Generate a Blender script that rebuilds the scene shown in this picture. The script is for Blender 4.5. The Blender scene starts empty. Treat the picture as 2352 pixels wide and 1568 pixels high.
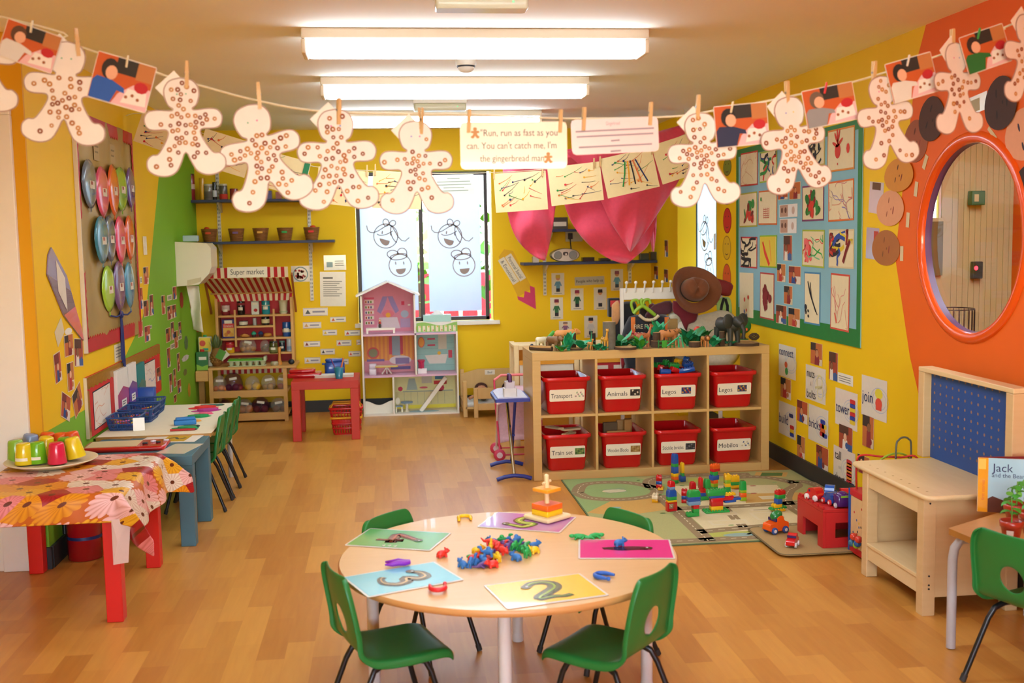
import bpy, math, random
from math import sin, cos, pi, radians
from mathutils import Vector as V, Matrix as Mx
from mathutils.geometry import tessellate_polygon
rnd = random.Random(7)
S = bpy.context.scene
COL = S.collection
# camera
FPX, YAW, PITCH, ROLL, EYE = 2503.5, .1144, .0954, -.0184, 1.4607
cam_d = bpy.data.cameras.new('camera'); cam = bpy.data.objects.new('camera', cam_d); COL.objects.link(cam)
cam_d.sensor_width = 36; cam_d.lens = FPX/2352*36
_f = V((sin(YAW)*cos(PITCH), cos(YAW)*cos(PITCH), -sin(PITCH)))
_r = V((cos(YAW), -sin(YAW), 0)); _u = _r.cross(_f)
_r2 = cos(ROLL)*_r + sin(ROLL)*_u; _u2 = -sin(ROLL)*_r + cos(ROLL)*_u
_R = Mx((_r2, _u2, -_f)).transposed()
O = V((0, 0, EYE))
cam.matrix_world = Mx.Translation(O) @ _R.to_4x4()
cam_d.clip_start = .02; cam_d.clip_end = 200
cam_d.dof.use_dof = True; cam_d.dof.focus_distance = 5.6; cam_d.dof.aperture_fstop = 3.8
S.camera = cam
# view, world, light settings
vs = S.view_settings
S.display_settings.display_device = 'sRGB'
vs.view_transform = 'Standard'; vs.look = 'None'; vs.gamma = 1; vs.use_curve_mapping = False
vs.exposure = 0.22
LAMP_POWER = 16.0
SKY_STRENGTH = 3.0
W = bpy.data.worlds.new('sky'); S.world = W; W.use_nodes = True
nt = W.node_tree; bg = nt.nodes['Background']
sk = nt.nodes.new('ShaderNodeTexSky'); sk.sky_type = 'NISHITA'; sk.sun_disc = False; sk.sun_elevation = radians(48); sk.sun_rotation = radians(200)
nt.links.new(sk.outputs[0], bg.inputs[0]); bg.inputs[1].default_value = SKY_STRENGTH
S.cycles.max_bounces = 10; S.cycles.diffuse_bounces = 4; S.cycles.glossy_bounces = 4; S.cycles.transparent_max_bounces = 12; S.cycles.transmission_bounces = 6
S.cycles.use_denoising = True
S.cycles.sample_clamp_indirect = 6
S.cycles.caustics_reflective = False; S.cycles.caustics_refractive = False
# room dimensions
YB, XL, XR, ZC = 9.383, -1.55, 2.47, 2.385
YRET, XDOOR, YF = 5.05, -2.9, -2.6
def ray(px, py): return _f*FPX + _r2*(px-1176) - _u2*(py-784)
def on(px, py, ax, v):            # the point where a sight line meets a plane of the room
 d = ray(px, py); return O + d*((v-O[ax])/d[ax])
def onZ(px, py, z=0): return on(px, py, 2, z)
def onY(px, py, y): return on(px, py, 1, y)
def onX(px, py, x): return on(px, py, 0, x)
# materials
def lin(h):
 if not isinstance(h, str): return h
 h = h.lstrip('#'); o = []
 for i in (0, 2, 4):
  c = int(h[i:i+2], 16)/255; o.append(c/12.92 if c <= .04045 else ((c+.055)/1.055)**2.4)
 return tuple(o)
_mc = {}
def mat(h, rough=.5, noise=.10, sc=14, metal=0, spec=.5, coat=0, alpha=1, trans=0, emit=0, bump=0, sheen=0, nm=None):
 k = (h, rough, noise, sc, metal, spec, coat, alpha, trans, emit, bump, sheen)
 if k in _mc: return _mc[k]
 m = bpy.data.materials.new(nm or 'mat_'+str(h).strip('#')); m.use_nodes = True
 n = m.node_tree; p = n.nodes['Principled BSDF']; c = lin(h)
 p.inputs['Roughness'].default_value = rough; p.inputs['Metallic'].default_value = metal
 p.inputs['Specular IOR Level'].default_value = spec; p.inputs['Coat Weight'].default_value = coat
 p.inputs['Alpha'].default_value = alpha; p.inputs['Transmission Weight'].default_value = trans
 if sheen: p.inputs['Sheen Weight'].default_value = sheen
 p.inputs['Base Color'].default_value = (*c, 1)
 if emit:
  p.inputs['Emission Color'].default_value = (*c, 1); p.inputs['Emission Strength'].default_value = emit
 if noise or bump:
  tc = n.nodes.new('ShaderNodeTexCoord'); nz = n.nodes.new('ShaderNodeTexNoise'); nz.inputs['Scale'].default_value = sc; nz.inputs['Detail'].default_value = 3
  n.links.new(tc.outputs['Object'], nz.inputs['Vector'])
 if noise:
  mx = n.nodes.new('ShaderNodeMix'); mx.data_type = 'RGBA'
  mx.inputs['A'].default_value = (*[x*(1-noise) for x in c], 1); mx.inputs['B'].default_value = (*[min(1, x*(1+noise)) for x in c], 1)
  n.links.new(nz.outputs[0], mx.inputs['Factor']); n.links.new(mx.outputs['Result'], p.inputs['Base Color'])
 if bump:
  b = n.nodes.new('ShaderNodeBump'); b.inputs['Strength'].default_value = bump; b.inputs['Distance'].default_value = .002
  n.links.new(nz.outputs[0], b.inputs['Height']); n.links.new(b.outputs[0], p.inputs['Normal'])
 _mc[k] = m; return m
def P(h): return mat(h, .42, .05, 20)                      # plastic
def PG(h): return mat(h, .22, .04, 20, coat=.3)            # glossy plastic
def PP(h): return mat(h, .7, .05, 30)                      # paper and paint
def FB(h): return mat(h, .9, .16, 60, sheen=.2, bump=.4)   # fabric
def LM(h): return mat(h, .2, .04, 30, coat=.5)             # laminated paper
def MT(h, r=.3): return mat(h, r, .04, 20, metal=1)
def wood(h1, h2, sc=(1.5, 22, 22), rough=.45, nm='wood', coat=.1):
 k = ('w', h1, h2, sc, rough)
 if k in _mc: return _mc[k]
 m = bpy.data.materials.new(nm); m.use_nodes = True; n = m.node_tree; p = n.nodes['Principled BSDF']
 tc = n.nodes.new('ShaderNodeTexCoord'); mp = n.nodes.new('ShaderNodeMapping'); mp.inputs['Scale'].default_value = sc
 nz = n.nodes.new('ShaderNodeTexNoise'); nz.inputs['Scale'].default_value = 3; nz.inputs['Detail'].default_value = 6; nz.inputs['Distortion'].default_value = .4
 mx = n.nodes.new('ShaderNodeMix'); mx.data_type = 'RGBA'; mx.inputs['A'].default_value = (*lin(h1), 1); mx.inputs['B'].default_value = (*lin(h2), 1)
 n.links.new(tc.outputs['Object'], mp.inputs['Vector']); n.links.new(mp.outputs[0], nz.inputs['Vector']); n.links.new(nz.outputs[0], mx.inputs['Factor'])
 n.links.new(mx.outputs['Result'], p.inputs['Base Color']); p.inputs['Roughness'].default_value = rough; p.inputs['Coat Weight'].default_value = coat
 _mc[k] = m; return m
# mesh builder
_txt = {}
def text_mesh(s):
 if s in _txt: return _txt[s]
 c = bpy.data.curves.new('t', 'FONT'); c.body = s; c.size = 1; c.resolution_u = 3
 o = bpy.data.objects.new('t', c); me = o.to_mesh()
 vs_ = [tuple(v.co) for v in me.vertices]; fs = [tuple(p.vertices) for p in me.polygons]
 o.to_mesh_clear(); bpy.data.objects.remove(o); bpy.data.curves.remove(c)
 _txt[s] = (vs_, fs); return _txt[s]
ID = Mx.Identity(4)
def T(x, y=0, z=0): return Mx.Translation((x, y, z) if not hasattr(x, '__len__') else x)
def RX(a): return Mx.Rotation(a, 4, 'X')
def RY(a): return Mx.Rotation(a, 4, 'Y')
def RZ(a): return Mx.Rotation(a, 4, 'Z')
def SC(x, y, z): return Mx.Diagonal((x, y, z, 1))
class B:
 def __init__(s): s.v = []; s.f = []; s.m = []; s.s = []; s.mats = []; s.X = ID
 def mi(s, m):
  if m not in s.mats: s.mats.append(m)
  return s.mats.index(m)
 def add(s, vs_, fs, m, M=ID, sm=False):
  k = len(s.v); M = s.X @ M; i = s.mi(m)
  s.v += [tuple(M @ V(p)) for p in vs_]
  flip = M.determinant() < 0
  for f in fs:
   f = [k+j for j in f]
   s.f.append(f[::-1] if flip else f); s.m.append(i); s.s.append(sm)
  return s
 def box(s, a, b, m, M=ID):
  x0, y0, z0 = a; x1, y1, z1 = b
  return s.add([(x0,y0,z0),(x1,y0,z0),(x1,y1,z0),(x0,y1,z0),(x0,y0,z1),(x1,y0,z1),(x1,y1,z1),(x0,y1,z1)],
                     [(3,2,1,0),(4,5,6,7),(0,1,5,4),(1,2,6,5),(2,3,7,6),(3,0,4,7)], m, M)
 def cbox(s, c, d, m, M=ID):
  return s.box([c[i]-d[i]/2 for i in range(3)], [c[i]+d[i]/2 for i in range(3)], m, M)
 def rbox(s, a, b, r, m, M=ID, n=3):        # box with rounded vertical edges and softened rims
  x0, y0, z0 = a; x1, y1, z1 = b; pts = rrect(x1-x0, y1-y0, r, n); e = min(r*.35, (z1-z0)*.3)
  cx_, cy_ = (x0+x1)/2, (y0+y1)/2
  rings = []
  for z, k in ((z0, e), (z0+e, 0), (z1-e, 0), (z1, e)):
   sx, sy = (x1-x0-2*k)/(x1-x0), (y1-y0-2*k)/(y1-y0)
   rings.append([(cx_+p[0]*sx, cy_+p[1]*sy, z) for p in pts])
  return s.loft(rings, m, M, True, True, True)
 def loft(s, rings, m, M=ID, closed=True, cap0=False, cap1=False, sm=True):
  n = len(rings[0]); vs_ = [p for r in rings for p in r]; fs = []
  for i in range(len(rings)-1):
   for j in range(n if closed else n-1):
    a, b = i*n+j, i*n+(j+1) % n
    fs.append((a, b, b+n, a+n))
  s.add(vs_, fs, m, M, sm)
  if cap0: s.add(rings[0], [tuple(range(n))[::-1]], m, M)
  if cap1: s.add(rings[-1], [tuple(range(n))], m, M)
  return s
 def lathe(s, prof, m, M=ID, n=20, cap=True, sm=True):   # prof: [(r,z)] bottom to top outside
  rings = [[(r*cos(2*pi*i/n), r*sin(2*pi*i/n), z) for i in range(n)] for r, z in prof]
  return s.loft(rings, m, M, True, cap and prof[0][0] > 1e-5, cap and prof[-1][0] > 1e-5, sm)
 def cyl(s, p0, p1, r0, m, r1=None, n=12, sm=True):
  p0, p1 = V(p0), V(p1); d = p1-p0; q = d.to_track_quat('Z', 'Y').to_matrix().to_4x4()
  return s.lathe([(r0, 0), (r0 if r1 is None else r1, d.length)], m, T(p0) @ q, n, True, sm)
 def tube(s, pts, r, m, n=8, closed=False, M=ID, caps=True):
  pts = [V(p) for p in pts]; k = len(pts); rings = []; up = None
  rr = r if hasattr(r, '__len__') else [r]*k
  for i in range(k):
   if closed: t = pts[(i+1) % k]-pts[i-1]
   else: t = pts[min(i+1, k-1)]-pts[max(i-1, 0)]
   t.normalize()
   if up is None:
    up = V((0, 0, 1)) if abs(t.z) < .9 else V((1, 0, 0))
   a = t.cross(up)
   if a.length < 1e-4: a = t.orthogonal()
   a.normalize(); up = a.cross(t)
   rings.append([tuple(pts[i]+rr[i]*(cos(2*pi*j/n)*a+sin(2*pi*j/n)*up)) for j in range(n)])
  if closed: rings.append(rings[0])
  return s.loft(rings, m, M, True, caps and not closed, caps and not closed)
 def ell(s, c, r, m, M=ID, n=14, k=8):
  r = r if hasattr(r, '__len__') else (r, r, r)
  prof = [(max(1e-6, sin(pi*i/k)), -cos(pi*i/k)) for i in range(k+1)]
  return s.lathe(prof, m, M @ T(c) @ SC(*r), n, False)
 def prism(s, pts, z0, z1, m, M=ID, mside=None, holes=()):
  n = len(pts)
  ar = sum(pts[i][0]*pts[(i+1) % n][1]-pts[(i+1) % n][0]*pts[i][1] for i in range(n))
  if ar < 0: pts = pts[::-1]
  loops = [pts]+[list(h) for h in holes]
  allp = [p for l in loops for p in l]
  tr = tessellate_polygon([[V((p[0], p[1], 0)) for p in l] for l in loops])
  top = []
  for t in tr:
   a, b, c = [allp[i] for i in t]
   cr = (b[0]-a[0])*(c[1]-a[1])-(b[1]-a[1])*(c[0]-a[0])
   top.append(t if cr > 0 else t[::-1])
  s.add([(p[0], p[1], z1) for p in allp], top, m, M)
  if z1 != z0:
   s.add([(p[0], p[1], z0) for p in allp], [t[::-1] for t in top], m, M)
   for li, l in enumerate(loops):
    q = [(p[0], p[1], z0) for p in l]; w = [(p[0], p[1], z1) for p in l]; k = len(l)
    a2 = sum(l[i][0]*l[(i+1) % k][1]-l[(i+1) % k][0]*l[i][1] for i in range(k))
    out = (a2 > 0) == (li == 0)
    fs = [(i, (i+1) % k, (i+1) % k+k, i+k) for i in range(k)]
    s.add(q+w, fs if out else [f[::-1] for f in fs], mside or m, M)
  return s
 def flat(s, pts, z, m, M=ID): return s.prism(pts, z, z, m, M)
 def disc(s, x, y, r, z, m, M=ID, n=14, ry=None, rot=0):
  ry = ry or r
  return s.add([(x+r*cos(a)*cos(rot)-ry*sin(a)*sin(rot), y+r*cos(a)*sin(rot)+ry*sin(a)*cos(rot), z) for a in [2*pi*i/n for i in range(n)]], [tuple(range(n))], m, M)
 def rect(s, x0, y0, x1, y1, z, m, M=ID): return s.add([(x0,y0,z),(x1,y0,z),(x1,y1,z),(x0,y1,z)], [(0,1,2,3)], m, M)
 def line(s, pts, w, z, m, M=ID, closed=False):
  n = len(pts); vs_ = []; ww = w if hasattr(w, '__len__') else [w]*n
  for i in range(n):
   a = pts[i-1] if (i or closed) else pts[0]; b = pts[(i+1) % n] if (i < n-1 or closed) else pts[-1]
   dx, dy = b[0]-a[0], b[1]-a[1]; l = math.hypot(dx, dy) or 1
   vs_ += [(pts[i][0]-dy/l*ww[i]/2, pts[i][1]+dx/l*ww[i]/2, z), (pts[i][0]+dy/l*ww[i]/2, pts[i][1]-dx/l*ww[i]/2, z)]
  fs = [(2*i, 2*i+1, 2*i+3, 2*i+2) for i in range(n-1)]
  if closed: fs.append((2*n-2, 2*n-1, 1, 0))
  return s.add(vs_, fs, m, M)
 def ring(s, x, y, r, w, z, m, M=ID, a0=0, a1=2*pi, n=24, ry=None, rot=0):
  ry = ry or r; full = abs(a1-a0) > 6.28
  k = n if full else n+1
  pts = []
  for i in range(k):
   a = a0+(a1-a0)*i/n; p, q = r*cos(a), ry*sin(a)
   pts.append((x+p*cos(rot)-q*sin(rot), y+p*sin(rot)+q*cos(rot)))
  return s.line(pts, w, z, m, M, full)
 def text(s, t, size, x, y, z, m, M=ID, align='C', maxw=None, rot=0):
  vs_, fs = text_mesh(t)
  if not vs_: return s
  xs = [p[0] for p in vs_]; w = max(xs)-min(xs); k = size
  kx = min(size, maxw/w) if maxw else size
  off = {'C': (max(xs)+min(xs))/2, 'L': min(xs), 'R': max(xs)}[align]
  return s.add([((p[0]-off)*kx, (p[1]-.35)*k, 0) for p in vs_], fs, m, M @ T(x, y, z) @ RZ(rot))
 def obj(s, name, parent=None, loc=None, rz=0, bev=0, sub=0, sol=0, M=None, seg=2):
  me = bpy.data.meshes.new(name); me.from_pydata(s.v, [], s.f)
  for m in s.mats: me.materials.append(m)
  me.polygons.foreach_set('material_index', s.m); me.polygons.foreach_set('use_smooth', s.s); me.update()
  o = bpy.data.objects.new(name, me); COL.objects.link(o)
  if parent: o.parent = parent
  if M is not None: o.matrix_local = M
  elif loc is not None: o.location = loc; o.rotation_euler = (0, 0, rz)
  if sol:
   q = o.modifiers.new('solid', 'SOLIDIFY'); q.thickness = sol; q.offset = 0
  if bev:
   q = o.modifiers.new('bevel', 'BEVEL'); q.width = bev; q.segments = seg; q.limit_method = 'ANGLE'; q.angle_limit = radians(40)
  if sub:
   q = o.modifiers.new('subdivision', 'SUBSURF'); q.levels = sub; q.render_levels = sub
  return o
def rrect(w, h, r, n=3):
 o = []
 for cx_, cy_, a0 in ((w/2-r, h/2-r, 0), (-w/2+r, h/2-r, pi/2), (-w/2+r, -h/2+r, pi), (w/2-r, -h/2+r, 3*pi/2)):
  for i in range(n+1):
   a = a0+pi/2*i/n; o.append((cx_+r*cos(a), cy_+r*sin(a)))
 return o
def tag(o, label, cat, group=None):
 o['label'] = label; o['category'] = cat
 if group: o['group'] = group
 return o
def struct(o): o['kind'] = 'structure'; return o
def thing(name, label, cat, loc=(0, 0, 0), rz=0, group=None, M=None):
 o = bpy.data.objects.new(name, None); COL.objects.link(o); o.empty_display_size = .1
 if M is not None: o.matrix_world = M
 else: o.location = loc; o.rotation_euler = (0, 0, rz)
 return tag(o, label, cat, group)
def copy_tree(o, parent=None):
 c = o.copy(); COL.objects.link(c)
 if parent: c.parent = parent
 for ch in [x for x in bpy.data.objects if x.parent == o]: copy_tree(ch, c)
 return c
def kids(o): return [x for x in bpy.data.objects if x.parent == o]
class Pl:      # a wall plane: origin, right, up
 def __init__(s, o, u, v):
  s.o, s.u, s.v = V(o), V(u), V(v); s.n = s.u.cross(s.v)
 def px(s, x, y):
  d = ray(x, y); t = (s.o-O).dot(s.n)/d.dot(s.n); p = O+d*t-s.o
  return p.dot(s.u), p.dot(s.v)
 def M(s, a, b, w=0, rot=0):
  R = Mx((s.u, s.v, s.n)).transposed().to_4x4()
  return T(s.o+s.u*a+s.v*b+s.n*w) @ R @ RZ(rot)
 def sheet(s, x0, y0, x1, y1, w=.0015, rot=0):    # frame of a sheet pinned to this wall and its width and height
  cx_, cy_ = (x0+x1)/2, (y0+y1)/2
  a0, a1 = s.px(x0, cy_)[0], s.px(x1, cy_)[0]; b0, b1 = s.px(cx_, y1)[1], s.px(cx_, y0)[1]
  return s.M((a0+a1)/2, (b0+b1)/2, w, rot), a1-a0, b1-b0
WB = Pl((0, YB, 0), (1, 0, 0), (0, 0, 1))
WR = Pl((XR, 0, 0), (0, -1, 0), (0, 0, 1))
WL = Pl((XL, 0, 0), (0, 1, 0), (0, 0, 1))
# the room
M_YEL = mat('#efc313', .6, .05, 3, spec=.25, bump=.05, nm='yellow_wall_paint')
M_ORA = mat('#e86618', .6, .05, 3, spec=.25, bump=.05, nm='orange_wall_paint')
M_GRN = mat('#7cb32c', .6, .05, 3, spec=.25, bump=.05, nm='green_wall_paint')
M_AMB = mat('#e0a312', .6, .05, 3, spec=.25, bump=.05, nm='amber_wall_paint')
M_CEI = mat('#fff9ea', .85, .03, 3, nm='ceiling_paint')
M_SKIRT = mat('#2b2a28', .6, .1, 10, nm='dark_skirting')
M_WHT = mat('#efe9dd', .35, .03, 10, nm='white_gloss_paint')
def floor_mat():
 m = bpy.data.materials.new('wood_effect_vinyl'); m.use_nodes = True; n = m.node_tree; p = n.nodes['Principled BSDF']; L = n.links.new
 tc = n.nodes.new('ShaderNodeTexCoord'); mp = n.nodes.new('ShaderNodeMapping'); mp.inputs['Rotation'].default_value = (0, 0, pi/2)
 L(tc.outputs['Object'], mp.inputs['Vector'])
 br = n.nodes.new('ShaderNodeTexBrick'); br.offset = .37; br.offset_frequency = 2; br.squash = 1
 br.inputs['Scale'].default_value = 1; br.inputs['Mortar Size'].default_value = .0006; br.inputs['Mortar Smooth'].default_value = 1
 br.inputs['Brick Width'].default_value = .42; br.inputs['Row Height'].default_value = .098; br.inputs['Bias'].default_value = 0
 br.inputs['Color1'].default_value = (0, 0, 0, 1); br.inputs['Color2'].default_value = (1, 1, 1, 1); br.inputs['Mortar'].default_value = (.35, .35, .35, 1)
 L(mp.outputs[0], br.inputs['Vector'])
 mp2 = n.nodes.new('ShaderNodeMapping'); mp2.inputs['Scale'].default_value = (16, 1.6, 1); L(tc.outputs['Object'], mp2.inputs['Vector'])
 nz = n.nodes.new('ShaderNodeTexNoise'); nz.inputs['Scale'].default_value = 2.4; nz.inputs['Detail'].default_value = 7; nz.inputs['Distortion'].default_value = .5
 L(mp2.outputs[0], nz.inputs['Vector'])
 ad = n.nodes.new('ShaderNodeMath'); ad.operation = 'MULTIPLY_ADD'; ad.inputs[1].default_value = .55
 L(br.outputs['Color'], ad.inputs[0]);
 mu = n.nodes.new('ShaderNodeMath'); mu.operation = 'MULTIPLY'; mu.inputs[1].default_value = .5; L(nz.outputs[0], mu.inputs[0]); L(mu.outputs[0], ad.inputs[2])
 cr = n.nodes.new('ShaderNodeValToRGB'); e = cr.color_ramp.elements
 e[0].position = .1; e[0].color = (*lin('#b2702c'), 1); e[1].position = .95; e[1].color = (*lin('#d99d48'), 1)
 L(ad.outputs[0], cr.inputs[0]); L(cr.outputs[0], p.inputs['Base Color'])
 p.inputs['Roughness'].default_value = .33; p.inputs['Specular IOR Level'].default_value = .5
 return m
M_FLOOR = floor_mat()
b = B(); b.box((-3.2, YF-.1, -.06), (XR+.02, YB+.02, 0), M_FLOOR); struct(b.obj('floor'))
b = B(); b.box((-3.2, YF-.1, ZC), (XR+.02, YB+.02, ZC+.08), M_CEI); struct(b.obj('ceiling'))
# back wall with the window opening
wx0, _t = WB.px(818, 560); wx1, _t = WB.px(1131, 560); _t, wz0 = WB.px(975, 740); _t, wz1 = WB.px(975, 392)
b = B(); M = WB.M(0, 0)
b.prism([(XL-.2, 0), (XR+.02, 0), (XR+.02, ZC), (XL-.2, ZC)], -.22, 0, M_YEL, M, holes=[[(wx0, wz0), (wx0, wz1), (wx1, wz1), (wx1, wz0)]])
struct(b.obj('wall_back'))
# left wall: yellow over green, the green running up to the ceiling beside the corner
lp = [WL.px(*q) for q in ((372, 330), (338, 686), (327, 730), (311, 770), (288, 818))]
zl = .62
low = [(YRET+.02, 0), (YB, 0), (YB, ZC), (lp[0][0]-.05, ZC)]+lp+[(lp[-1][0]-.35, zl), (YRET+.02, zl)]
up = [(YRET+.02, zl), (lp[-1][0]-.35, zl)]+lp[::-1]+[(lp[0][0]-.05, ZC), (YRET+.02, ZC)]
b = B(); M = WL.M(0, 0); b.prism(low, -.2, 0, M_GRN, M); b.prism(up, -.2, 0, M_YEL, M); struct(b.obj('wall_left'))
# the return beside the door, and the door set in it
b = B()
b.box((-1.74, YRET, 0), (XL, YRET+.0199, zl-.03), M_GRN); b.box((-1.74, YRET, zl-.03), (XL, YRET+.0199, ZC), M_AMB)
b.box((-3.2, YRET, 2.03), (-1.74, YRET+.12, ZC), M_AMB); b.box((-3.2, YRET, 0), (-2.72, YRET+.12, 2.03), M_AMB)
struct(b.obj('wall_alcove'))
b = B(); b.box((-3.12, YF, 0), (-3.0, YRET+.12, ZC), M_YEL); struct(b.obj('wall_side'))
b = B(); b.prism([(-3.2, 0), (XR+.1, 0), (XR+.1, ZC), (-3.2, ZC)], 0, .12, M_YEL, T(0, YF, 0) @ RX(pi/2), holes=[[(-1.7, .95), (1.5, .95), (1.5, 2.1), (-1.7, 2.1)]]); struct(b.obj('wall_front'))  # opening added behind the camera so skylight brightens what faces it
b = B()
for x in (-1.7, -.62, .43, 1.45): b.box((x, YF-.09, .95), (x+.05, YF-.04, 2.1), mat('#241a16', .4))
for z in (.95, 2.05): b.box((-1.65, YF-.09, z), (1.45, YF-.04, z+.05), mat('#241a16', .4))
struct(b.obj('added_light_window'))  # frame of the added, unseen opening that lets in fill daylight
b = B()
for x0, x1, y0 in ((-1.745, -1.60, YRET-.028), (-1.80, -1.725, YRET-.012), (-2.80, -2.66, YRET-.028)): b.box((x0, y0, 0), (x1, YRET-.001 if y0 < YRET-.02 else YRET+.1, 2.03), M_WHT)
b.box((-2.80, YRET-.028, 2.03), (-1.60, YRET-.001, 2.13), M_WHT)
d1 = struct(b.obj('door_1', bev=.004))
b = B(); b.box((-2.66, YRET+.03, .01), (-1.815, YRET+.07, 2.01), M_WHT)
for z0, z1 in ((.2, .9), (1.1, 1.85)): b.box((-2.55, YRET+.022, z0), (-1.93, YRET+.03, z1), M_WHT)
b.obj('door_panel', d1, bev=.004)
# right wall with the round window and the narrow window, orange end
ow = [WR.px(*q) for q in ((2127, 56), (2107, 134), (2056, 590), (2090, 820), (2129, 987))]
ow[0] = (ow[0][0], ZC)
RWC = (-4.40, 1.42); RWR = .405
w2a = WR.px(1586, 560)[0]; w2b = WR.px(1646, 560)[0]; w2z0 = .92; w2z1 = 2.02
hole = [(RWC[0]+RWR*cos(2*pi*i/48), RWC[1]+RWR*sin(2*pi*i/48)) for i in range(48)]
yel = [(-YB-.02, 0)]+[(ow[-1][0]+.35, 0)]+ow[::-1]+[(-YB-.02, ZC)]
ora = [(ow[-1][0]+.35, 0), (-YF, 0), (-YF, ZC)]+ow
b = B(); M = WR.M(0, 0)
b.prism(yel, -.16, 0, M_YEL, M, holes=[[(w2a, w2z0), (w2b, w2z0), (w2b, w2z1), (w2a, w2z1)]])
b.prism(ora, -.04, 0, M_ORA, M, holes=[hole])
struct(b.obj('wall_right'))
# boxed-in column in the far right corner
b = B(); b.box((2.318, 8.50, 0), (XR-.002, YB-.002, ZC), M_YEL); struct(b.obj('wall_column'))
# skirtings
b = B(); b.box((XL+.02, YB-.014, 0), (2.316, YB-.001, .10), M_SKIRT); struct(b.obj('baseboard_back'))
b = B(); b.box((XR-.015, 1.2, 0), (XR-.001, 8.49, .10), M_SKIRT); struct(b.obj('baseboard_right'))
b = B(); b.box((XL+.001, YRET+.01, 0), (XL+.015, YB-.02, .10), M_SKIRT); b.box((-1.595, YRET-.014, 0), (XL+.012, YRET-.001, .1), M_SKIRT); struct(b.obj('baseboard_left'))
# windows
M_FRM = mat('#241a16', .4, .05, 10, nm='dark_window_frame')
def film_mat():
 m = bpy.data.materials.new('frosted_film'); m.use_nodes = True; n = m.node_tree; n.nodes.clear(); L = n.links.new
 o = n.nodes.new('ShaderNodeOutputMaterial'); a = n.nodes.new('ShaderNodeBsdfTranslucent'); d = n.nodes.new('ShaderNodeBsdfDiffuse'); x = n.nodes.new('ShaderNodeMixShader')
 nz = n.nodes.new('ShaderNodeTexNoise'); nz.inputs['Scale'].default_value = 3; cr = n.nodes.new('ShaderNodeValToRGB')
 cr.color_ramp.elements[0].color = (.86, .90, .97, 1); cr.color_ramp.elements[1].color = (.93, .95, 1, 1)
 L(nz.outputs[0], cr.inputs[0]); L(cr.outputs[0], a.inputs[0]); d.inputs[0].default_value = (.85, .88, .93, 1); x.inputs[0].default_value = .25
 L(a.outputs[0], x.inputs[1]); L(d.outputs[0], x.inputs[2]); L(x.outputs[0], o.inputs[0]); return m
M_FILM = film_mat()
def glass_mat():
 m = bpy.data.materials.new('window_glass'); m.use_nodes = True; n = m.node_tree; n.nodes.clear(); L = n.links.new
 o = n.nodes.new('ShaderNodeOutputMaterial'); a = n.nodes.new('ShaderNodeBsdfTransparent'); g = n.nodes.new('ShaderNodeBsdfGlossy'); x = n.nodes.new('ShaderNodeMixShader')
 fr = n.nodes.new('ShaderNodeFresnel'); fr.inputs[0].default_value = 1.45; g.inputs['Roughness'].default_value = .02; a.inputs[0].default_value = (.95, .97, .96, 1)
 L(fr.outputs[0], x.inputs[0]); L(a.outputs[0], x.inputs[1]); L(g.outputs[0], x.inputs[2]); L(x.outputs[0], o.inputs[0]); return m
M_GLASS = glass_mat()
M_GREY = mat('#a39088', .6, .05, 20)
def faces(b, x, y, s, M, z):     # the two line-drawn smiling faces, x,y the upper face's centre, s its radius
 def arc(cx_, cy_, r, a0, a1, ry=None, rot=0): b.ring(x+cx_*s, y+cy_*s, r*s, .085*s, z, M_GREY, M, a0, a1, 26, (ry or r)*s, rot)
 arc(0, 0, 1, 0, 2*pi)
 arc(.02, .45, .75, pi*.98, pi*1.75, .3, .35); arc(1.0, .25, .55, pi*.72, pi*1.32, .9, .25)
 b.line([(x+a*s, y+c*s) for a, c in ((-1.55, .9), (-1.5, .55), (-1.3, .34), (-1.0, .3), (-.6, .45), (-.1, .75), (.25, .98))], .085*s, z, M_GREY, M)
 b.line([(x+a*s, y+c*s) for a, c in ((.25, .98), (.6, .7), (.85, .25), (1.0, -.05), (1.3, -.38), (1.6, -.45), (1.95, -.15))], .085*s, z, M_GREY, M)
 arc(.05, 1.12, .24, 0, 2*pi, .3, .3); arc(.6, 1.05, .27, 0, 2*pi, .22, .6)
 for e in (-.28, .42): b.disc(x+e*s, y+(.25-.18*e)*s, .06*s, z, M_GREY, M, 10, .15*s, -.15)
 b.flat([(x+(.42*cos(a)-.1)*s, y+(.5*sin(a)-.28-.12*cos(a))*s) for a in [pi+pi*i/12 for i in range(13)]], z, M_GREY, M)
 x2, y2 = x+1.13*s, y-2.46*s; k = .93*s
 b.ring(x2, y2, k, .085*s, z, M_GREY, M); b.ring(x2-.12*k, y2+.78*k, .78*k, .085*s, z, M_GREY, M, 0, 2*pi, 26, .27*k, .12)
 b.ring(x2-.62*k, y2+1.0*k, .52*k, .085*s, z, M_GREY, M, pi*.08, pi*1.45, 20, .36*k, -.1); b.ring(x2+.2*k, y2+1.12*k, .42*k, .085*s, z, M_GREY, M, -pi*.25, pi*1.1, 20, .42*k)
 for e in (-.4, .32): b.disc(x2+e*k, y2+.2*k, .06*k, z, M_GREY, M, 10, .16*k, .1)
 b.flat([(x2+(.45*cos(a)+.05)*k, y2+(.5*sin(a)-.3+.04*cos(a))*k) for a in [pi+pi*i/12 for i in range(13)]], z, M_GREY, M)
yw = YB+.10; PW = Pl((0, yw, 0), (1, 0, 0), (0, 0, 1)); M = PW.M(0, 0)
b = B(); fw = .032
fx0, fx1, fz0, fz1 = wx0+.004, wx1-.03, wz0+.006, wz1-.006
xm = PW.px(970, 600)[0]
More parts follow.
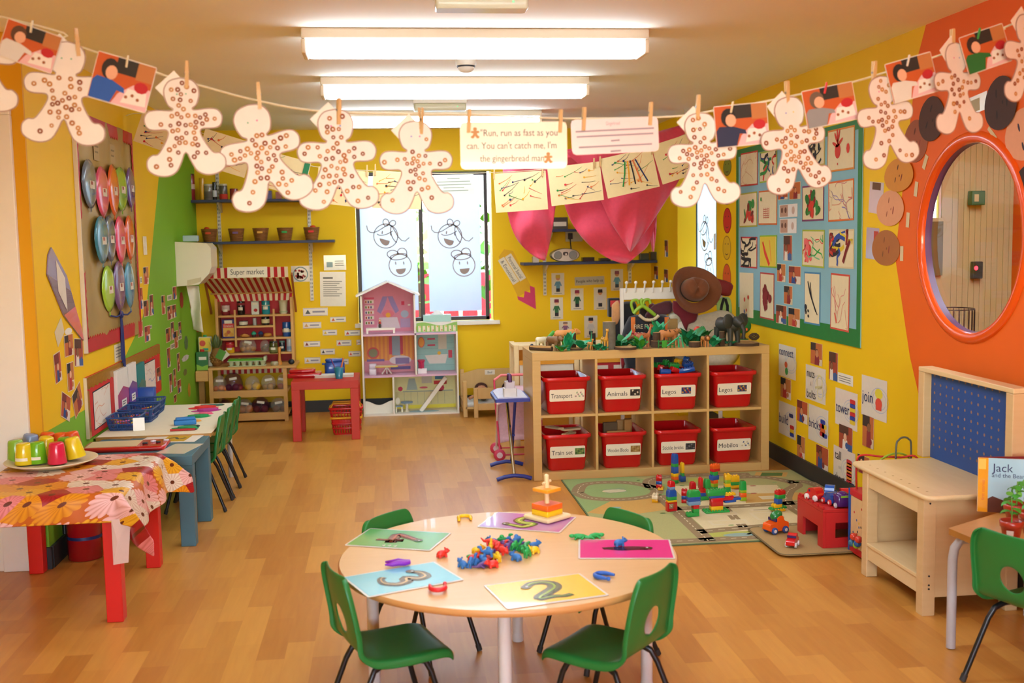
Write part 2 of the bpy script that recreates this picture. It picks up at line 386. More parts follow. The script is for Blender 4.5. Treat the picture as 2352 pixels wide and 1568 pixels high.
for a in ((fx0, fz0, fx0+fw, fz1), (fx1-fw, fz0, fx1, fz1), (xm-.024, fz0, xm+.012, fz1), (fx0, fz0, fx1, fz0+fw), (fx0, fz1-fw, fx1, fz1)):
 b.box((a[0], a[1], 0), (a[2], a[3], .045), M_FRM, M)
b.box((fx0+.5*fw, fz0, -.02), (xm, fz0+.02, .0), M_FRM, M)
win1 = struct(b.obj('window_1', bev=.004))
b = B(); b.box((fx0+fw, fz0+fw, .012), (xm-.024, fz1-fw, .016), M_GLASS, M); b.obj('pane', win1)
b = B(); b.box((xm+.012, fz0+fw, .012), (fx1-fw, fz1-fw, .016), M_GLASS, M); b.obj('pane', win1)
for x0, x1, fx in ((822, 957.5, 886), (983, 1103, 1033)):
 a0, a1 = PW.px(x0, 560)[0], PW.px(x1, 560)[0]; zb = PW.px(x0+50, 714)[1]
 b = B(); b.box((a0, zb, .018), (a1, fz1-fw-.005, .0195), M_FILM, M)
 c = PW.px(fx, 542); faces(b, c[0], c[1], .103, M, .0215); b.obj('frosted_film', win1)
b = B(); b.box((wx0-.03, wz0-.03, -.20), (wx1+.05, wz0+.004, .0-.115), M_WHT, WB.M(0, 0, .155)); b.obj('window_sill', win1, bev=.004)
# narrow window in the right wall
b = B(); M = WR.M(0, 0, -.06)
for a in ((w2a, w2z0, w2a+.05, w2z1), (w2b-.05, w2z0, w2b, w2z1), (w2a, w2z0, w2b, w2z0+.05), (w2a, w2z1-.05, w2b, w2z1)):
 b.box((a[0], a[1], 0), (a[2], a[3], .05), M_FRM, M)
b.box((w2b-.07, 1.34, .05), (w2b-.05, 1.46, .062), M_WHT, M)
win2 = struct(b.obj('window_2', bev=.004))
b = B(); b.box((w2a+.05, w2z0+.05, .01), (w2b-.05, w2z1-.05, .014), M_GLASS, M); b.obj('pane', win2)
b = B(); b.box((w2a+.055, w2z0+.055, .016), (w2b-.055, w2z1-.05, .0175), M_FILM, M); c = WR.px(1609, 542)
faces(b, c[0]-.03, c[1], .115, M, .0195); b.obj('frosted_film', win2)
# round window: orange ring, purple reveal, glass
M_RING = mat('#e8560f', .25, .04, 6, coat=.3)
b = B(); prof = [(RWR-.004, -.012), (RWR-.002, .006), (RWR+.008, .016), (RWR+.028, .016), (RWR+.042, .008), (RWR+.045, .0005)]
b.lathe(prof, M_RING, WR.M(*RWC), 64, False); win3 = struct(b.obj('window_3'))
b = B(); b.lathe([(RWR-.006, -.040), (RWR-.004, -.010)], mat('#6a4a6e', .35), WR.M(*RWC), 64, False); b.obj('reveal', win3)
b = B(); b.lathe([(RWR-.006, -.03), (0.0001, -.03)], M_GLASS, WR.M(*RWC), 64, False); b.obj('pane', win3)
# corridor seen through the round window
M_PAN = mat('#c4bc84', .6, .06, 4)
xc = XR+.165
xe = xc+.88
b = B(); b.box((xc, .2, -.06), (xe, 6.2, 0), M_FLOOR); struct(b.obj('floor_corridor'))
b = B(); b.box((xc, .2, ZC), (xe, 6.2, ZC+.05), M_CEI); struct(b.obj('ceiling_corridor'))
c0, c1 = onY(2128, 416, 5.8), onY(2163, 500, 5.8)
b = B(); b.prism([(XR+.042, 0), (xe, 0), (xe, ZC), (XR+.042, ZC)], -.05, 0, M_PAN, T(0, 5.8, 0) @ RX(pi/2), holes=[[(c0.x-.25, c1.z), (c0.x-.25, c0.z), (c1.x, c0.z), (c1.x, c1.z)]])
b.box((c0.x-.2, 5.78, c1.z-.32), (c1.x, 5.799, c1.z-.02), mat('#6f6a35', .6)); b.box((c0.x-.2, 5.78, c1.z-.95), (c1.x-.01, 5.799, c1.z-.6), mat('#2f3050', .6));
for i in range(22): b.box((c1.x+.06+.034*i, 5.795, 0), (c1.x+.078+.034*i, 5.7995, 2.2), M_PAN)
struct(b.obj('wall_corridor_end'))
b = B(); b.box((c0.x-.25, 5.82, c1.z), (c1.x, 5.823, c0.z), M_GLASS); b.box((c0.x-.25, 5.81, c1.z), (c0.x-.23, 5.84, c0.z), M_WHT); b.box((c1.x-.012, 5.81, c1.z), (c1.x, 5.84, c0.z), M_WHT); struct(b.obj('window_4'))
b = B(); b.box((xe, .2, 0), (xe+.1, 5.8, ZC), M_ORA)
for k in range(4): b.box((xe-.004, 5.3, .75+.3*k), (xe-.0005, 5.5, .93+.3*k), mat('#4a4a3a', .6))
struct(b.obj('wall_corridor'))
b = B(); b.box((xc, .1, 0), (xe, .2, ZC), M_ORA); struct(b.obj('wall_corridor_near'))
# outside the windows
M_LAWN = mat('#5f8f3c', .9, .3, 8)
b = B(); b.box((-12, YB+.22, -.2), (16, YB+14, -.12), M_LAWN); struct(b.obj('ground_outside'))
b = B(); b.box((XR+2.6, 6.2, -.2), (XR+14, YB+.22, -.12), M_LAWN); struct(b.obj('ground_yard'))
# ceiling lights
M_TRAY = mat('#f4ecd8', .5, .03)
def lamp_mat():
 m = bpy.data.materials.new('lit_diffuser'); m.use_nodes = True; n = m.node_tree; n.nodes.clear(); L = n.links.new
 o = n.nodes.new('ShaderNodeOutputMaterial'); e = n.nodes.new('ShaderNodeEmission'); nz = n.nodes.new('ShaderNodeTexNoise'); nz.inputs['Scale'].default_value = 2
 cr = n.nodes.new('ShaderNodeValToRGB'); cr.color_ramp.elements[0].color = (*lin('#dcedff'), 1); cr.color_ramp.elements[1].color = (*lin('#e2f2ff'), 1)
 L(nz.outputs[0], cr.inputs[0]); L(cr.outputs[0], e.inputs[0]); e.inputs[1].default_value = LAMP_POWER; L(e.outputs[0], o.inputs[0]); return m
M_LIT = lamp_mat()
def tube_light(x, y, label):
 t = thing('ceiling_light', label, 'ceiling light', (x, y, ZC), 0, 'fluorescent ceiling lights')
 b = B(); b.box((-.775, -.10, -.045), (.775, .10, -.0005), M_TRAY); b.obj('housing', t, bev=.006)
 b = B(); b.rbox((-.755, -.095, -.105), (.755, .095, -.046), .02, M_LIT); b.obj('diffuser', t)
 for s in (-1, 1):
  b = B(); b.box((s*.765-.011, -.098, -.108), (s*.765+.011, .098, -.046), M_TRAY); b.obj('end_cap', t, bev=.006)
 return t
tube_light(.44, 5.02, 'long lit fluorescent ceiling light nearest the camera, in front of the smoke detector')
tube_light(.44, 6.47, 'long lit fluorescent ceiling light second from the front, just behind the smoke detector')
tube_light(.40, 8.12, 'long lit fluorescent ceiling light furthest back, close to the window wall')
tube_light(xc+.44, 4.2, 'fluorescent light added on the corridor ceiling to brighten it beyond the round window').rotation_euler = (0, 0, pi/2)  # added lamp, itself out of view, to light the corridor
for y in (3.4, 1.6, -.4): tube_light(.44, y, 'long lit fluorescent ceiling light overhead, out of the picture')
def bulkhead(x, y, l, label, green=True):
 t = thing('emergency_light', label, 'emergency light', (x, y, ZC), 0, 'unlit emergency lights')
 b = B(); b.box((-l/2, -.055, -.028), (l/2, .055, -.0005), M_TRAY); b.obj('base', t, bev=.004)
 b = B(); b.rbox((-l/2+.006, -.05, -.075), (l/2-.006, .05, -.029), .015, mat('#d8d4b4', .25, .03)); b.obj('cover', t)
 b = B(); b.ell((l*.32, -.045, -.05), .007, mat('#8ae0a0', .3, 0, emit=.6)); b.obj('indicator', t)
q = onZ(1105, -22, ZC); bulkhead(q.x, q.y, .36, 'unlit emergency light on the ceiling at the top edge of the picture')
q = onZ(1010, 229, ZC); bulkhead(q.x, q.y, .36, 'small unlit emergency light between the second and third ceiling lights')
q = onZ(1070, 139, ZC)
t = thing('smoke_detector', 'round white smoke detector with dark band on the ceiling', 'smoke detector', (q.x, q.y, ZC))
b = B(); b.lathe([(.05, -.028), (.055, -.02), (.055, -.0005)], mat('#f0ead8', .5), n=24); b.obj('base', t)
b = B(); b.lathe([(.047, -.036), (.049, -.028)], mat('#2f3436', .5), n=24, cap=False); b.obj('vent_ring', t)
b = B(); b.lathe([(.012, -.062), (.03, -.056), (.042, -.045), (.045, -.036)], mat('#f0ead8', .5), n=24); b.obj('cap', t)
# round table, chairs and what lies on it
M_BEECH = wood('#d6a768', '#dfb47a', (2, 14, 14), .35, 'beech_laminate')
M_BEDGE = wood('#c98b4c', '#d79d5e', (3, 3, 20), .4, 'beech_edge')
M_LEGW = mat('#cfc8c0', .3, .04, 20, nm='pale_grey_metal')
M_CHG = mat('#1e7432', .38, .06, 9, nm='green_moulded_plastic', bump=.1)
M_BLK = mat('#151515', .35, .08, 20, nm='black_metal')
M_RUB = mat('#2a2622', .7, .1)
TX, TY, TZ, TR = .364, 3.387, .455, .538
t = thing('round_table', 'round beech classroom table with grey legs in the foreground', 'table', (TX, TY, 0))
b = B(); b.lathe([(TR-.006, -.022), (TR, -.016), (TR, -.006), (TR-.004, -.001)], M_BEDGE, T(0, 0, TZ), 96, False)
b.add([((TR-.006)*cos(2*pi*i/96), (TR-.006)*sin(2*pi*i/96), TZ-.022) for i in range(96)], [tuple(range(96))[::-1]], M_BEDGE)
b.add([((TR-.004)*cos(2*pi*i/96), (TR-.004)*sin(2*pi*i/96), TZ-.001) for i in range(96)], [tuple(range(96))], M_BEECH); b.obj('tabletop', t)
for a in (80, 172, 262, 352):
 x, y = .44*cos(radians(a)), .44*sin(radians(a))
 b = B(); b.cyl((x, y, .012), (x, y, TZ-.0225), .019, M_LEGW, n=18); o = b.obj('leg', t)
 b = B(); b.lathe([(.0195, 0), (.021, .004), (.021, .02), (.0195, .03)], M_LEGW, T(x, y, 0), 18); b.obj('foot', o)
def make_chair(label, group):
 t = thing('classroom_chair', label, 'chair', (0, 0, 0), 0, group)
 prof = [(-.188,.492),(-.186,.475),(-.178,.435),(-.169,.395),(-.160,.352),(-.152,.312),(-.138,.282),(-.112,.266),(-.07,.259),(-.02,.256),(.04,.256),(.1,.258),(.145,.258),(.172,.250),(.186,.232)]
 hw = [.112,.142,.155,.160,.162,.163,.163,.162,.162,.162,.161,.158,.152,.144,.130]
 us = [-1.03,-1,-.92,-.62,-.27,0,.27,.62,.92,1,1.03]
 vs_ = []; n = len(us)
 for i, ((x, z), w) in enumerate(zip(prof, hw)):
  a = prof[max(i-1, 0)]; c = prof[min(i+1, len(prof)-1)]; dx, dz = c[0]-a[0], c[1]-a[1]; l = math.hypot(dx, dz); nx, nz = -dz/l, dx/l
  back = max(0, min(1, (.33-x*0-(.492-z)-.08)/.2)) if i < 7 else 0
  for u in us:
   k = .018*(u*u)*(1 if i < 6 else .4)
   fl = -.026 if abs(u) > 1.01 else (-.006 if abs(u) > .99 else 0)
   vs_.append((x+(k if i < 6 else 0)+nx*0+(-abs(fl) if i < 7 else 0), u*w if abs(u) <= 1 else math.copysign(w*1.015, u), z+(fl if i >= 7 else 0)+(.004*u*u if i >= 7 else 0)))
 fs = []
 for i in range(len(prof)-1):
  for j in range(n-1):
   if i in (3, 4) and j in (4, 5): continue
   fs.append((i*n+j, i*n+j+1, (i+1)*n+j+1, (i+1)*n+j))
 # pull the four corner points of the opening in, so that it rounds off into an oval
 for (i, j) in ((3, 4), (3, 6), (5, 4), (5, 6)):
  x, y, z = vs_[i*n+j]; vs_[i*n+j] = (x, y*.72, z+(-.010 if i == 3 else .010))
 for j, s in ((4, 1.12), (6, 1.12)):
  x, y, z = vs_[4*n+j]; vs_[4*n+j] = (x, y*s, z)
 b = B(); b.add(vs_, [f[::-1] for f in fs], M_CHG, sm=True); o = b.obj('seat_shell', t)
 q = o.modifiers.new('solid', 'SOLIDIFY'); q.thickness = .009; q.offset = -1
 q = o.modifiers.new('subdivision', 'SUBSURF'); q.levels = 2; q.render_levels = 2
 for sx in (1, -1):
  for sy in (1, -1):
   pts = [(sx*.012, sy*.115, .238), (sx*.05, sy*.118, .238), (sx*.082, sy*.124, .228), (sx*.10, sy*.13, .20), (sx*.165-.0*sx, sy*.155, .005)] if sx > 0 else [(-.012, sy*.112, .238), (-.06, sy*.115, .238), (-.095, sy*.122, .226), (-.115, sy*.13, .195), (-.20, sy*.158, .005)]
   P_ = []
   for i in range(len(pts)-1):
    for k in range(3): P_.append(tuple(V(pts[i]).lerp(V(pts[i+1]), k/3)))
   P_.append(pts[-1])
   b = B(); b.tube(P_, .0095, M_BLK, 10); o = b.obj('leg', t)
   e = V(pts[-1]); d = (V(pts[-2])-e).normalized()
   b = B(); b.cyl(e-d*.003, e+d*.02, .0115, M_RUB, n=10); b.obj('rubber_foot', o)
 b = B(); b.tube([(.0, -.115, .240), (.0, .115, .240)], .008, M_BLK, 8); b.obj('crossbar', t)
 return t
chair0 = make_chair('green plastic chair at the near left of the round table', 'green chairs around the round table')
_used = []
def chair(x, y, deg, label, group):
 t = chair0 if not _used else copy_tree(chair0)
 _used.append(1); t.location = (x, y, 0); t.scale = (.87, .86, 1.06); t.rotation_euler = (0, 0, radians(deg)); tag(t, label, 'chair', group); return t
G = 'green chairs around the round table'
chair(-.02, 3.15, 19, 'green plastic chair at the near left of the round table', G)
chair(.615, 3.03, 138, 'green plastic chair at the near right of the round table', G)
chair(.098, 3.74, -42, 'green plastic chair under the far left of the round table, only its rim showing', G).scale.z = .99
chair(.69, 3.64, 208, 'green plastic chair under the far right of the round table, only its rim showing', G).scale.z = .99
G = 'green chairs beside the craft table'
chair(-1.075, 6.10, 180, 'green plastic chair nearest the blue table, at the white paper topped table', G)
chair(-1.070, 6.40, 180, 'middle green plastic chair of the row at the white paper topped table', G)
chair(-1.075, 6.70, 180, 'green plastic chair furthest from the blue table, at the white paper topped table', G)
chair(2.05, 3.15, 20, 'green plastic chair pushed in at the brown desk on the right', 'green chairs at the brown desk').scale = (.95, .94, 1.06)
# number sheets
def digit(d):      # stroke points of the snake shaped digit, in a unit box
 return {'1': [(0, -.5), (.02, -.2), (-.02, .1), (.01, .36), (-.02, .5)],
   '2': [(-.3, .28), (-.12, .46), (.12, .46), (.27, .28), (.22, .05), (0, -.15), (-.22, -.32), (-.28, -.44), (0, -.42), (.2, -.48), (.38, -.44)],
   '3': [(-.26, .36), (-.05, .48), (.2, .42), (.24, .22), (.05, .06), (.24, -.06), (.28, -.3), (.06, -.47), (-.2, -.4), (-.3, -.28)],
   '4': [(.1, .5), (-.12, .2), (-.32, -.1), (-.1, -.12), (.34, -.1), (.14, -.1), (.13, .15), (.14, -.25), (.12, -.5)],
   '5': [(.3, .46), (.0, .46), (-.22, .44), (-.24, .1), (.0, .16), (.24, .04), (.28, -.22), (.1, -.42), (-.12, -.44), (-.3, -.32)]}[d]
def smooth(pts, n=4):
 o = []
 for i in range(len(pts)-1):
  p0, p1, p2, p3 = pts[max(i-1, 0)], pts[i], pts[i+1], pts[min(i+2, len(pts)-1)]
  for k in range(n):
   t_ = k/n; o.append(tuple(.5*((2*p1[c])+(-p0[c]+p2[c])*t_+(2*p0[c]-5*p1[c]+4*p2[c]-p3[c])*t_*t_+(-p0[c]+3*p1[c]-3*p2[c]+p3[c])*t_**3) for c in range(len(p1))))
 o.append(tuple(pts[-1])); return o
def number_sheet(px, d, paper, c1, c2, up, label, caption=None, size=.145):
 ps = [onZ(x, y, TZ) for x, y in px]; c = sum(ps, V((0, 0, 0)))/4
 e = (ps[1]-ps[0]+ps[2]-ps[3]); a = math.atan2(e.y, e.x)
 b = B(); M = RZ(a); w, h = .302, .215
 b.prism(rrect(w, h, .006), .0, .0012, LM('#e9e4da'), M); b.rect(-w/2+.006, -h/2+.006, w/2-.006, h/2-.006, .0016, LM(paper), M)
 pts = smooth(digit(d)); D = M @ RZ(radians(up)-pi/2)
 pts = [(p[0]*size, p[1]*size) for p in pts]; n = len(pts)
 wd = [.015+.020*sin(pi*min(1, (i+2)/(n*.9))) for i in range(n)]
 b.line(pts, [x+.008 for x in wd], .0022, LM('#2a2119'), D); b.line(pts, [x*.8 for x in wd], .0027, LM(c1), D)
 b.line(pts, [x*.22 for x in wd], .0031, LM(c2), D); b.disc(pts[0][0], pts[0][1], .015, .0035, LM('#2a2119'), D)
 b.disc(pts[0][0]+.004, pts[0][1]+.003, .004, .0039, LM('#f0f0f0'), D)
 if caption: b.text(caption, .026, 0, -.085, .0022, LM('#f2efe6'), M)
 o = b.obj('number_sheet', loc=(c.x, c.y, TZ+.0005)); return tag(o, label, 'number sheet', 'number sheets on the round table')
def z7(*p): return [(740+x/2.8, 1120+y/2.8) for x, y in p]
number_sheet(z7((1115,155),(1615,190),(1540,290),(1015,255)), '5', '#b877b4', '#7fae1e', '#d5e05a', 250, 'laminated purple number sheet with a green snake under the stacking toy')
number_sheet(z7((1750,312),(2145,312),(2170,483),(1737,483)), '1', '#e8308a', '#2c1226', '#47183c', 180, 'laminated pink number sheet with a long dark snake at the right of the round table')
number_sheet(z7((1045,630),(1655,555),(1840,690),(1190,780)), '2', '#f6c62e', '#35501a', '#8fae2a', 92, 'laminated yellow number sheet with a snake shaped 2 at the front of the round table')
number_sheet(z7((185,540),(600,470),(855,635),(440,712)), '3', '#77c9d6', '#4b2f1a', '#cda66a', 10, 'laminated pale blue number sheet with a brown snake at the left of the round table')
number_sheet(z7((385,245),(765,262),(610,432),(205,400)), '4', '#63ad63', '#8c1820', '#b9402f', 5, 'laminated green number sheet with a red snake at the far left of the round table', '4 4 4')
# stacking toy
q = onZ(1257, 1192, TZ); q.z = TZ+.005
M_PINE = wood('#e7cb92', '#efd8a6', (3, 18, 18), .5, 'pale_wood')
t = thing('stacking_toy', 'wooden peg stacking toy with yellow and orange squares on the purple sheet', 'toy', q, radians(38))
b = B(); b.rbox((-.062, -.062, 0), (.062, .062, .014), .008, M_PINE); b.obj('base', t)
b = B(); b.cyl((0, 0, .014), (0, 0, .15), .009, M_PINE); b.ell((0, 0, .152), (.009, .009, .008), M_PINE); b.obj('peg', t)
b = B(); b.rbox((-.04, -.04, .0145), (.04, .04, .034), .004, P('#f0c018')); b.obj('yellow_square', t)
b = B(); b.rbox((-.04, -.04, .0345), (.04, .04, .054), .004, P('#ef6a1c')); b.obj('orange_square', t)
b = B(); b.rbox((-.037, -.037, .098), (.037, .037, .11), .004, P('#f4a021')); b.obj('loose_square', t)
b = B(); b.cyl((-.02, 0, .128), (.02, 0, .132), .005, M_PINE); b.obj('crosspin', t)
# animal counters
CC = {'red': '#e23325', 'blue': '#2f6fb0', 'green': '#22a04a', 'yellow': '#f2c11c', 'purple': '#5d3a78'}
_cp = {}
def counter_mesh(kind, colr):
 k = (kind, colr)
 if k in _cp: return _cp[k]
 b = B(); m = P(CC[colr])
 if kind == 'bear':
  b.ell((0, 0, .011), (.018, .012, .011), m); b.ell((.018, 0, .017), (.009, .0085, .008), m); b.ell((.026, 0, .0155), (.004, .004, .0035), m)
  for sy in (1, -1):
   b.ell((.016, sy*.007, .025), (.003, .003, .003), m, n=8, k=4)
   for sx in (1, -1): b.cyl((sx*.011, sy*.008, 0), (sx*.01, sy*.007, .011), .0045, m, n=8)
 elif kind == 'lizard':
  b.tube([(-.034, .008, .005), (-.02, -.004, .006), (-.006, 0, .008), (.01, .002, .009), (.022, 0, .009)], [.002, .004, .008, .009, .007], m, 10)
  b.ell((.03, 0, .009), (.011, .008, .0065), m)
  for sx, sy in ((.012, 1), (.012, -1), (-.01, 1), (-.01, -1)): b.tube([(sx, sy*.005, .007), (sx+.004, sy*.014, .005), (sx+.008, sy*.018, .002)], .003, m, 6)
 elif kind == 'camel':
  b.ell((0, 0, .018), (.018, .008, .009), m); b.ell((-.002, 0, .026), (.008, .006, .008), m)
  b.tube([(.014, 0, .018), (.022, 0, .022), (.024, 0, .032)], .0045, m, 8); b.ell((.028, 0, .034), (.008, .004, .0045), m)
  for sx in (.011, -.011):
   for sy in (.004, -.004): b.cyl((sx, sy, 0), (sx, sy, .016), .003, m, n=6)
 o = b.obj('animal_counter'); me = o.data; bpy.data.objects.remove(o); _cp[k] = me; return me
GP = 'animal counters heaped on the round table'
def counter(kind, colr, x, y, z, rz, tilt, label, group=None):
 o = bpy.data.objects.new('animal_counter', counter_mesh(kind, colr)); COL.objects.link(o)
 o.location = (x, y, z); o.rotation_euler = (tilt, tilt*.6, rz); return tag(o, label, 'counter', group)
heap = [(905,500,'blue'),(960,500,'blue'),(985,485,'blue'),(1030,500,'purple'),(1100,500,'red'),(1125,465,'yellow'),(970,462,'red'),(1010,445,'green'),(995,410,'yellow'),(1070,465,'blue'),
  (1075,440,'purple'),(1085,425,'red'),(1165,435,'red'),(1085,402,'yellow'),(1120,382,'red'),(1080,372,'red'),(1100,355,'blue'),(1160,355,'green'),(1170,390,'purple'),(1210,372,'blue'),
  (1240,385,'blue'),(1230,415,'green'),(1290,400,'green'),(1310,378,'green'),(1365,408,'yellow'),(1320,435,'green'),(1250,455,'blue'),(1280,365,'purple'),(1360,380,'blue'),(1140,405,'red'),(1185,412,'purple'),(1060,455,'red'),(1045,480,'blue'),(1265,378,'blue')]
for i, (x, y, c) in enumerate(heap):
 p = onZ(740+x/2.8, 1120+y/2.8+4, TZ); k = ('bear', 'camel', 'bear', 'lizard')[i % 4]
 hi = 1020 < x < 1300 and 370 < y < 470 and i % 3 == 0
 counter(k, c, p.x, p.y, TZ+(.014 if hi else .0005), rnd.uniform(0, 6.28), rnd.uniform(.2, .5) if hi else 0, 'small %s plastic animal counter in the heap in the middle of the round table' % c, GP)
def loose(kind, c, x, y, rz, label):
 p = onZ(x, y, TZ); return counter(kind, c, p.x, p.y, TZ+.0005, rz, 0, label)
loose('bear', 'red', 1015, 1279, .5, 'lone red animal counter between the heap and the green number sheet')
loose('lizard', 'green', 1335, 1237, 2.9, 'green lizard shaped counter left of the pink number sheet')
loose('lizard', 'green', 1362, 1236, .2, 'second green lizard counter touching the pink number sheet')
p = onZ(1422, 1256, TZ); counter('bear', 'blue', p.x, p.y, TZ+.0045, .2, 0, 'blue animal counter lying on the pink number sheet')
def hook(c, x, y, a, label, r=.021, z=.0005, cat='toy link'):
 p = onZ(x, y, TZ); b = B(); pts = [(r*cos(u), r*sin(u)*1.0, .007) for u in [pi*i/10 for i in range(11)]]
 pts = [(r*1.05, -.03, .006), (r*1.02, -.015, .007)]+pts+[(-r*1.02, -.015, .007), (-r*1.05, -.03, .006)]
 b.tube(pts, [.004, .0055]+[.0068]*11+[.0055, .004], P(c), 10); b.ell((-r*1.05, -.032, .007), (.006, .007, .0065), P(c))
 return tag(b.obj('snake_link', loc=(p.x, p.y, TZ+z), rz=a), label, cat)
hook('#f2bd1a', 1067, 1192, 0, 'yellow U shaped snake counter near the back edge of the round table')
hook('#e02428', 1006, 1358, pi, 'red U shaped snake counter on the corner of the pale blue sheet', z=.0045)
hook('#2b5fb4', 1383, 1326, .9, 'blue U shaped snake counter right of the yellow number sheet')
for k, (dx, lab) in enumerate(((0, 'purple bendy snake counter, the nearer of the pair on the pale blue sheet'), (.02, 'purple bendy snake counter, the farther of the pair by the pale blue sheet'))):
 p = onZ(915, 1303, TZ); b = B()
 b.tube([(-.04, .004, .006), (-.02, -.004, .008), (0, .003, .009), (.02, -.003, .008), (.036, .005, .007)], [.003, .007, .009, .008, .006], P('#8a1fae'), 10)
 tag(b.obj('snake_link', loc=(p.x, p.y+dx, TZ+.0048), rz=.1-.25*k), lab, 'toy link')
# cube shelf with red bins
M_BIRCH = wood('#c79d58', '#d2ab68', (2, 2, 16), .42, 'birch_veneer', .15)
KX, KY, KR = .8511, 6.3783, .0189
KM = T(KX, KY, 0) @ RZ(KR)
KW, KD, KH = 1.47, .39, .775
t = thing('cube_shelf', 'low birch cube shelf of eight open squares holding red bins', 'shelf unit', M=KM)
for n_, a, c in (('side_panel', (0, 0, 0), (.05, KD, KH-.05)), ('side_panel', (KW-.05, 0, 0), (KW, KD, KH-.05)), ('top_panel', (0, 0, KH-.05), (KW, KD, KH)), ('bottom_panel', (.05, 0, 0), (KW-.05, KD, .05))):
 b = B(); b.box(a, c, M_BIRCH); b.obj(n_, t, bev=.002)
CW = (KW-.1-3*.016)/4
for i in range(3):
 b = B(); x = .05+CW*(i+1)+.016*i; b.box((x, .004, .05), (x+.016, KD, KH-.05), M_BIRCH); b.obj('divider', t, bev=.0015)
CHT = (KH-.1-.016)/2
for i in range(4):
 x = .05+(CW+.016)*i; b = B(); b.box((x, .004, .05+CHT), (x+CW, KD, .05+CHT+.016), M_BIRCH); b.obj('shelf', t, bev=.0015)
M_RED = PG('#cc1218')
def ringz(w, d, r, z, cy=0): return [(p[0], p[1]+cy, z) for p in rrect(w, d, r, 4)]
def bin_mesh():
 b = B(); w0, d0, w1, d1, h = .228, .285, .262, .325, .225
 b.loft([ringz(w0-.02, d0-.02, .02, 0), ringz(w0, d0, .028, .012), ringz(w1, d1, .03, h-.03), ringz(w1+.004, d1+.004, .03, h-.028), ringz(w1+.03, d1+.03, .035, h-.024), ringz(w1+.034, d1+.034, .037, h-.012), ringz(w1+.03, d1+.03, .036, h-.002), ringz(w1+.02, d1+.02, .034, h), ringz(w1-.004, d1-.004, .03, h-.004), ringz(w0-.008, d0-.008, .024, .016)], M_RED, ID, True, True, True)
 return b
bin0 = None
BINS = [(0, 1, 'Transport', 1.5, '', -.008), (1, 1, 'Animals', 0, '', -.008), (2, 1, 'Legos', -2, '', -.005), (3, 1, 'Legos', 2, '', -.008), (0, 0, 'Train set', 1, '', -.008), (1, 0, 'Wooden Blocks', 0, '', -.008), (2, 0, 'Stickle bricks', -1, '', -.008), (3, 0, 'Mobilos', 1.5, '', -.008)]
M_LAB = LM('#f0e2c6'); M_INK = PP('#241f1c')
BL = {0: 'red plastic bin labelled Transport, top left of the cube shelf', 1: 'red plastic bin labelled Animals in the top row of the cube shelf', 2: 'red plastic bin labelled Legos overflowing with coloured bricks', 3: 'red plastic bin labelled Legos, the nearly empty one in the top right square',
      4: 'red plastic bin labelled Train set, bottom left of the cube shelf', 5: 'red plastic bin labelled Wooden Blocks with large wooden pieces sticking out', 6: 'red plastic bin labelled Stickle bricks in the bottom row', 7: 'red plastic bin labelled Mobilos, bottom right of the cube shelf'}
BM = []
for i, (cx_, r, txt, rz, _x, dx) in enumerate(BINS):
 X = .05+CW/2+(CW+.016)*cx_+dx; Z_ = .0505 if r == 0 else .05+CHT+.0165
 Mw = KM @ T(X, .172, Z_) @ RZ(radians(rz)); BM.append(Mw)
 t = thing('storage_bin', BL[i], 'bin', M=Mw, group='red bins in the cube shelf')
 bin_mesh().obj('tub', t)
 b = B(); L_ = T(0, -.1545, .115) @ RX(radians(90)+.088)      # label plane on the sloped front
 b.prism(rrect(.215, .072, .008), 0, .0012, M_LAB, L_); b.ring(0, 0, .1, .0, .0013, M_LAB, L_)
 s_ = .04 if len(txt) < 10 else .032; tw = .13 if len(txt) > 6 else .085
 b.text(txt, s_, -.098, -.002, .0018, M_INK, L_, 'L', tw)
 # little picture at the right end of the label
 pics = [('#c9a583', '#b98f8a', '#9fb08a'), ('#3a3430', '#2c2826', '#d9c9a8'), ('#2f3f6f', '#c8963c', '#a33a2c'), ('#2c3a5e', '#c8a03c', '#9a4a2c'), ('#5d7a3a', '#35502e', '#8a8a4a'), ('#a07a44', '#8a6436', '#b8955a'), ('#3c3a40', '#6a6468', '#24242a'), ('#b4574a', '#d8c49a', '#6a6f8a')][i]
 x0 = .045 if tw > .1 else .02
 if i not in (0, 7): b.rect(x0, -.018, x0+.06, .022, .0016, LM(pics[0]), L_)
 for k in range(7): b.disc(x0+.008+.0075*k, -.008+.022*((k*5) % 3)/2, .007, .0018+.0001*k, LM(pics[1+k % 2]), L_, 6, .005, k)
 b.obj('label', t)
# toy bricks
BC = {'r': '#c8161c', 'b': '#1c4fa0', 'g': '#1f9a40', 'y': '#eab414', 'o': '#ea5a14', 'l': '#8fae1c', 'c': '#6f94b4', 'w': '#e9d9b0'}
PT = .0165
def brick_b(b, nx, ny, h, c, M=ID, studs=True, topr=False):
 m = PG(BC[c]); w, d = nx*PT-.0004, ny*PT-.0004
 if topr:
  rings = []
  for k in range(6):
   a = pi/2*k/5; f = .55+.45*cos(a); rings.append([(p[0]*f, p[1]*(.8+.2*cos(a)), h*.5+h*.5*sin(a)) for p in rrect(w, d, .004)])
  b.loft([[(p[0], p[1], 0) for p in rrect(w, d, .002)]]+rings, m, M, True, True, True)
  return b
 b.rbox((-w/2, -d/2, 0), (w/2, d/2, h), .0022, m, M, 2)
 if studs:
  for i in range(nx):
   for j in range(ny): b.lathe([(.0048, h), (.0048, h+.004), (.0038, h+.0046)], m, M @ T((i-(nx-1)/2)*PT, (j-(ny-1)/2)*PT, 0), 10)
 return b
H1 = .0195
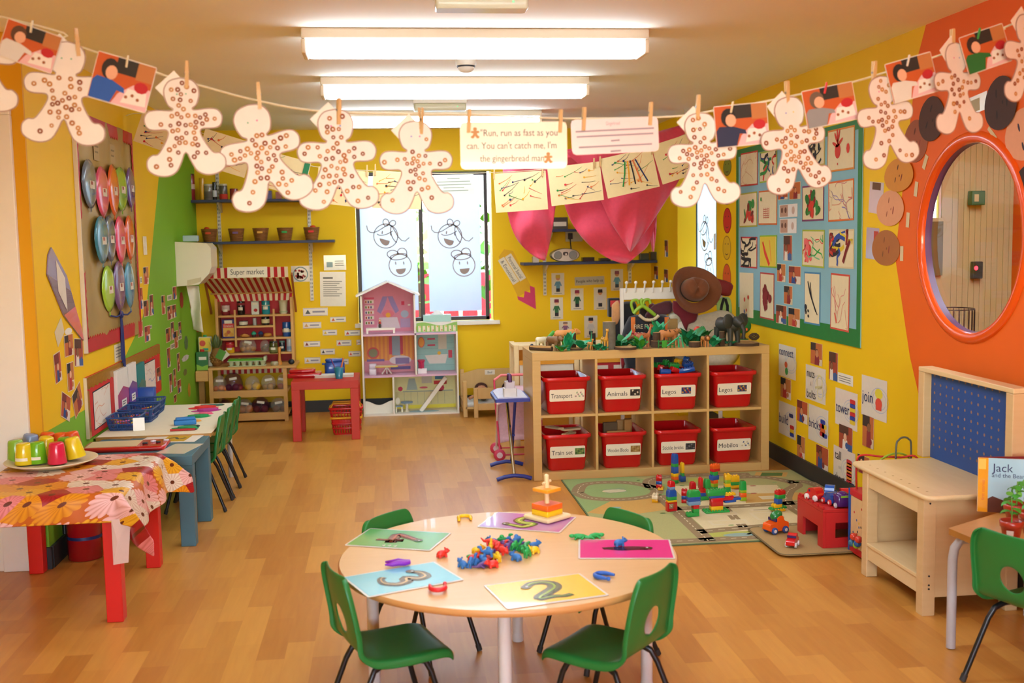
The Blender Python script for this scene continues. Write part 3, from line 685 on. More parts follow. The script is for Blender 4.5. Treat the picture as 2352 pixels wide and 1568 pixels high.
def tower(px, py, rz, rows, label, dz=0, base=None):
 p = base or onZ(px, py, 0); t = thing('brick_model', label, 'brick model', (p.x, p.y, RUGZ+dz), radians(rz), 'toy brick models on the road rug'); z = 0
 for i, r in enumerate(rows):
  nx, ny, h, c = r[:4]; dx, dy = (r[4], r[5]) if len(r) > 5 else (0, 0); hz = r[6]*H1 if len(r) > 6 else z
  b = B(); brick_b(b, nx, ny, h*H1, c, T(dx*PT, dy*PT, hz), True, len(r) > 7); b.obj('brick', t); z = hz+h*H1+.0001
 return t
RUGZ = .0085
# rug and mat
M_RUG = mat('#a8a468', .95, .1, 120, bump=.6); M_RUGG = mat('#8fa566', .95, .1, 120, bump=.6); M_ROAD = mat('#917a55', .95, .08, 120, bump=.6); M_CREAM = mat('#d8c698', .95, .08, 120, bump=.6); M_LIME = mat('#aeb050', .95, .1, 120, bump=.6)
M_DASH = mat('#d9c9a2', .95, .05); M_RUGR = mat('#a24a44', .95, .1); M_DKG = mat('#53702f', .95, .1); M_BLU = mat('#8fa79a', .95, .1); M_TAN = mat('#c99c50', .95, .08, 90, bump=.5); M_EDGE = mat('#5c6a44', .95, .1)
b = B(); RX0, RX1, RY0, RY1 = 1.02, 2.44, 4.90, 6.36; RW_, RH_ = RX1-RX0, RY1-RY0; RM = T(RX0, RY0, 0)
b.prism([(RX0-.008, RY0-.008), (RX1+.008, RY0-.008), (RX1+.008, RY1+.004), (RX0-.008, RY1+.004)], 0.0005, .006, M_EDGE)
b.prism([(RX0, RY0), (RX1, RY0), (RX1, RY1), (RX0, RY1)], .006, .0068, M_RUG)
z = .0072
def rp(pts, m, dz=0): b.flat([(RX0+x*RW_, RY0+y*RH_) for x, y in pts], z+dz, m)
def rd(pts, w=.075, sm=True, dash=True, closed=False):
 q_ = [(RX0+x*RW_, RY0+y*RH_) for x, y in pts]
 if closed: q_ = q_+[q_[0]]
 q_ = smooth(q_, 6) if sm else q_
 b.line(q_, w, z+.0004, M_ROAD)
 if dash:
  acc = 0
  for i in range(len(q_)-1):
   d_ = math.dist(q_[i], q_[i+1]); n_ = max(1, int(d_/.05))
   for k in range(n_):
    a, c = k/n_, (k+.5)/n_; b.line([tuple(q_[i][j]*(1-u)+q_[i+1][j]*u for j in (0, 1)) for u in (a, c)], .006, z+.0008, M_DASH)
rp([(0, .45), (.3, .5), (.42, .8), (.3, 1), (0, 1)], M_RUGG); rp([(.0, .45), (.12, .38), (.36, .46), (.3, .62), (.12, .6)], M_TAN, .0001)
rp([(.36, .05), (.74, .05), (.74, .42), (.36, .42)], M_CREAM); rp([(.40, .46), (.8, .46), (.84, .74), (.42, .8)], M_CREAM, .0001); rp([(.30, .03), (.7, .0), (.7, .1), (.32, .12)], M_LIME, .0002)
rp([(.8, .05), (1, .05), (1, .4), (.86, .42)], M_LIME); rp([(.62, .48), (.95, .5), (.9, .6), (.66, .62)], M_TAN, .0002); rp([(.5, .84), (.74, .84), (.72, .9), (.52, .92)], M_LIME)
rd([(.02, .76), (.08, .9), (.24, .9), (.34, .78), (.3, .66), (.16, .62), (.05, .67)], closed=True); rd([(.33, .78), (.36, .92), (.5, .97), (.8, .95)]); rd([(.33, .02), (.33, .4), (.33, .66)], sm=False); rd([(.33, .45), (.6, .44), (.84, .45), (1.0, .42)]); rd([(.33, .13), (.6, .16), (.8, .14), (.98, .1)])
rd([(.78, .14), (.77, .44), (.84, .62), (.92, .74), (.84, .88), (.7, .9)]); rd([(.9, .55), (.99, .62), (.98, .76), (.9, .78)]); rd([(.0, .04), (.3, .03), (.6, .04), (.98, .03)], sm=False); rd([(.5, .16), (.52, .44)], .05)
rp([(.80, .9), (.93, .87), (.97, .95), (.84, .98)], M_TAN, .0003); rp([(.83, .905), (.92, .89), (.945, .945), (.86, .965)], M_DKG, .0005)
for x, y, w, h in ((.42, .55, .08, .05), (.54, .6, .1, .06), (.46, .7, .06, .04), (.4, .2, .14, .06), (.58, .24, .1, .1), (.42, .32, .12, .05), (.6, .36, .08, .03), (.7, .52, .1, .05)):
 rp([(x, y), (x+w, y), (x+w, y+h), (x, y+h)], M_DASH, .0006); rp([(x+.012, y+.012), (x+w-.012, y+.012), (x+w-.012, y+h-.012), (x+.012, y+h-.012)], M_ROAD if w < .1 else M_CREAM, .0008)
for k in range(26): b.disc(RX0+RW_*(.05+.9*rnd.random()), RY0+RH_*(.04+.9*rnd.random()), .016, z+.0009, (M_DKG, M_RUGG)[k % 2], ID, 8, .010, k)
for x, y in ((.66, .7), (.7, .62), (.74, .74), (.5, .5)): b.disc(RX0+RW_*x, RY0+RH_*y, .022, z+.001, M_RUGR, ID, 6, .012)
b.disc(RX0+.12*RW_, RY0+.5*RH_, .03, z+.0009, M_BLU, ID, 10, .02); b.disc(RX0+.46*RW_, RY0+.07*RH_, .09, z+.0009, M_BLU, ID, 14, .03); b.disc(RX0+.17*RW_, RY0+.76*RH_, .07, z+.0009, M_CREAM, ID, 12, .04)
for k in range(6): b.line([(RX0+RW_*.13, RY0+RH_*(.73+.012*k)), (RX0+RW_*.22, RY0+RH_*(.74+.012*k))], .004, z+.0012, M_BLU)
for k in range(5): rp([(.55+.02*k, .06), (.56+.02*k, .06), (.57+.02*k, .1), (.56+.02*k, .1)], M_DASH, .0009)
tag(b.obj('road_rug'), 'sage green play rug printed with roads and buildings in front of the cube shelf', 'rug')
b = B(); pts = [(1.73+.34+p[0], 4.62+.24+p[1]) for p in rrect(.68, .48, .05, 4)]
b.prism(pts, .009, .014, mat('#a98a55', .95, .12, 140, bump=.6)); b.line(pts, .012, .0146, mat('#6b5a34', .95), closed=True)
tag(b.obj('tan_mat'), 'small plain tan mat overlapping the corner of the road rug', 'mat')
MATZ = .0148
tower(1550, 1112, 20, [(2,2,1,'g'),(2,2,1,'o'),(2,2,1,'y'),(2,2,2,'b'),(2,2,1,'g'),(2,2,3,'b',0,0,6,1)], 'tallest brick tower on the rug, blue at the top over green, yellow and orange')
tower(1567, 1108, 10, [(2,2,1.6,'b'),(1,2,1,'g'),(1,2,3,'y')], 'yellow and blue brick stack right behind the tallest blue tower')
tower(1514, 1126, -20, [(2,4,.5,'y',.6,0,0),(2,2,1,'r'),(2,2,1,'b'),(2,2,1.5,'r')], 'short red and blue brick block on a yellow plate at the left of the rug')
p = onZ(1542, 1176, 0); t = thing('brick_model', 'brick model with a hollow red window frame at the bottom and red dome on top', 'brick model', (p.x, p.y, RUGZ), radians(12), 'toy brick models on the road rug')
b = B(); m = PG(BC['r']); w = 2*PT; d = PT
for a, c in (((-w, -d/2, 0), (w, d/2, .008)), ((-w, -d/2, .040), (w, d/2, .048)), ((-w, -d/2, .008), (-w+.012, d/2, .040)), ((w-.012, -d/2, .008), (w, d/2, .040))): b.box((a[0]*.85, a[1]*1.6, a[2]), (c[0]*.85, c[1]*1.6, c[2]), m)
b.obj('window_brick', t, bev=.001)
z_ = .0482
for nx, ny, h, c, r in ((3, 2, .5, 'y', 0), (3, 2, 1, 'g', 0), (3, 2, 1.9, 'b', 1), (2, 2, .8, 'c', 0), (2, 2, 1.5, 'r', 1)):
 b = B(); brick_b(b, nx, ny, h*H1, c, T(0, 0, z_), not r, bool(r)); b.obj('brick', t); z_ += h*H1+.0001
tower(1572, 1166, -15, [(2,3,1,'r',0,0,.8),(2,3,1,'b'),(2,3,1.4,'r')], 'low red and blue brick wall between the window model and the green roofed model', base=onZ(1572, 1156, 0), dz=-.8*H1)
tower(1593, 1188, 8, [(4,2,1,'g',-.4,0),(2,2,1,'g',.6,0),(2,2,1,'r',.6,0),(4,2,1,'c',0,0),(4,2,1.2,'b'),(4,2,1.8,'g',0,0,5.25,1)], 'brick model with a green foot and green rounded roof at the front of the rug')
tower(1591, 1140, 5, [(2,2,1.5,'r'),(2,2,2.4,'r',0,0,1.5,1)], 'tall red rounded brick standing behind the green roofed model')
tower(1620, 1150, 8, [(4,2,1.1,'g'),(4,2,1,'b'),(4,2,1,'r'),(2,2,2.7,'g',.6,0,3.2,1),(1,2,3,'r',-1.5,.5,3.15)], 'brick block of green, blue and red layers with a rounded green brick on top')
tower(1640, 1136, 25, [(2,2,1,'r'),(2,2,1,'g'),(2,2,1,'l'),(2,2,1,'o'),(3,2,1.3,'b'),(2,2,1.1,'g'),(3,2,.8,'r',.4,0),(3,2,1.2,'o',.4,0)], 'brick tower topped with an orange and a red brick in the middle of the rug')
t = tower(1644, 1178, 4, [(8,4,.5,'g'),(4,2,1.2,'y',0,-.4),(4,2,2.2,'r',0,-.4),(5,2,.6,'b',0,-.4),(6,2,1.6,'g',-.2,-.4)], 'long brick model on a green plate with red walls and a blue wing')
for nx, ny, h, c, x, y, z_, a in ((4, 2, .6, 'b', .075, 0, .047, .1), (4, 2, 1, 'r', .062, 0, .06, .0), (4, 2, .5, 'y', .075, .005, .082, .1), (3, 2, .6, 'b', .11, .0, .058, .0)):
 b = B(); brick_b(b, nx, ny, h*H1, c, T(x, y, z_) @ RZ(a), c != 'b'); b.obj('brick', t)
tower(1670, 1136, 2, [(2,2,2,'g'),(2,2,1,'y'),(2,2,1,'l'),(2,2,1.6,'y')], 'yellow and green brick column left of the yellow striped one')
tower(1687, 1124, 6, [(3,2,1,'y'),(3,2,1,'g'),(3,2,1.7,'y')], 'yellow brick stack with one dark green stripe at the back of the rug')
tower(1706, 1152, 2, [(2,2,1,'l'),(2,2,1.2,'o'),(2,2,.8,'l'),(2,2,2.6,'g',0,0,3,1)], 'green topped brick column with an orange band at the right of the towers')
tower(1505, 1155, -20, [(2,3,1,'y'),(2,4,1,'w')], 'cream brick resting on a yellow one at the left edge of the towers')
tower(1786, 1176, 18, [(4,3,.5,'y'),(6,2,.5,'g',0,0),(3,2,.9,'y',-.4,0),(2,2,1.4,'b',.2,0),(3,2,1.1,'g',.9,0),(3,2,1,'r',.9,0)], 'brick boat of green, yellow, blue and red on the rug near the tan mat')
# bricks heaped in the overflowing bin, wooden pieces in two other bins
def inbin(i, x, y, z_, rx, ry, rz): return BM[i] @ T(x, y, z_) @ RZ(rz) @ RY(ry) @ RX(rx)
CN = {'b': 'blue', 'r': 'red', 'g': 'green', 'y': 'yellow'}
for k, (c, nx, ny, x, y, z_, rx, ry, rz) in enumerate([('b',4,2,-.07,-.11,.215,0,.1,.1),('r',4,2,-.01,-.10,.222,.1,.35,.4),('g',4,2,.0,-.04,.245,.2,.1,.2),('b',6,2,.07,-.10,.222,0,-.2,-.2),('b',4,2,.09,-.03,.25,.3,0,.3),('y',4,2,.04,.0,.262,.1,.1,.9),('r',4,2,-.08,-.03,.232,.2,.1,1.2),('g',2,2,-.03,.03,.256,.1,0,.4),('b',4,2,.1,.03,.27,.2,.2,1.1),('y',4,2,.07,.07,.254,0,.2,.2),('g',4,2,-.07,.07,.235,0,.1,.7)]):
 b = B(); brick_b(b, nx, ny, H1*1.4, c); o = b.obj('toy_brick', M=inbin(2, x, y, z_, rx, ry, rz)); tag(o, '%s toy brick in the heap spilling out of the full Legos bin' % CN[c], 'toy brick', 'loose bricks in the full Legos bin')
M_BLK1 = wood('#b98a4c', '#a97a3e', (2, 2, 18), .55, 'wooden_block'); M_DKB = wood('#5c4a34', '#6b5638', (2, 2, 18), .6, 'dark_wood_block')
for k, (x, y, w, h, m, rz, lab) in enumerate([(-.05, .0, .09, .24, M_DKB, .1, 'dark wide wooden board standing in the Wooden Blocks bin'), (.025, .04, .045, .245, M_BLK1, -.1, 'tan wooden plank in the middle of the Wooden Blocks bin'), (.055, -.01, .045, .255, M_BLK1, .2, 'tan wooden plank right of the middle one in the Wooden Blocks bin'), (.078, .05, .045, .25, M_BLK1, .05, 'tan wooden plank at the right side of the Wooden Blocks bin'), (-.03, -.09, .12, .2, M_BLK1, .0, 'low wooden board across the front of the Wooden Blocks bin')]):
 b = B(); b.box((-w/2, -.012, 0), (w/2, .012, h), m); o = b.obj('wooden_block', M=inbin(5, x, y, .022, .05, .0, rz), bev=.003); tag(o, lab, 'wooden block', 'wooden blocks in the bin')
for k, (x, y, rz) in enumerate([(-.05, -.07, .2), (.03, -.05, 1.0), (.07, .05, .5), (-.04, .06, 2)]):
 b = B(); b.box((-.075, -.02, 0), (.075, .02, .012), M_PINE)
 for s in (-.008, .008): b.box((-.075, s-.003, .0121), (.075, s+.003, .0124), M_BLK1)
 o = b.obj('track_piece', M=inbin(4, x, y, .19+.011*k, .05, .05, rz), bev=.002); tag(o, 'wooden train track piece lying in the Train set bin', 'train track', 'track pieces in the Train set bin')
# small world on top of the shelf
BARK = mat('#4a3423', .9, .3, 60, bump=1); CUTW = mat('#b98f58', .8, .15, 40); GREYW = mat('#6d675a', .9, .3, 30, bump=1)
ZT = KH+.0006
KMI = KM.inverted()
def top(px, py):
 p = KMI @ onZ(px, py, ZT); p.y = min(max(p.y, .03), .345); p.x = min(max(p.x, .03), KW-.03); return KM @ p
def animal(b, L, col, leg=.5, neck=0, head=1, tail=True, mane=None, ears=False, trunk=None, spots=None, fat=1.0):
 # toy animal about L long facing +x, standing on z=0
 m = mat(col, .5, .15, 40); h = L*leg; r = L*.17*fat
 b.tube([(-L*.46, 0, h+r*.8), (-L*.36, 0, h+r*.95), (-L*.1, 0, h+r*.85), (L*.15, 0, h+r*.9), (L*.32, 0, h+r*1.05), (L*.4, 0, h+r*1.15)], [r*.5, r*.95, r, r*1.02, r*.95, r*.5], m, 12)
 hx, hz = L*(.44+.1*neck), h+r*1.3+L*neck
 b.tube([(L*.3, 0, h+r), (L*(.38+.05*neck), 0, h+r+L*neck*.5), (hx, 0, hz)], [r*.75, r*(.62 if not neck else .42), r*(.55 if not neck else .36)], m, 10)
 hr = L*.12*head; b.tube([(hx-hr*.5, 0, hz+hr*.1), (hx+hr*.3, 0, hz+hr*.1), (hx+hr*1.4, 0, hz-hr*.35)], [hr*.85, hr, hr*.5], m, 10)
 if mane: b.ell((hx-hr*.5, 0, hz), (hr*1.15, hr*1.6, hr*1.6), mat(mane, .8, .2, 60, bump=.6))
 for sy in (1, -1):
  for sx, bend in ((.27, .02), (-.34, -.04)): b.tube([(L*sx, sy*r*.55, h+r*.5), (L*(sx+bend), sy*r*.62, h*.5), (L*sx, sy*r*.62, 0)], [r*.5, r*.32, r*.34], m, 8)
  if ears: b.ell((hx-hr*.5, sy*hr*1.6, hz+hr*.2), (hr*.35, hr*1.15, hr*1.25), m)
  else: b.ell((hx-hr*.2, sy*hr*.7, hz+hr*.9), (hr*.2, hr*.3, hr*.35), m, n=8, k=4)
 if trunk: b.tube([(hx+hr, 0, hz-hr*.3), (hx+hr*1.7, 0, hz-hr*1.3), (hx+hr*1.6, 0, hz-hr*2.8)], [hr*.45, hr*.33, hr*.2], m, 8)
 if tail: b.tube([(-L*.45, 0, h+r), (-L*.56, 0, h+r*.4), (-L*.55, 0, h*.5)], L*.018, m, 6)
 if spots:
  ms = mat(spots, .6)
  for k in range(14): a = rnd.uniform(.4, 2.7); b.ell((L*rnd.uniform(-.38, .34), r*cos(a)*.97, h+r*.9+r*sin(a)*.97), (L*.035, L*.03, L*.03), ms, n=6, k=4)
 return b
def put(b, name, px, py, rz, label, cat, group=None, s=1):
 p = top(px, py); o = b.obj(name, loc=(p.x, p.y, ZT), rz=radians(rz)); s *= 1.28 if 'animal' in name or 'eleph' in name else 1; o.scale = (s, s, s); return tag(o, label, cat, group)
AG = 'toy animals on the cube shelf'
b = animal(B(), .115, '#d08a44', .42, 0, 1, True); put(b, 'toy_animal', 1300, 800, 10, 'orange toy tiger standing behind the brown bear at the left of the shelf top', 'toy animal', AG, 1.05)
b = animal(B(), .085, '#7a5532', .36, 0, 1.3, False, fat=1.3); put(b, 'toy_animal', 1272, 804, -50, 'brown shaggy toy bear at the left of the shelf top', 'toy animal', AG)
b = animal(B(), .06, '#d8cfae', .35, 0, 1.1, False, fat=1.5); put(b, 'toy_animal', 1243, 797, 20, 'cream toy sheep at the left end of the shelf top', 'toy animal', AG)
b = animal(B(), .06, '#d99b35', .55, .6, .9, True, spots='#8a5a22'); put(b, 'toy_animal', 1389, 802, -80, 'tall yellow toy giraffe facing the camera beside the grey log', 'toy animal', AG, 1.12)
b = animal(B(), .045, '#d08a3c', .5, .35, .9, True); put(b, 'toy_animal', 1356, 803, -70, 'small orange toy calf in front of the dark block', 'toy animal', AG)
b = animal(B(), .08, '#b4683a', .5, .55, .8, True, spots='#7c3a1c'); put(b, 'toy_animal', 1478, 797, 10, 'rust coloured toy giraffe looking right in the middle of the shelf top', 'toy animal', AG)
b = animal(B(), .05, '#8a5230', .35, 0, 1.3, False, fat=1.3); put(b, 'toy_animal', 1446, 792, -60, 'little brown toy bear sitting on the large log slice', 'toy animal', AG).location.z += .016
b = animal(B(), .11, '#c8824a', .38, 0, 1, True, spots='#5a3018'); put(b, 'toy_animal', 1536, 793, 10, 'orange spotted toy leopard beneath the tall wooden block', 'toy animal', AG)
b = animal(B(), .06, '#c9803a', .42, 0, 1.2, True, mane='#6b3c1a'); put(b, 'toy_animal', 1620, 796, -80, 'toy lion with a dark mane facing the camera', 'toy animal', AG, 1.1)
b = animal(B(), .135, '#33332c', .42, .02, 1.5, True, ears=True, trunk=True, fat=1.35); put(b, 'toy_elephant', 1672, 792, -68, 'large dark grey toy elephant at the right of the shelf top', 'toy animal', AG, 1.15)
b = animal(B(), .07, '#b04038', .45, .1, 1, True, spots='#d8c8a8'); put(b, 'toy_animal', 1468, 788, 170, 'red and cream patterned toy animal behind the rust coloured giraffe', 'toy animal', AG)
def log(px, py, r, h, label, m=BARK, lean=0, cat='log'):
 b = B(); n = 18; rr = [r*(1+.06*sin(3*k+r*900)) for k in range(n)]
 b.loft([[(rr[k]*cos(2*pi*k/n), rr[k]*sin(2*pi*k/n), z_) for k in range(n)] for z_ in (0, h*.5, h)], m, RY(lean), True, True, False)
 b.add([(rr[k]*cos(2*pi*k/n), rr[k]*sin(2*pi*k/n), h) for k in range(n)], [tuple(range(n))], CUTW, RY(lean)); b.disc(0, 0, r*.5, h+.0004, mat('#c9a268', .8), RY(lean), 14); b.disc(0, 0, r*.25, h+.0008, CUTW, RY(lean), 12)
 return put(b, 'wood_log', px, py, 0, label, cat, 'logs and wood slices on the shelf top')
log(1318, 800, .014, .095, 'thin dark upright log near the left of the shelf top'); log(1322, 803, .042, .010, 'small flat wood slice in front of the thin dark log')
log(1400, 801, .038, .165, 'tall grey upright log behind the yellow giraffe', GREYW); log(1438, 802, .068, .016, 'large flat wood slice under the little brown bear')
log(1508, 797, .036, .040, 'short wide stump under a narrower one'); o = log(1508, 797, .023, .05, 'narrow stump stacked on the short wide stump'); o.location.z += .0405
log(1660, 795, .017, .09, 'upright bark log in front of the dark elephant'); log(1718, 794, .082, .018, 'wide flat wood slice at the right end of the shelf top')
log(1597, 797, .035, .032, 'low dark log half hidden under green leaves'); log(1362, 800, .016, .095, 'dark upright block with the turquoise leaf leaning on it', mat('#2c1f18', .8, .2, 40))
b = B(); b.cyl((-.075, 0, .016), (.075, 0, .013), .016, BARK, .014, 10); b.box((-.07, -.014, .019), (.07, .014, .0295), CUTW); put(b, 'split_log', 1243, 805, -35, 'split log lying flat at the left front corner of the shelf top', 'log')
b = B(); b.box((-.028, -.016, 0), (.028, .016, .155), wood('#9c7b48', '#8a6a3a', (2, 2, 12), .7, 'rough_block')); put(b, 'wood_offcut', 1545, 788, 5, 'tall rectangular wood offcut standing behind the leopard', 'wood offcut')
b = B(); b.ell((0, 0, .010), .010, P('#22304f')); put(b, 'ball', 1221, 796, 0, 'tiny navy ball at the left end of the shelf top', 'ball')
b = B(); b.cyl((0, 0, 0), (.004, 0, .05), .007, mat('#8a6238', .8)); put(b, 'stick', 1231, 792, 0, 'short upright brown stick behind the cream sheep', 'stick')
# plants
def leafb(b, L, w, m, M, curl=.5):
 rings = []
 for k in range(7):
  u = k/6; ww = w*sin(pi*min(1, u*.93+.05)); a = curl*u*u; rings.append([(L*u*cos(a), -ww, L*u*sin(a)), (L*u*cos(a), 0, L*u*sin(a)+ww*.25), (L*u*cos(a), ww, L*u*sin(a))])
 return b.loft(rings, m, M, False)
GRNS = [mat('#1f8a58', .55, .2, 40), mat('#27a56f', .5, .2, 40), mat('#1d6f2c', .6, .2, 40), mat('#3f9a2c', .5, .2, 40)]
def bush(px, py, n, L, label, mi=(0, 1), s=1, up=.7):
 b = B()
 for k in range(n):
  a = 2*pi*k/n+rnd.uniform(-.3, .3); leafb(b, 1.55*L*rnd.uniform(.75, 1.15), L*.36, GRNS[mi[k % len(mi)]], RZ(a) @ RY(-up*rnd.uniform(.8, 1.3)), -.25)
 b.lathe([(.012, 0), (.010, .006)], GRNS[mi[0]], n=10)
 return put(b, 'plastic_plant', px, py, rnd.randrange(360), label, 'plastic plant', 'plastic plants on the shelf top')
bush(1306, 804, 9, .07, 'emerald plastic plant between the orange tiger and the thin log', (1, 0), up=1.2); bush(1336, 801, 9, .075, 'turquoise plastic plant left of the tall pale blade', (1, 1)); bush(1373, 803, 12, .042, 'small curly green plant right of the dark block', (0, 1))
bush(1432, 797, 9, .075, 'green plastic plant behind the large wood slice', (0, 2)); bush(1473, 801, 14, .055, 'spiky bright green plant in front of the rust coloured giraffe', (3, 0), up=1); bush(1513, 790, 12, .095, 'tall teal plastic bush behind the stacked stumps', (1, 1), up=1.3)
bush(1594, 792, 14, .085, 'dark green plastic bush over the low log', (2, 0), up=1); bush(1612, 788, 10, .075, 'second dark green bush right behind the lion', (2, 2), up=1); bush(1642, 796, 12, .06, 'teal plastic plant between the lion and the bark log', (0, 1), up=.9); bush(1462, 799, 8, .05, 'leafy plant between the large wood slice and the spiky plant', (0, 3)); bush(1390, 805, 10, .03, 'tiny green tuft at the foot of the yellow giraffe', (1, 0)); bush(1682, 795, 8, .04, 'small teal plant at the elephant\'s feet', (1, 0))
bush(1418, 799, 10, .05, 'green plant squeezed between the grey log and the large wood slice', (2, 0)); bush(1580, 794, 11, .07, 'emerald plant between the green fence and the low log', (0, 2), up=1.1); bush(1290, 806, 9, .045, 'low green plant at the feet of the orange tiger', (3, 0))
b = B(); leafb(b, .13, .016, GRNS[1], RY(-1.15), .3); put(b, 'plastic_leaf', 1350, 803, 0, 'tall pale turquoise blade leaning to the right', 'plastic leaf')
b = B(); leafb(b, .10, .022, GRNS[1], T(0, 0, .045) @ RY(-.45), .3); b.cyl((0, 0, 0), (.002, 0, .047), .004, GRNS[0]); put(b, 'plastic_leaf', 1427, 800, 15, 'green wing shaped leaf above the large wood slice', 'plastic leaf')
b = B(); b.tube([(-.05, 0, 0), (-.045, 0, .05), (-.01, 0, .085), (.03, 0, .06), (.055, 0, .03), (.06, 0, 0)], [.012, .014, .016, .014, .012, .01], GRNS[3], 8); put(b, 'plastic_bush', 1266, 790, 10, 'rounded bright green arch behind the brown bear', 'plastic plant')
b = B()
for k in range(5): b.cyl((-.05+.025*k, 0, 0), (-.05+.025*k, 0, .05), .004, GRNS[2])
b.box((-.055, -.003, .015), (.055, .003, .022), GRNS[2]); b.box((-.055, -.003, .036), (.055, .003, .043), GRNS[2]); b.box((-.03, -.005, .004), (.0, -.002, .046), GRNS[3]); put(b, 'toy_fence', 1543, 803, 6, 'green toy fence in front of the leopard', 'toy fence')
b = B(); b.cyl((-.05, 0, .012), (.04, 0, .075), .005, GRNS[1]); b.cyl((.04, 0, .075), (.055, 0, 0), .005, GRNS[1]); b.cyl((.03, .01, 0), (.02, 0, .065), .005, GRNS[1]); put(b, 'toy_palm', 1562, 802, 6, 'teal stick plant leaning across the green fence', 'plastic plant')
b = B(); b.ell((0, 0, .022), .022, P('#d8402c')); put(b, 'ball', 1601, 784, 0, 'red ball resting behind the dark green bushes', 'ball').location.z += .055
b = B(); b.ell((0, 0, .016), (.014, .014, .018), P('#26a083')); put(b, 'ball', 1487, 795, 0, 'teal egg beside the stacked stumps', 'ball').location.z += .012
b = B(); b.lathe([(.010, 0), (.010, .045), (.006, .05), (.009, .058), (.009, .068), (.002, .074)], mat('#2a1c18', .4), n=12); put(b, 'skittle', 1493, 793, 0, 'dark brown skittle behind the stacked stumps', 'skittle')
t = thing('toy_tree', 'round green toy tree with an orange bird at the right of the shelf top', 'toy tree', (*top(1707, 786).xy, ZT+.0185))
b = B(); b.lathe([(.035, 0), (.034, .004)], GRNS[2], n=18); b.obj('base', t)
b = B(); b.lathe([(.02, .004), (.012, .02), (.010, .045)], BARK, n=10); b.obj('trunk', t)
b = B(); b.ell((0, 0, .085), (.052, .03, .048), GRNS[2], n=18, k=10); b.obj('crown', t)
b = B(); b.ell((.012, -.03, .065), (.008, .006, .01), P('#d85a1c')); b.obj('bird', t)
b = B()
for k in range(7):
 for j in range(8): a = 2*pi*(j+.5*(k % 2))/8; r_ = .028*sin(pi*(k+1)/8); b.ell((r_*cos(a), r_*sin(a), .006+.0065*k), (.008, .007, .004), mat('#5a4530', .9, .3, 60), n=6, k=4)
put(b, 'pine_cone', 1732, 789, 0, 'brown pine cone on the wide wood slice at the right end', 'pine cone').location.z += .0185
# right side of the room
# display sheets shared by all the walls
SKIN = ['#e8b48c', '#c98a5c', '#8a5a38']
def photo_art(b, w, h, M, seed, kind=None):
 r = random.Random(seed); z = .0022
 pal = [('#b5532c', '#7a2d22', '#2c4a86', '#e4d3c0'), ('#c06a34', '#3a2a22', '#8a2a2c', '#d9c5a4'), ('#a34426', '#54301f', '#e8dccb', '#3a5a90'), ('#c0763c', '#1f1c1e', '#b8332c', '#e6d2c0')][seed % 4]
 m = [PP(c) for c in pal]
 b.rect(-w/2, -h/2, w/2, h/2, z-.0006, m[0], M)
 b.rect(-w/2, h*.15, w*r.uniform(-.1, .3), h/2, z-.0003, m[1], M); b.rect(-w*.1, -h/2, w/2, -h*r.uniform(.05, .25), z-.0002, m[3], M)
 x = r.uniform(-.2, .15)*w; y = r.uniform(-.02, .15)*h
 b.flat([(x-w*.2, -h/2), (x-w*.17, y-h*.12), (x, y-h*.05), (x+w*.17, y-h*.12), (x+w*.2, -h/2)], z, m[2], M)
 s = min(w, h)*.16; b.disc(x, y+s*.25, s*1.1, z+.0003, PP('#3a241a'), M, 12); b.disc(x+s*.1, y, s, z+.0006, PP(SKIN[seed % 3]), M, 12, s*1.1)
 b.disc(w*r.uniform(.1, .3), -h*.3, s*.9, z+.0004, PP(pal[(seed+1) % 4]), M, 8)
def scrib(b, w, h, M, seed, cols, n=8, wd=.006, area=.38, cx_=0, cy_=0):
 r = random.Random(seed)
 for k in range(n):
  pts = [(cx_*w+w*r.uniform(-area, area), cy_*h+h*r.uniform(-area, area))]
  a = r.uniform(0, 6.28)
  for j in range(4): a += r.uniform(-1.1, 1.1); pts.append((max(-w*.44, min(w*.44, pts[-1][0]+w*.16*cos(a))), max(-h*.44, min(h*.44, pts[-1][1]+h*.13*sin(a)))))
  b.line(smooth(pts, 3), wd*r.uniform(.6, 1.4), .0026+.0001*k, PP(cols[k % len(cols)]), M)
def blob(b, w, h, M, seed, cols, n=7, s=.12, cx_=0, cy_=0, sp=.22):
 r = random.Random(seed)
 for k in range(n): b.disc(cx_*w+w*r.uniform(-sp, sp), cy_*h+h*r.uniform(-sp, sp), w*s*r.uniform(.6, 1.3), .003+.0001*k, PP(cols[k % len(cols)]), M, 9, h*s*r.uniform(.5, 1.2), r.uniform(0, 3))
def paper(pl, box, label, cat='picture', name='painting', group=None, col='#e6d6ae', frame=None, art=None, rot=0, w0=.0015, curl=0, thick=.0012, photo=None, margin=.006, m=None, fw=.006):
 M, w, h = pl.sheet(*box, w0, rot); b = B()
 mm = m or PP(col)
 if frame: b.prism([(-w/2, -h/2), (w/2, -h/2), (w/2, h/2), (-w/2, h/2)], 0, thick, PP(frame)); b.rect(-w/2+fw, -h/2+fw, w/2-fw, h/2-fw, thick+.0004, mm)
 else: b.prism([(-w/2, -h/2), (w/2, -h/2), (w/2, h/2), (-w/2, h/2)], 0, thick, mm)
 if photo is not None: photo_art(b, w-2*margin, h-2*margin, ID, photo)
 if art: art(b, w, h)
 o = b.obj(name, M=M); return tag(o, label, cat, group)
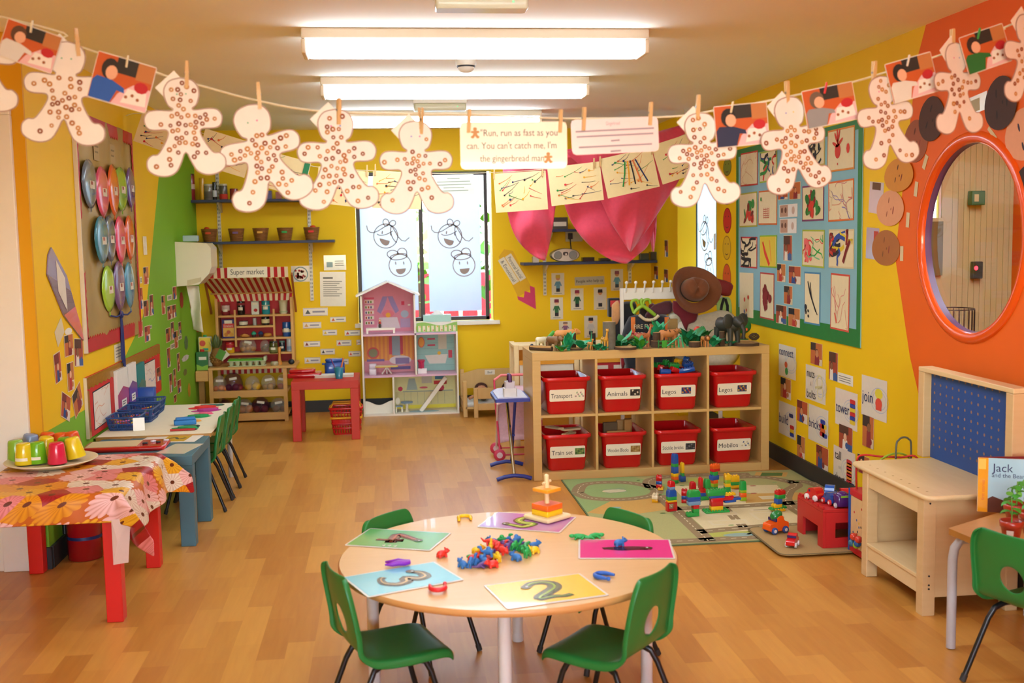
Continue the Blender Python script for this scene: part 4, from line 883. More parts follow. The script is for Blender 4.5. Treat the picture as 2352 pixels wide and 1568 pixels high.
# display board of paintings
def c4(x0, y0, x1, y1): return (1660+x0/2.903, 280+y0/2.903, 1660+x1/2.903, 280+y1/2.903)
tl, bl_, tr_, br_ = WR.px(1694, 339), WR.px(1694, 731), WR.px(1984, 280), WR.px(1979, 804)
x0, x1, y0, y1 = tl[0], (tr_[0]+br_[0])/2, (bl_[1]+br_[1])/2, (tl[1]+tr_[1])/2
t = thing('display_board', 'pale blue display board with green border covered in paintings on the right wall', 'display board', M=WR.M((x0+x1)/2, y0, .001))
w, h = x1-x0, y1-y0; M_BG = mat('#86b6c4', .8, .05, 12); M_GB = mat('#1d7a35', .55, .12, 30)
b = B(); b.box((-w/2, 0, 0), (w/2, h, .006), M_BG); b.obj('backing', t)
b = B()
for a in ((-w/2, 0, w/2, .095), (-w/2, h-.05, w/2, h), (-w/2, .095, -w/2+.045, h-.05), (w/2-.045, .095, w/2, h-.05)): b.box((a[0], a[1], .0061), (a[2], a[3], .0085), M_GB)
b.obj('border', t)
PGp = 'paintings on the blue display board'; BW = .0085
K = '#1b1a1c'; R_ = '#d23a2a'; Gn = '#2c8a3a'
ART = [((128,200,242,425), '#c0392b', 'faint orange scribble painting in a red frame, top left of the display board', lambda b, w, h: scrib(b, w, h, ID, 1, ['#d9a27a', '#cf9a74'], 9, .004)),
 ((255,190,372,400), '#9ab83c', 'painting of dark blue, green and red strokes in the top row of the display board', lambda b, w, h: scrib(b, w, h, ID, 2, [K, Gn, R_, '#2a3f7a'], 12, .016)),
 ((560,80,690,300), '#c9b25a', 'black splatter painting in the top row of the display board', lambda b, w, h: (blob(b, w, h, ID, 3, [K], 26, .07, -.1, .1, .34), scrib(b, w, h, ID, 3, [K], 5, .012))),
 ((710,40,890,325), '#d98a35', 'red hand print painting in the top right of the display board', lambda b, w, h: (b.disc(-.1*w, -.02*h, .11*w, .003, PP(R_), ID, 12, .12*w), [b.disc(-.1*w+.1*w*cos(a), .02*h+.2*w*sin(a)+.01*h, .028*w, .003, PP(R_), ID, 8, .12*w, a-pi/2) for a in (.5, 1.2, 1.7, 2.2, 2.8)], b.disc(.28*w, .0, .06*w, .003, PP(R_), ID, 8, .08*w), b.disc(-.1*w, -.33*h, .02*w, .003, PP(R_), ID, 6))),
 ((120,470,238,700), '#a8a83c', 'red and green leafy blob painting at the left of the second row', lambda b, w, h: blob(b, w, h, ID, 5, [Gn, R_, '#7a2a20'], 14, .11, .05, -.02, .24)),
 ((248,455,372,685), '#cf6a2c', 'painting of small red lines second in the second row', lambda b, w, h: ([b.line([(-.22*w, -.05*h-.06*k*h), (.1*w, -.04*h-.06*k*h)], .004, .003, PP('#d05a4a')) for k in range(5)], [b.line([(-.2*w+.1*k*w, -.0*h), (-.2*w+.1*k*w, -.32*h)], .004, .003, PP('#d05a4a')) for k in range(4)], b.disc(-.35*w, .25*h, .04*w, .003, PP(Gn)))),
 ((540,420,685,660), '#7a3f6a', 'big green and dark red leafy painting in a purple frame', lambda b, w, h: blob(b, w, h, ID, 7, [Gn, '#8a1f24', '#1d6f2c', R_], 20, .11, 0, .0, .27)),
 ((715,388,885,660), '#d9702c', 'pale scribble painting in an orange frame at the right of the second row', lambda b, w, h: scrib(b, w, h, ID, 8, ['#c9727a', '#8a7ab0', '#e2a080', '#c8b48a', '#d06a5a'], 14, .005)),
 ((128,765,238,972), '#c8353a', 'black brush stroke painting in a red frame in the third row', lambda b, w, h: scrib(b, w, h, ID, 9, [K], 13, .017, .3)),
 ((255,755,370,970), '#8ab82c', 'yellow painting with a fat red stripe in the third row', lambda b, w, h: (b.rect(-w*.45, -h*.46, w*.45, h*.46, .0026, PP('#dcc23c')), b.line([(-.3*w, .3*h), (-.15*w, -.05*h), (.1*w, -.42*h)], [.022, .034, .03], .0031, PP('#dc3a24')), b.line([(.1*w, .35*h), (.2*w, -.3*h)], .014, .0031, PP('#e8963a')))),
 ((540,718,688,968), '#a8b83c', 'red and green splash painting in a lime frame in the third row', lambda b, w, h: (blob(b, w, h, ID, 11, ['#e0403c', '#e86a6a'], 8, .1, -.15, -.1, .2), scrib(b, w, h, ID, 11, ['#2faa4a', '#e0403c', '#7ac08a'], 9, .008))),
 ((718,715,886,975), '#d9c69a', 'painting of bold black, yellow, blue and dark red strokes in the third row', lambda b, w, h: (scrib(b, w, h, ID, 12, ['#2a2a30', '#dcc22c', '#2a4aa0', '#8a1c1c', '#d23a2a'], 14, .018, .34), b.line([(.1*w, -.35*h), (.22*w, -.05*h), (.36*w, .22*h)], .026, .0042, PP('#7a1a1a')))),
 ((122,1005,213,1300), None, 'long narrow paper with tiny red and blue marks, bottom left of the display board', lambda b, w, h: (blob(b, w, h, ID, 13, [R_, '#3a4a9a'], 5, .05, 0, -.2, .25))),
 ((258,1005,352,1315), '#b84038', 'dark red thumbed painting in a red frame in the bottom row', lambda b, w, h: blob(b, w, h, ID, 14, ['#7a1c20', '#8a262a'], 22, .1, 0, -.02, .24)),
 ((553,1000,660,1350), '#4a86b0', 'long paper with a black brush stroke in the bottom row', lambda b, w, h: (b.line([(-.25*w, .32*h), (-.1*w, .1*h), (.25*w, -.25*h)], [.012, .02, .01], .003, PP(K)), b.line([(-.1*w, .3*h), (.0, 0), (.35*w, -.3*h)], .009, .0032, PP(K)), blob(b, w, h, ID, 15, [K], 6, .05, -.3, -.25, .1))),
 ((730,1012,855,1390), '#d0503c', 'long paper with a pink scribble in a red frame, bottom right of the board', lambda b, w, h: (scrib(b, w, h, ID, 16, ['#dc7a6a', '#e0988a'], 7, .005, .3, .05, -.1), b.line([(-.25*w, -.2*h), (-.15*w, -.38*h)], .016, .003, PP('#d8604a'))))]
for i, (bx, fr, lab, art) in enumerate(ART): paper(WR, c4(*bx), lab, 'painting', 'painting', PGp, frame=fr, art=art, w0=BW, rot=((i*7) % 5-2)*.006, fw=.010)
PH = [((378,470,443,518), 'above the white portrait sheets'), ((455,400,528,515), 'half behind a gingerbread foot'), ((415,755,472,925), 'narrow upright one in the middle'), ((372,945,428,1065), 'left one of the upper pair'), ((450,960,530,1080), 'right one of the upper pair'), ((418,1092,474,1215), 'single one low in the middle of the board'), ((365,1220,435,1345), 'left one of the lowest pair on the board'), ((448,1240,525,1365), 'right one of the lowest pair on the board')]
for i, (bx, lab) in enumerate(PH): paper(WR, c4(*bx), 'child photo on the display board, '+lab, 'photo', 'photo_print', 'photos on the blue display board', photo=i, w0=BW, margin=.003)
for i, (bx, lab) in enumerate((((388,548,508,634), 'upper'), ((390,645,502,742), 'lower'))):
 paper(WR, c4(*bx), 'white two-portrait sheet on the display board, the %s of the pair' % lab, 'photo', 'photo_print', 'portrait sheets on the blue display board', col='#e9e4e0', w0=BW, art=lambda b, w, h: (b.rect(-w*.46, -h*.45, -.02*w, h*.45, .0018, PP('#b8917c')), b.disc(-w*.34, h*.05, w*.06, .0022, PP('#6a4434')), b.disc(-w*.14, h*.05, w*.06, .0022, PP('#6a4434')), b.disc(.28*w, 0, w*.08, .0022, PP('#c8b0a4'))))
# word cards and photos low on the right wall
def c5(x0, y0, x1, y1): return (1740+x0/2.376, 760+y0/2.376, 1740+x1/2.376, 760+y1/2.376)
M_CARD = LM('#e9e2d2'); M_TXT = PP('#1e2a5a'); M_TXK = PP('#2c2a30')
def rings_(b, w, h, cx_, cy_): [b.ring(cx_*w, cy_*h, .34*w*k, .003, .0018, PP('#9fb0c8'), ID, 0, 2*pi, 24, .3*h*k) for k in (.75, 1)]
def brk(b, w, h, items):
 for x, y, c in items: b.flat([(x*w+p[0], y*h+p[1]) for p in rrect(.24*w, .12*h, .01)], .0024, PP(c))
WD = [((118,80,210,255), ['connect'], lambda b, w, h: (b.disc(-.05*w, -.1*h, .09*w, .0024, PP('#d9603a'), ID, 10, .1*h), b.disc(-.02*w, -.3*h, .09*w, .0022, PP('#3f9a4a'), ID, 10, .12*h))),
      ((265,195,373,385), ['nuts', '&', 'bolts'], lambda b, w, h: (b.ring(.22*w, .1*h, .13*w, .012, .0024, PP('#d8cf9a')), b.ring(.25*w, -.22*h, .13*w, .012, .0024, PP('#d8cf9a')), b.line([(.0, -.1*h), (.36*w, .0)], .012, .0026, PP('#c8c08a')))),
      ((570,255,708,478), ['join'], lambda b, w, h: (b.disc(.2*w, .14*h, .15*w, .0024, PP('#e4d23a'), ID, 12, .13*h), b.disc(.2*w, -.1*h, .13*w, .0026, PP('#dc4a34'), ID, 12, .14*h), b.rect(.09*w, -.26*h, .31*w, -.1*h, .0028, PP('#dc4a34')))),
      ((427,325,547,527), ['tower'], lambda b, w, h: brk(b, w, h, [(.3, .25-.11*k, c) for k, c in enumerate(('#c82a2a', '#2a3f9a', '#e2c22c', '#c82a2a', '#2a3f9a', '#e2c22c'))])),
      ((118,395,210,575), ['build'], lambda b, w, h: brk(b, w, h, [(.25, .18, '#22306a'), (.3, -.16, '#c82a2a'), (.3, -.28, '#e2c22c'), (.3, -.38, '#2a3f9a')])),
      ((280,415,387,612), ['bricks'], lambda b, w, h: brk(b, w, h, [(.25, .14, '#2a3f9a'), (.2, .02, '#c82a2a'), (.32, .02, '#e2c22c'), (.25, -.1, '#d8662a'), (.22, -.2, '#c82a2a'), (.34, -.22, '#2a3f9a')])),
      ((417,645,535,850), ['tall', 'or', 'short'], lambda b, w, h: brk(b, w, h, [(.24, .22-.085*k, ('#c82a2a', '#e08a2a')[k % 2]) for k in range(6)]+[(.24, -.3, '#c82a2a'), (.36, -.36, '#22306a')]))]
for bx, ws, art in WD:
 def a_(b, w, h, ws=ws, art=art):
  rings_(b, w, h, .22, -.02); art(b, w, h)
  if len(ws) == 1: b.text(ws[0], .085 if len(ws[0]) < 6 else .075, -.46*w, (.3*h if ws[0] == 'connect' else -.0*h), .003, M_TXT, ID, 'L', w*(.9 if ws[0] == 'connect' else .62))
  else:
   for k, s_ in enumerate(ws): b.text(s_, .07 if k != 1 else .035, -.42*w if k != 1 else -.25*w, (.28-.3*k)*h, .003, M_TXK if k != 1 else PP('#b0a8a0'), ID, 'L', w*(.46 if k != 1 else .15))
 paper(WR, c5(*bx), 'white word card reading %s on the lower right wall' % ' '.join(ws).replace('&', 'and'), 'word card', 'word_card', 'word cards on the right wall', m=M_CARD, art=a_)
for i, (bx, lab) in enumerate([((292,65,355,185), 'just under the display board'), ((392,115,440,270), 'with a white narrow label at its right'), ((128,258,184,367), 'between the connect card and the build card'), ((218,382,275,500), 'between the build card and the bricks card'), ((575,463,636,635), 'directly under the join card'), ((447,518,520,650), 'directly under the tower card'), ((218,572,260,722), 'narrow one below and right of the build card'), ((323,630,388,755), 'left of the tall or short card'), ((548,680,612,780), 'half behind the workbench')]):
 paper(WR, c5(*bx), 'photo on the lower right wall, '+lab, 'photo', 'photo_print', 'photos among the word cards', photo=i+1, margin=.001)
paper(WR, c5(440,235,523,292), 'small white typed label beside a photo on the lower right wall', 'label', 'wall_label', col='#e8e2d0', art=lambda b, w, h: [b.line([(-.42*w, .2*h-.22*h*k), (.36*w, .2*h-.22*h*k)], .004, .0018, PP('#7a756c')) for k in range(3)])
# oval emotion faces by the narrow window
for x, y0_, y1_, c, lab in ((1671, 363, 404, '#7a8a2a', 'green'), (1671, 436, 470, '#6a97a4', 'blue'), (1671, 477, 536, '#c8261c', 'red'), (1670, 541, 597, '#dcb21a', 'yellow'), (1670, 605, 672, '#d8561e', 'orange')):
 def a_(b, w, h, c=c):
  b.ring(0, 0, w*.47, .006, .0016, PP('#8a5a1a') if c != '#c8261c' else PP('#7a1410'), ID, 0, 2*pi, 24, h*.48)
  for s in (-1, 1): b.disc(s*.18*w, .16*h, .04*w, .0018, PP('#4a2a18'), ID, 8, .035*h)
  b.ring(0, -.2*h, .18*w, .006, .0018, PP('#4a2a18'), ID, pi*1.1, pi*1.9, 10, .08*h)
 M, w, h = WR.sheet(x-9.5, y0_, x+9.5, y1_, .0012); b = B(); b.prism([(w/2*cos(2*pi*i/28), h/2*sin(2*pi*i/28)) for i in range(28)], 0, .001, PP(c)); a_(b, w, h)
 tag(b.obj('emotion_face', M=M), 'oval %s paper face in the column beside the narrow window' % lab, 'paper face', 'oval paper faces beside the narrow window')
# cut-out baby face photos round the round window
FC = [((2004, 528, 2068, 610), '#a8672e', '#7a4a22', -.2, 'brown cut-out face photo lowest in the ring of faces'), ((2016, 437, 2078, 519), '#dc9c72', '#a05a3c', -.3, 'pale pink cut-out face photo second from the bottom in the ring'), ((2035, 363, 2101, 440), '#d08a2c', '#5a3014', -.4, 'orange toned cut-out face photo third from the bottom in the ring'), ((2077, 275, 2132, 373), '#9a5230', '#6a3420', -.4, 'reddish brown cut-out face photo half behind a gingerbread leg'), ((2113, 221, 2172, 324), '#4a2616', '#2a140c', -.5, 'dark brown cut-out face photo behind the gingerbread figure near the window top'), ((2266, 174, 2340, 298), '#3f2218', '#22120c', .1, 'darkest cut-out face photo above the round window'), ((2310, 246, 2402, 368), '#e0a07c', '#3a2438', .4, 'large pink cut-out face photo at the right edge of the picture'), ((2336, 372, 2420, 452), '#2f1c16', '#160d0a', .5, 'dark cut-out face photo at the right edge below the pink face')]
for k_, (bx, c, e, rot, lab) in enumerate(FC):
 M, w, h = WR.sheet(*bx, .0018+.0028*(k_ % 3), 0); b = B()
 b.prism([(w/2*cos(2*pi*i/30)*(1-.06*sin(2*pi*i/30)), h/2*sin(2*pi*i/30)) for i in range(30)], 0, .0012, PP(c))
 m = PP(e); F = RZ(pi/2+rot)      # the faces lie on their sides, chins towards the window
 k = min(w, h)
 for s in (-1, 1): b.disc(s*.2*k, .12*k, .09*k, .0018, m, F, 10, .03*k)
 b.disc(0, -.08*k, .04*k, .0018, m, F, 8, .025*k); b.disc(0, -.22*k, .12*k, .0018, PP('#8a3a2c' if c > '#8' else e), F, 10, .03*k)
 tag(b.obj('face_cutout', M=M), lab, 'face photo', 'cut-out faces round the window')
paper(WR, (1997, 418, 2029, 490), 'shiny photo half covered by the pale pink cut-out face', 'photo', 'photo_print', rot=-.1, w0=.0008, thick=.0008, m=LM('#cfc6c8'), art=lambda b, w, h: b.rect(-w*.3, .25*h, w*.3, h*.48, .0012, PP('#6a4424')))
paper(WR, (1990, 523, 2019, 595), 'shiny photo half covered by the brown cut-out face', 'photo', 'photo_print', rot=-.05, w0=.0008, thick=.0008, m=LM('#a99aa8'), art=lambda b, w, h: b.rect(.1*w, .1*h, w*.45, h*.4, .0012, PP('#b8402c')))
paper(WR, (2226, 217, 2268, 258), 'shiny photo above the top of the round window', 'photo', 'photo_print', rot=.1, w0=.0008, thick=.0008, m=LM('#e2dcc0'), art=lambda b, w, h: b.rect(-w*.4, -.4*h, w*.1, h*.3, .0012, PP('#b0a888')))
for i, (x, y, rot, lab) in enumerate(((2072, 582, 0, 'brown lowest face'), (2086, 505, -.1, 'pale pink face'), (2105, 434, -.2, 'orange toned face'), (2126, 372, -.5, 'reddish face'), (2280, 306, -.7, 'darkest face'))):
 paper(WR, (x-3.5, y-17, x+3.5, y+17) if i < 4 else (x-12, y-5, x+12, y+5), 'tiny paper name strip between the window ring and the '+lab, 'name strip', 'name_strip', 'name strips round the round window', rot=rot, col='#d8c49a')
# round-cornered workbench with pegboard
M_BIR2 = wood('#dcbb84', '#e6ca98', (14, 2, 2), .45, 'birch_ply'); M_BIR3 = wood('#d0aa74', '#dcba86', (2, 2, 14), .5, 'birch_post')
BX0, BX1, BY0, BY1, BZ = 1.985, 2.37, 3.80, 4.45, .47
t = thing('workbench', 'child\'s birch workbench with open shelf and blue pegboard back', 'workbench', (BX0, BY0, 0)); L, Wd = BY1-BY0, BX1-BX0
b = B(); b.rbox((-.01, -.02, BZ-.02), (Wd+.01, L, BZ), .03, M_BIR2)
for k in range(8): b.disc(.035, .06+.07*k, .005, BZ+.0004, mat('#a8844e', .8))
b.obj('worktop', t)
for x, y in ((.0, .015), (.0, L-.15), (Wd-.05, .015), (Wd-.05, L-.15)):
 b = B(); b.box((x, y, 0), (x+.05, y+.05, BZ-.0205), M_BIR3)
 if x == 0 and y < .1:
  for z_ in (.435, .155, .12, .105): b.cyl((x+.025, y-.0005, z_), (x+.025, y-.0015, z_), .004, M_BLK, n=8)
 b.obj('leg', t, bev=.004)
for z0, z1 in ((BZ-.085, BZ-.021), (.075, .135)):
 b = B(); b.box((.006, .066, z0), (.028, L-.151, z1), M_BIR2); b.obj('rail', t, bev=.002)
b = B(); b.box((.0, .066, .1355), (Wd-.002, L-.151, .15), M_BIR2); b.obj('shelf', t, bev=.002)
b = B(); b.box((.051, .02, .07), (Wd-.051, .036, BZ-.0205), M_BIR3); b.obj('side_panel', t); b = B(); b.box((.051, L-.13, .07), (Wd-.051, L-.114, BZ-.0205), M_BIR3); b.obj('side_panel', t)
b = B(); b.box((Wd-.03, .066, .1505), (Wd-.014, L-.151, BZ-.0205), M_BIR3); b.obj('back_panel', t)
PX = Wd-.025; pt = .865; py0, py1 = -.02, L+.06
b = B(); b.box((PX, py0+.05, BZ+.0005), (PX+.012, py1-.05, pt-.02), mat('#1c4a8e', .5, .06, 10))
for i in range(12):
 for j in range(9): b.add([(PX-.0006, py0+.10+.05*i+.0065*cos(a), BZ+.06+.038*j+.0065*sin(a)) for a in [2*pi*k/8 for k in range(8)]], [tuple(range(8))[::-1]], mat('#8a6a5a', .8))
b.obj('pegboard', t)
for y in (py0, py1-.05): b = B(); b.box((PX-.035, y, BZ+.0005), (PX+.03, y+.049, pt-.0205), M_BIR3); b.obj('frame_post', t, bev=.003)
b = B(); b.box((PX-.035, py0, pt-.02), (PX+.03, py1, pt), M_BIR2); b.obj('frame_top', t, bev=.003)
# activity cube with bead wires
t = thing('activity_cube', 'colourful activity cube with bead maze wires behind the workbench', 'activity cube', (2.065, 4.475, 0)); w, d, h = .33, .19, .30
M_BEI = mat('#e2c088', .5, .08, 20)
b = B(); b.box((.004, .018, .04), (w, d-.018, h-.03), M_BEI)
for k in range(14): y = .03+.15*rnd.random(); z_ = .07+.18*rnd.random(); b.add([(.0034, y+.006*cos(a), z_+.006*sin(a)) for a in [2*pi*j/8 for j in range(8)]], [tuple(range(8))], mat(('#2f5f9a', '#2a2a2a', '#e2c22c', '#c8302a')[k % 4], .6))
b.obj('panel', t)
for z0, z1 in ((h-.03, h), (.01, .04)): b = B(); b.box((0, 0, z0), (w, d, z1), P('#c8202a')); b.obj('rim', t, bev=.004)
for y in (-.0, d-.017): b = B(); b.box((-.002, y, 0), (.015, y+.017, h-.0005), P('#1c4fa0')); b.obj('corner_post', t, bev=.003)
for pts, c in (([(.02, .15, h), (.02, .15, h+.13), (.05, .15, h+.155), (.12, .13, h+.15), (.2, .1, h+.148), (.26, .06, h+.15), (.28, .05, h)], '#c8201c'), ([(.05, .05, h), (.08, .08, h+.12), (.16, .1, h+.165), (.25, .12, h+.14), (.30, .13, h)], '#9fbf3a'), ([(.16, .06, h), (.16, .06, h+.2), (.175, .065, h+.235), (.20, .07, h+.245), (.225, .075, h+.235), (.24, .08, h+.2), (.24, .08, h)], '#5a5a4a')):
 b = B(); b.tube(smooth(pts, 5), .0045, P(c), 8); b.obj('bead_wire', t)
for x, y, z_, c in ((.03, -.02, .10, '#d83a2a'), (.0, .05, .08, '#2a5fa0'), (-.018, .09, .10, '#d8402a'), (-.018, .06, .07, '#8ab82c'), (-.018, .11, .065, '#2a6a8a')):
 b = B(); b.ell((x if x < 0 else -.018, y if y > 0 else .04, z_), (.017, .017, .017), PG(c)); b.obj('bead', t)
# red toy garage, vehicles
t = thing('toy_garage', 'red wooden toy garage standing on the tan mat', 'toy garage', (1.955, 4.69, MATZ)); w, d, h = .27, .31, .165; M_TR = mat('#c01c1a', .45, .06, 12); M_TRE = mat('#a8845a', .7)
b = B(); b.box((0, 0, h), (w, d, h+.014), M_TR)
for k in range(5): b.box((.0, .01+.062*k, h+.0141), (.012, .045+.062*k, h+.026), M_TR)
b.obj('deck', t, bev=.002)
b = B(); b.prism([(0, 0), (.06, 0), (.06, .09), (.24, .09), (.24, 0), (d, 0), (d, h-.0005), (0, h-.0005)], 0, .014, M_TR, T(.014, 0, 0) @ Mx(((0, 0, -1, 0), (1, 0, 0, 0), (0, 1, 0, 0), (0, 0, 0, 1)))); b.obj('side_wall', t)
b = B(); b.prism([(.0145, 0), (w, 0), (w, h-.0005), (.0145, h-.0005)], 0, .014, M_TR, T(0, .014, 0) @ RX(pi/2), holes=[[(.06, .045), (.06, .115), (w-.03, .115), (w-.03, .045)]]); b.obj('front_wall', t)
b = B(); b.box((.0145, d-.014, 0), (w, d, h-.0005), M_TR); b.obj('back_wall', t)
b = B(); b.box((w-.014, .0145, 0), (w, d-.0145, h-.0005), M_TR); b.obj('end_wall', t)
def wheel(b, x, y, r, w, m, hub='#e8e2d8', M=ID):
 b.lathe([(r*.3, -w/2), (r*.92, -w/2), (r, -w*.3), (r, w*.3), (r*.92, w/2), (r*.3, w/2)], m, M @ T(x, y, r) @ RX(pi/2), 16); b.lathe([(r*.5, -w*.56), (r*.5, w*.56)], P(hub), M @ T(x, y, r) @ RX(pi/2), 12)
M_TYR = mat('#2c4a8a', .5)
def toy_car(name, p, rz, col, label, s=1, tyre=M_TYR, cargo=None, pick=False):
 t = thing(name, label, 'toy vehicle', p, radians(rz)); c = PG(col)
 b = B(); prof = [(-.055, .014), (.05, .014), (.058, .03), (.052, .05), (.02, .056), (.008, .082), (-.02, .085), (-.03, .06), (-.055, .05)] if pick else [(-.05, .012), (.05, .012), (.055, .03), (.036, .042), (.022, .066), (-.022, .07), (-.042, .044), (-.054, .034)]
 b.prism([(x*s, z_*s) for x, z_ in smooth(prof+[prof[0]], 2)[:-1]], -.028*s, .028*s, c, RX(pi/2)); b.obj('body', t, bev=.005*s)
 for x in (-.033, .033):
  for y in (-.03, .03): b = B(); wheel(b, x*s, y*s, .017*s, .014*s, tyre); b.obj('wheel', t)
 b = B(); b.box((.010*s, -.0288*s, .047*s), (.022*s, .0288*s, .06*s), mat('#3a2a5a', .2)) if not pick else b.box((.016*s, -.0288*s, .06*s), (.024*s, .0288*s, .074*s), mat('#3a2a5a', .2)); b.obj('window', t)
 if cargo: b = B(); b.ell((-.03*s, 0, .078*s), (.034*s, .026*s, .024*s), PG(cargo), RY(.35)); b.obj('drum', t)
 return t
p = onZ(1782, 1222, MATZ); toy_car('toy_truck', p, 200, '#ee5a14', 'orange toy truck with a green drum on the tan mat', 1.0, cargo='#1d7a35', pick=True)
p = onZ(1820, 1254, MATZ); toy_car('toy_car', p, 235, '#d01a1c', 'small red toy car at the near edge of the tan mat', .72, tyre=mat('#d8d0c8', .4), pick=True)
DZ = MATZ+.180
toy_car('toy_car', (1.995, 4.88, DZ), 110, '#c8141c', 'red toy car at the far end of the garage roof', .85, tyre=mat('#e0d8d0', .4)); toy_car('toy_car', (2.035, 4.79, DZ), 100, '#1f4690', 'dark blue toy car in the middle of the garage roof', .8, tyre=mat('#c8201c', .4))
toy_car('toy_car', (2.09, 4.93, DZ), 60, '#1c58b0', 'blue toy car behind the red one on the garage roof', .8); toy_car('toy_car', (2.13, 4.85, DZ), 80, '#d8202a', 'red toy car near the green bowl on the garage roof', .8)
for x, y, lab in ((2.06, 4.725, 'left'), (2.135, 4.73, 'right')):
 t = thing('toy_engine', 'chunky purple toy vehicle, %s one of the pair on the garage roof' % lab, 'toy vehicle', (x, y, DZ), radians(-90), 'purple toy vehicles on the garage roof')
 b = B(); b.rbox((-.03, -.034, .006), (.03, .034, .06), .012, PG('#4a1a66')); b.ell((0, 0, .055), (.026, .03, .02), PG('#4a1a66')); b.obj('body', t)
 b = B(); b.box((.0302, -.018, .05), (.0312, .018, .058), P('#8ab82c')); b.obj('stripe', t)
 for sy in (-1, 1): b = B(); wheel(b, .012, sy*.036, .012, .01, mat('#b8b0b8', .4)); b.obj('wheel', t)
b = B(); b.lathe([(.05, .0), (.05, .02), (.042, .05), (.022, .066), (.001, .07)], PG('#1d8a3a'), n=20); tag(b.obj('toy_bowl', loc=(2.19, 4.80, DZ)), 'green upturned toy bowl at the right end of the garage roof', 'toy')
# brown desk, book and seedling pots
M_DESK = wood('#c8934a', '#d3a05a', (3, 12, 3), .38, 'oak_laminate'); M_DEDGE = mat('#a8702c', .5, .1, 20)
DTZ = .43
poly = [(1.912, 3.50), (1.975, 2.90), (2.385, 2.63), (2.385, 3.775)]
t = thing('desk', 'oak topped trapezoid desk with pale metal legs at the right edge', 'desk', (0, 0, 0))
b = B(); b.prism(poly, DTZ-.022, DTZ, M_DESK, mside=M_DEDGE); b.obj('desktop', t, bev=.004)
for (x, y), (dx, dy) in zip(poly, ((.05, -.015), (.05, .015), (-.05, .06), (-.05, -.09))):
 x += dx*.3; y += dy*.3
 b = B(); b.tube([(x, y, .004), (x, y, DTZ-.11), (x+dx*.12, y+dy*.12, DTZ-.07), (x+dx*.5, y+dy*.5, DTZ-.04), (x+dx*1.4, y+dy*1.4, DTZ-.034)], .016, mat('#b4aca8', .35, .05), 12); b.obj('leg', t)
q = onZ(2236, 1172, DTZ); q2 = onY(2352, 1192, q.y-.06); ba = math.atan2(-.10, .2)
t = thing('picture_book', 'open picture book with orange spine standing on the oak desk', 'book', (q.x+.006, q.y-.015, DTZ+.0006), ba)
BH, BW_ = .20, .205
b = B(); b.box((0, 0, 0), (BW_, .003, BH), LM('#a9cfdb')); b.rect(0, 0, .034, BH, .0004, LM('#f0a21c'), T(0, 0, 0) @ RX(pi/2)); FM = RX(pi/2)
b.rect(.0015, BH-.042, .026, BH-.004, .0008, LM('#f6c85a'), FM); b.text('first stories', .016, .017, BH*.4, .0008, PP('#d8641c'), FM, 'C', .12, pi/2)
b.text('Jack', .042, .046, BH-.034, .0008, PP('#2a2f5a'), FM, 'L'); b.text('and the Beanstalk', .022, .046, BH-.062, .0008, PP('#2a2f5a'), FM, 'L', .15)
b.flat([(.034, 0), (BW_, 0), (BW_, .028), (.14, .04), (.09, .045), (.05, .06), (.034, .05)], .0008, PP('#5a2c1c'), FM)
for k in range(16): u = k/15; b.disc(.10+.09*u+.012*sin(k*1.7), .04+.115*u+.01*cos(k*2.1), .014-.004*u, .0012+.0001*k, PP(('#4f9a2c', '#6ab83a')[k % 2]), FM, 9, .008, k)
b.line(smooth([(.10, .03), (.12, .06), (.115, .09), (.15, .12), (.18, .165)], 4), .006, .0011, PP('#3a7a22'), FM); b.obj('front_cover', t)
b = B(); b.box((0, .0032, .0), (BW_-.003, .009, BH-.003), PP('#efe6d2'), RZ(.10)); b.obj('pages', t)
b = B(); b.box((0, .0, 0), (BW_, .003, BH), LM('#8a2c2a'), T(.001, .013, 0) @ RZ(.3)); b.obj('back_cover', t)
def pot(px, py, r, h, label, rz=0, plant=True):
 p = onZ(px, py, DTZ); t = thing('plant_pot', label, 'plant pot', (p.x, p.y, DTZ+.0006), rz, 'seedling pots on the oak desk'); m = mat('#a8301c', .3, .06, 20, coat=.2)
 b = B(); b.lathe([(r*.62, 0), (r*.88, h*.72), (r*.96, h*.73), (r, h), (r*.93, h), (r*.82, h*.72), (r*.6, .004), (.0001, .004)], m, n=28, cap=False); b.add([(r*.62*cos(2*pi*i/28), r*.62*sin(2*pi*i/28), 0) for i in range(28)], [tuple(range(28))[::-1]], m); b.obj('cup', t)
 b = B(); b.lathe([(.0001, h*.62), (r*.8, h*.6)], mat('#3a2418', .95, .3, 80, bump=1), n=20, cap=False); b.obj('soil', t)
 b = B(); b.loft([[(1.015*r*(.62+.26*z_/.72)*cos(a), 1.015*r*(.62+.26*z_/.72)*sin(a), z_*h) for a in [-2.9+.09*k for k in range(9)]] for z_ in (.28, .62)], PP('#d8c8b8'), ID, False); b.obj('label', t)
 if plant:
  s = B(); s.tube([(0, 0, h*.6), (.004, .002, h*1.2), (-.002, 0, h*2.0)], .0022, mat('#6a9a3a', .5), 6); st = s.obj('seedling', t)
  for k in range(6): b = B(); leafb(b, .038, .014, GRNS[3], T(0, 0, h*(1.25+.13*k)) @ RZ(2.2*k+rz) @ RY(-.35), -.6); b.obj('leaf', st)
pot(2322, 1246, .037, .075, 'red plastic seedling pot nearest the edge of the oak desk', .3); pot(2335, 1207, .045, .078, 'red plastic seedling pot directly in front of the picture book', .9); pot(2368, 1225, .038, .075, 'red plastic seedling pot cut off by the right edge of the picture', 1.6)
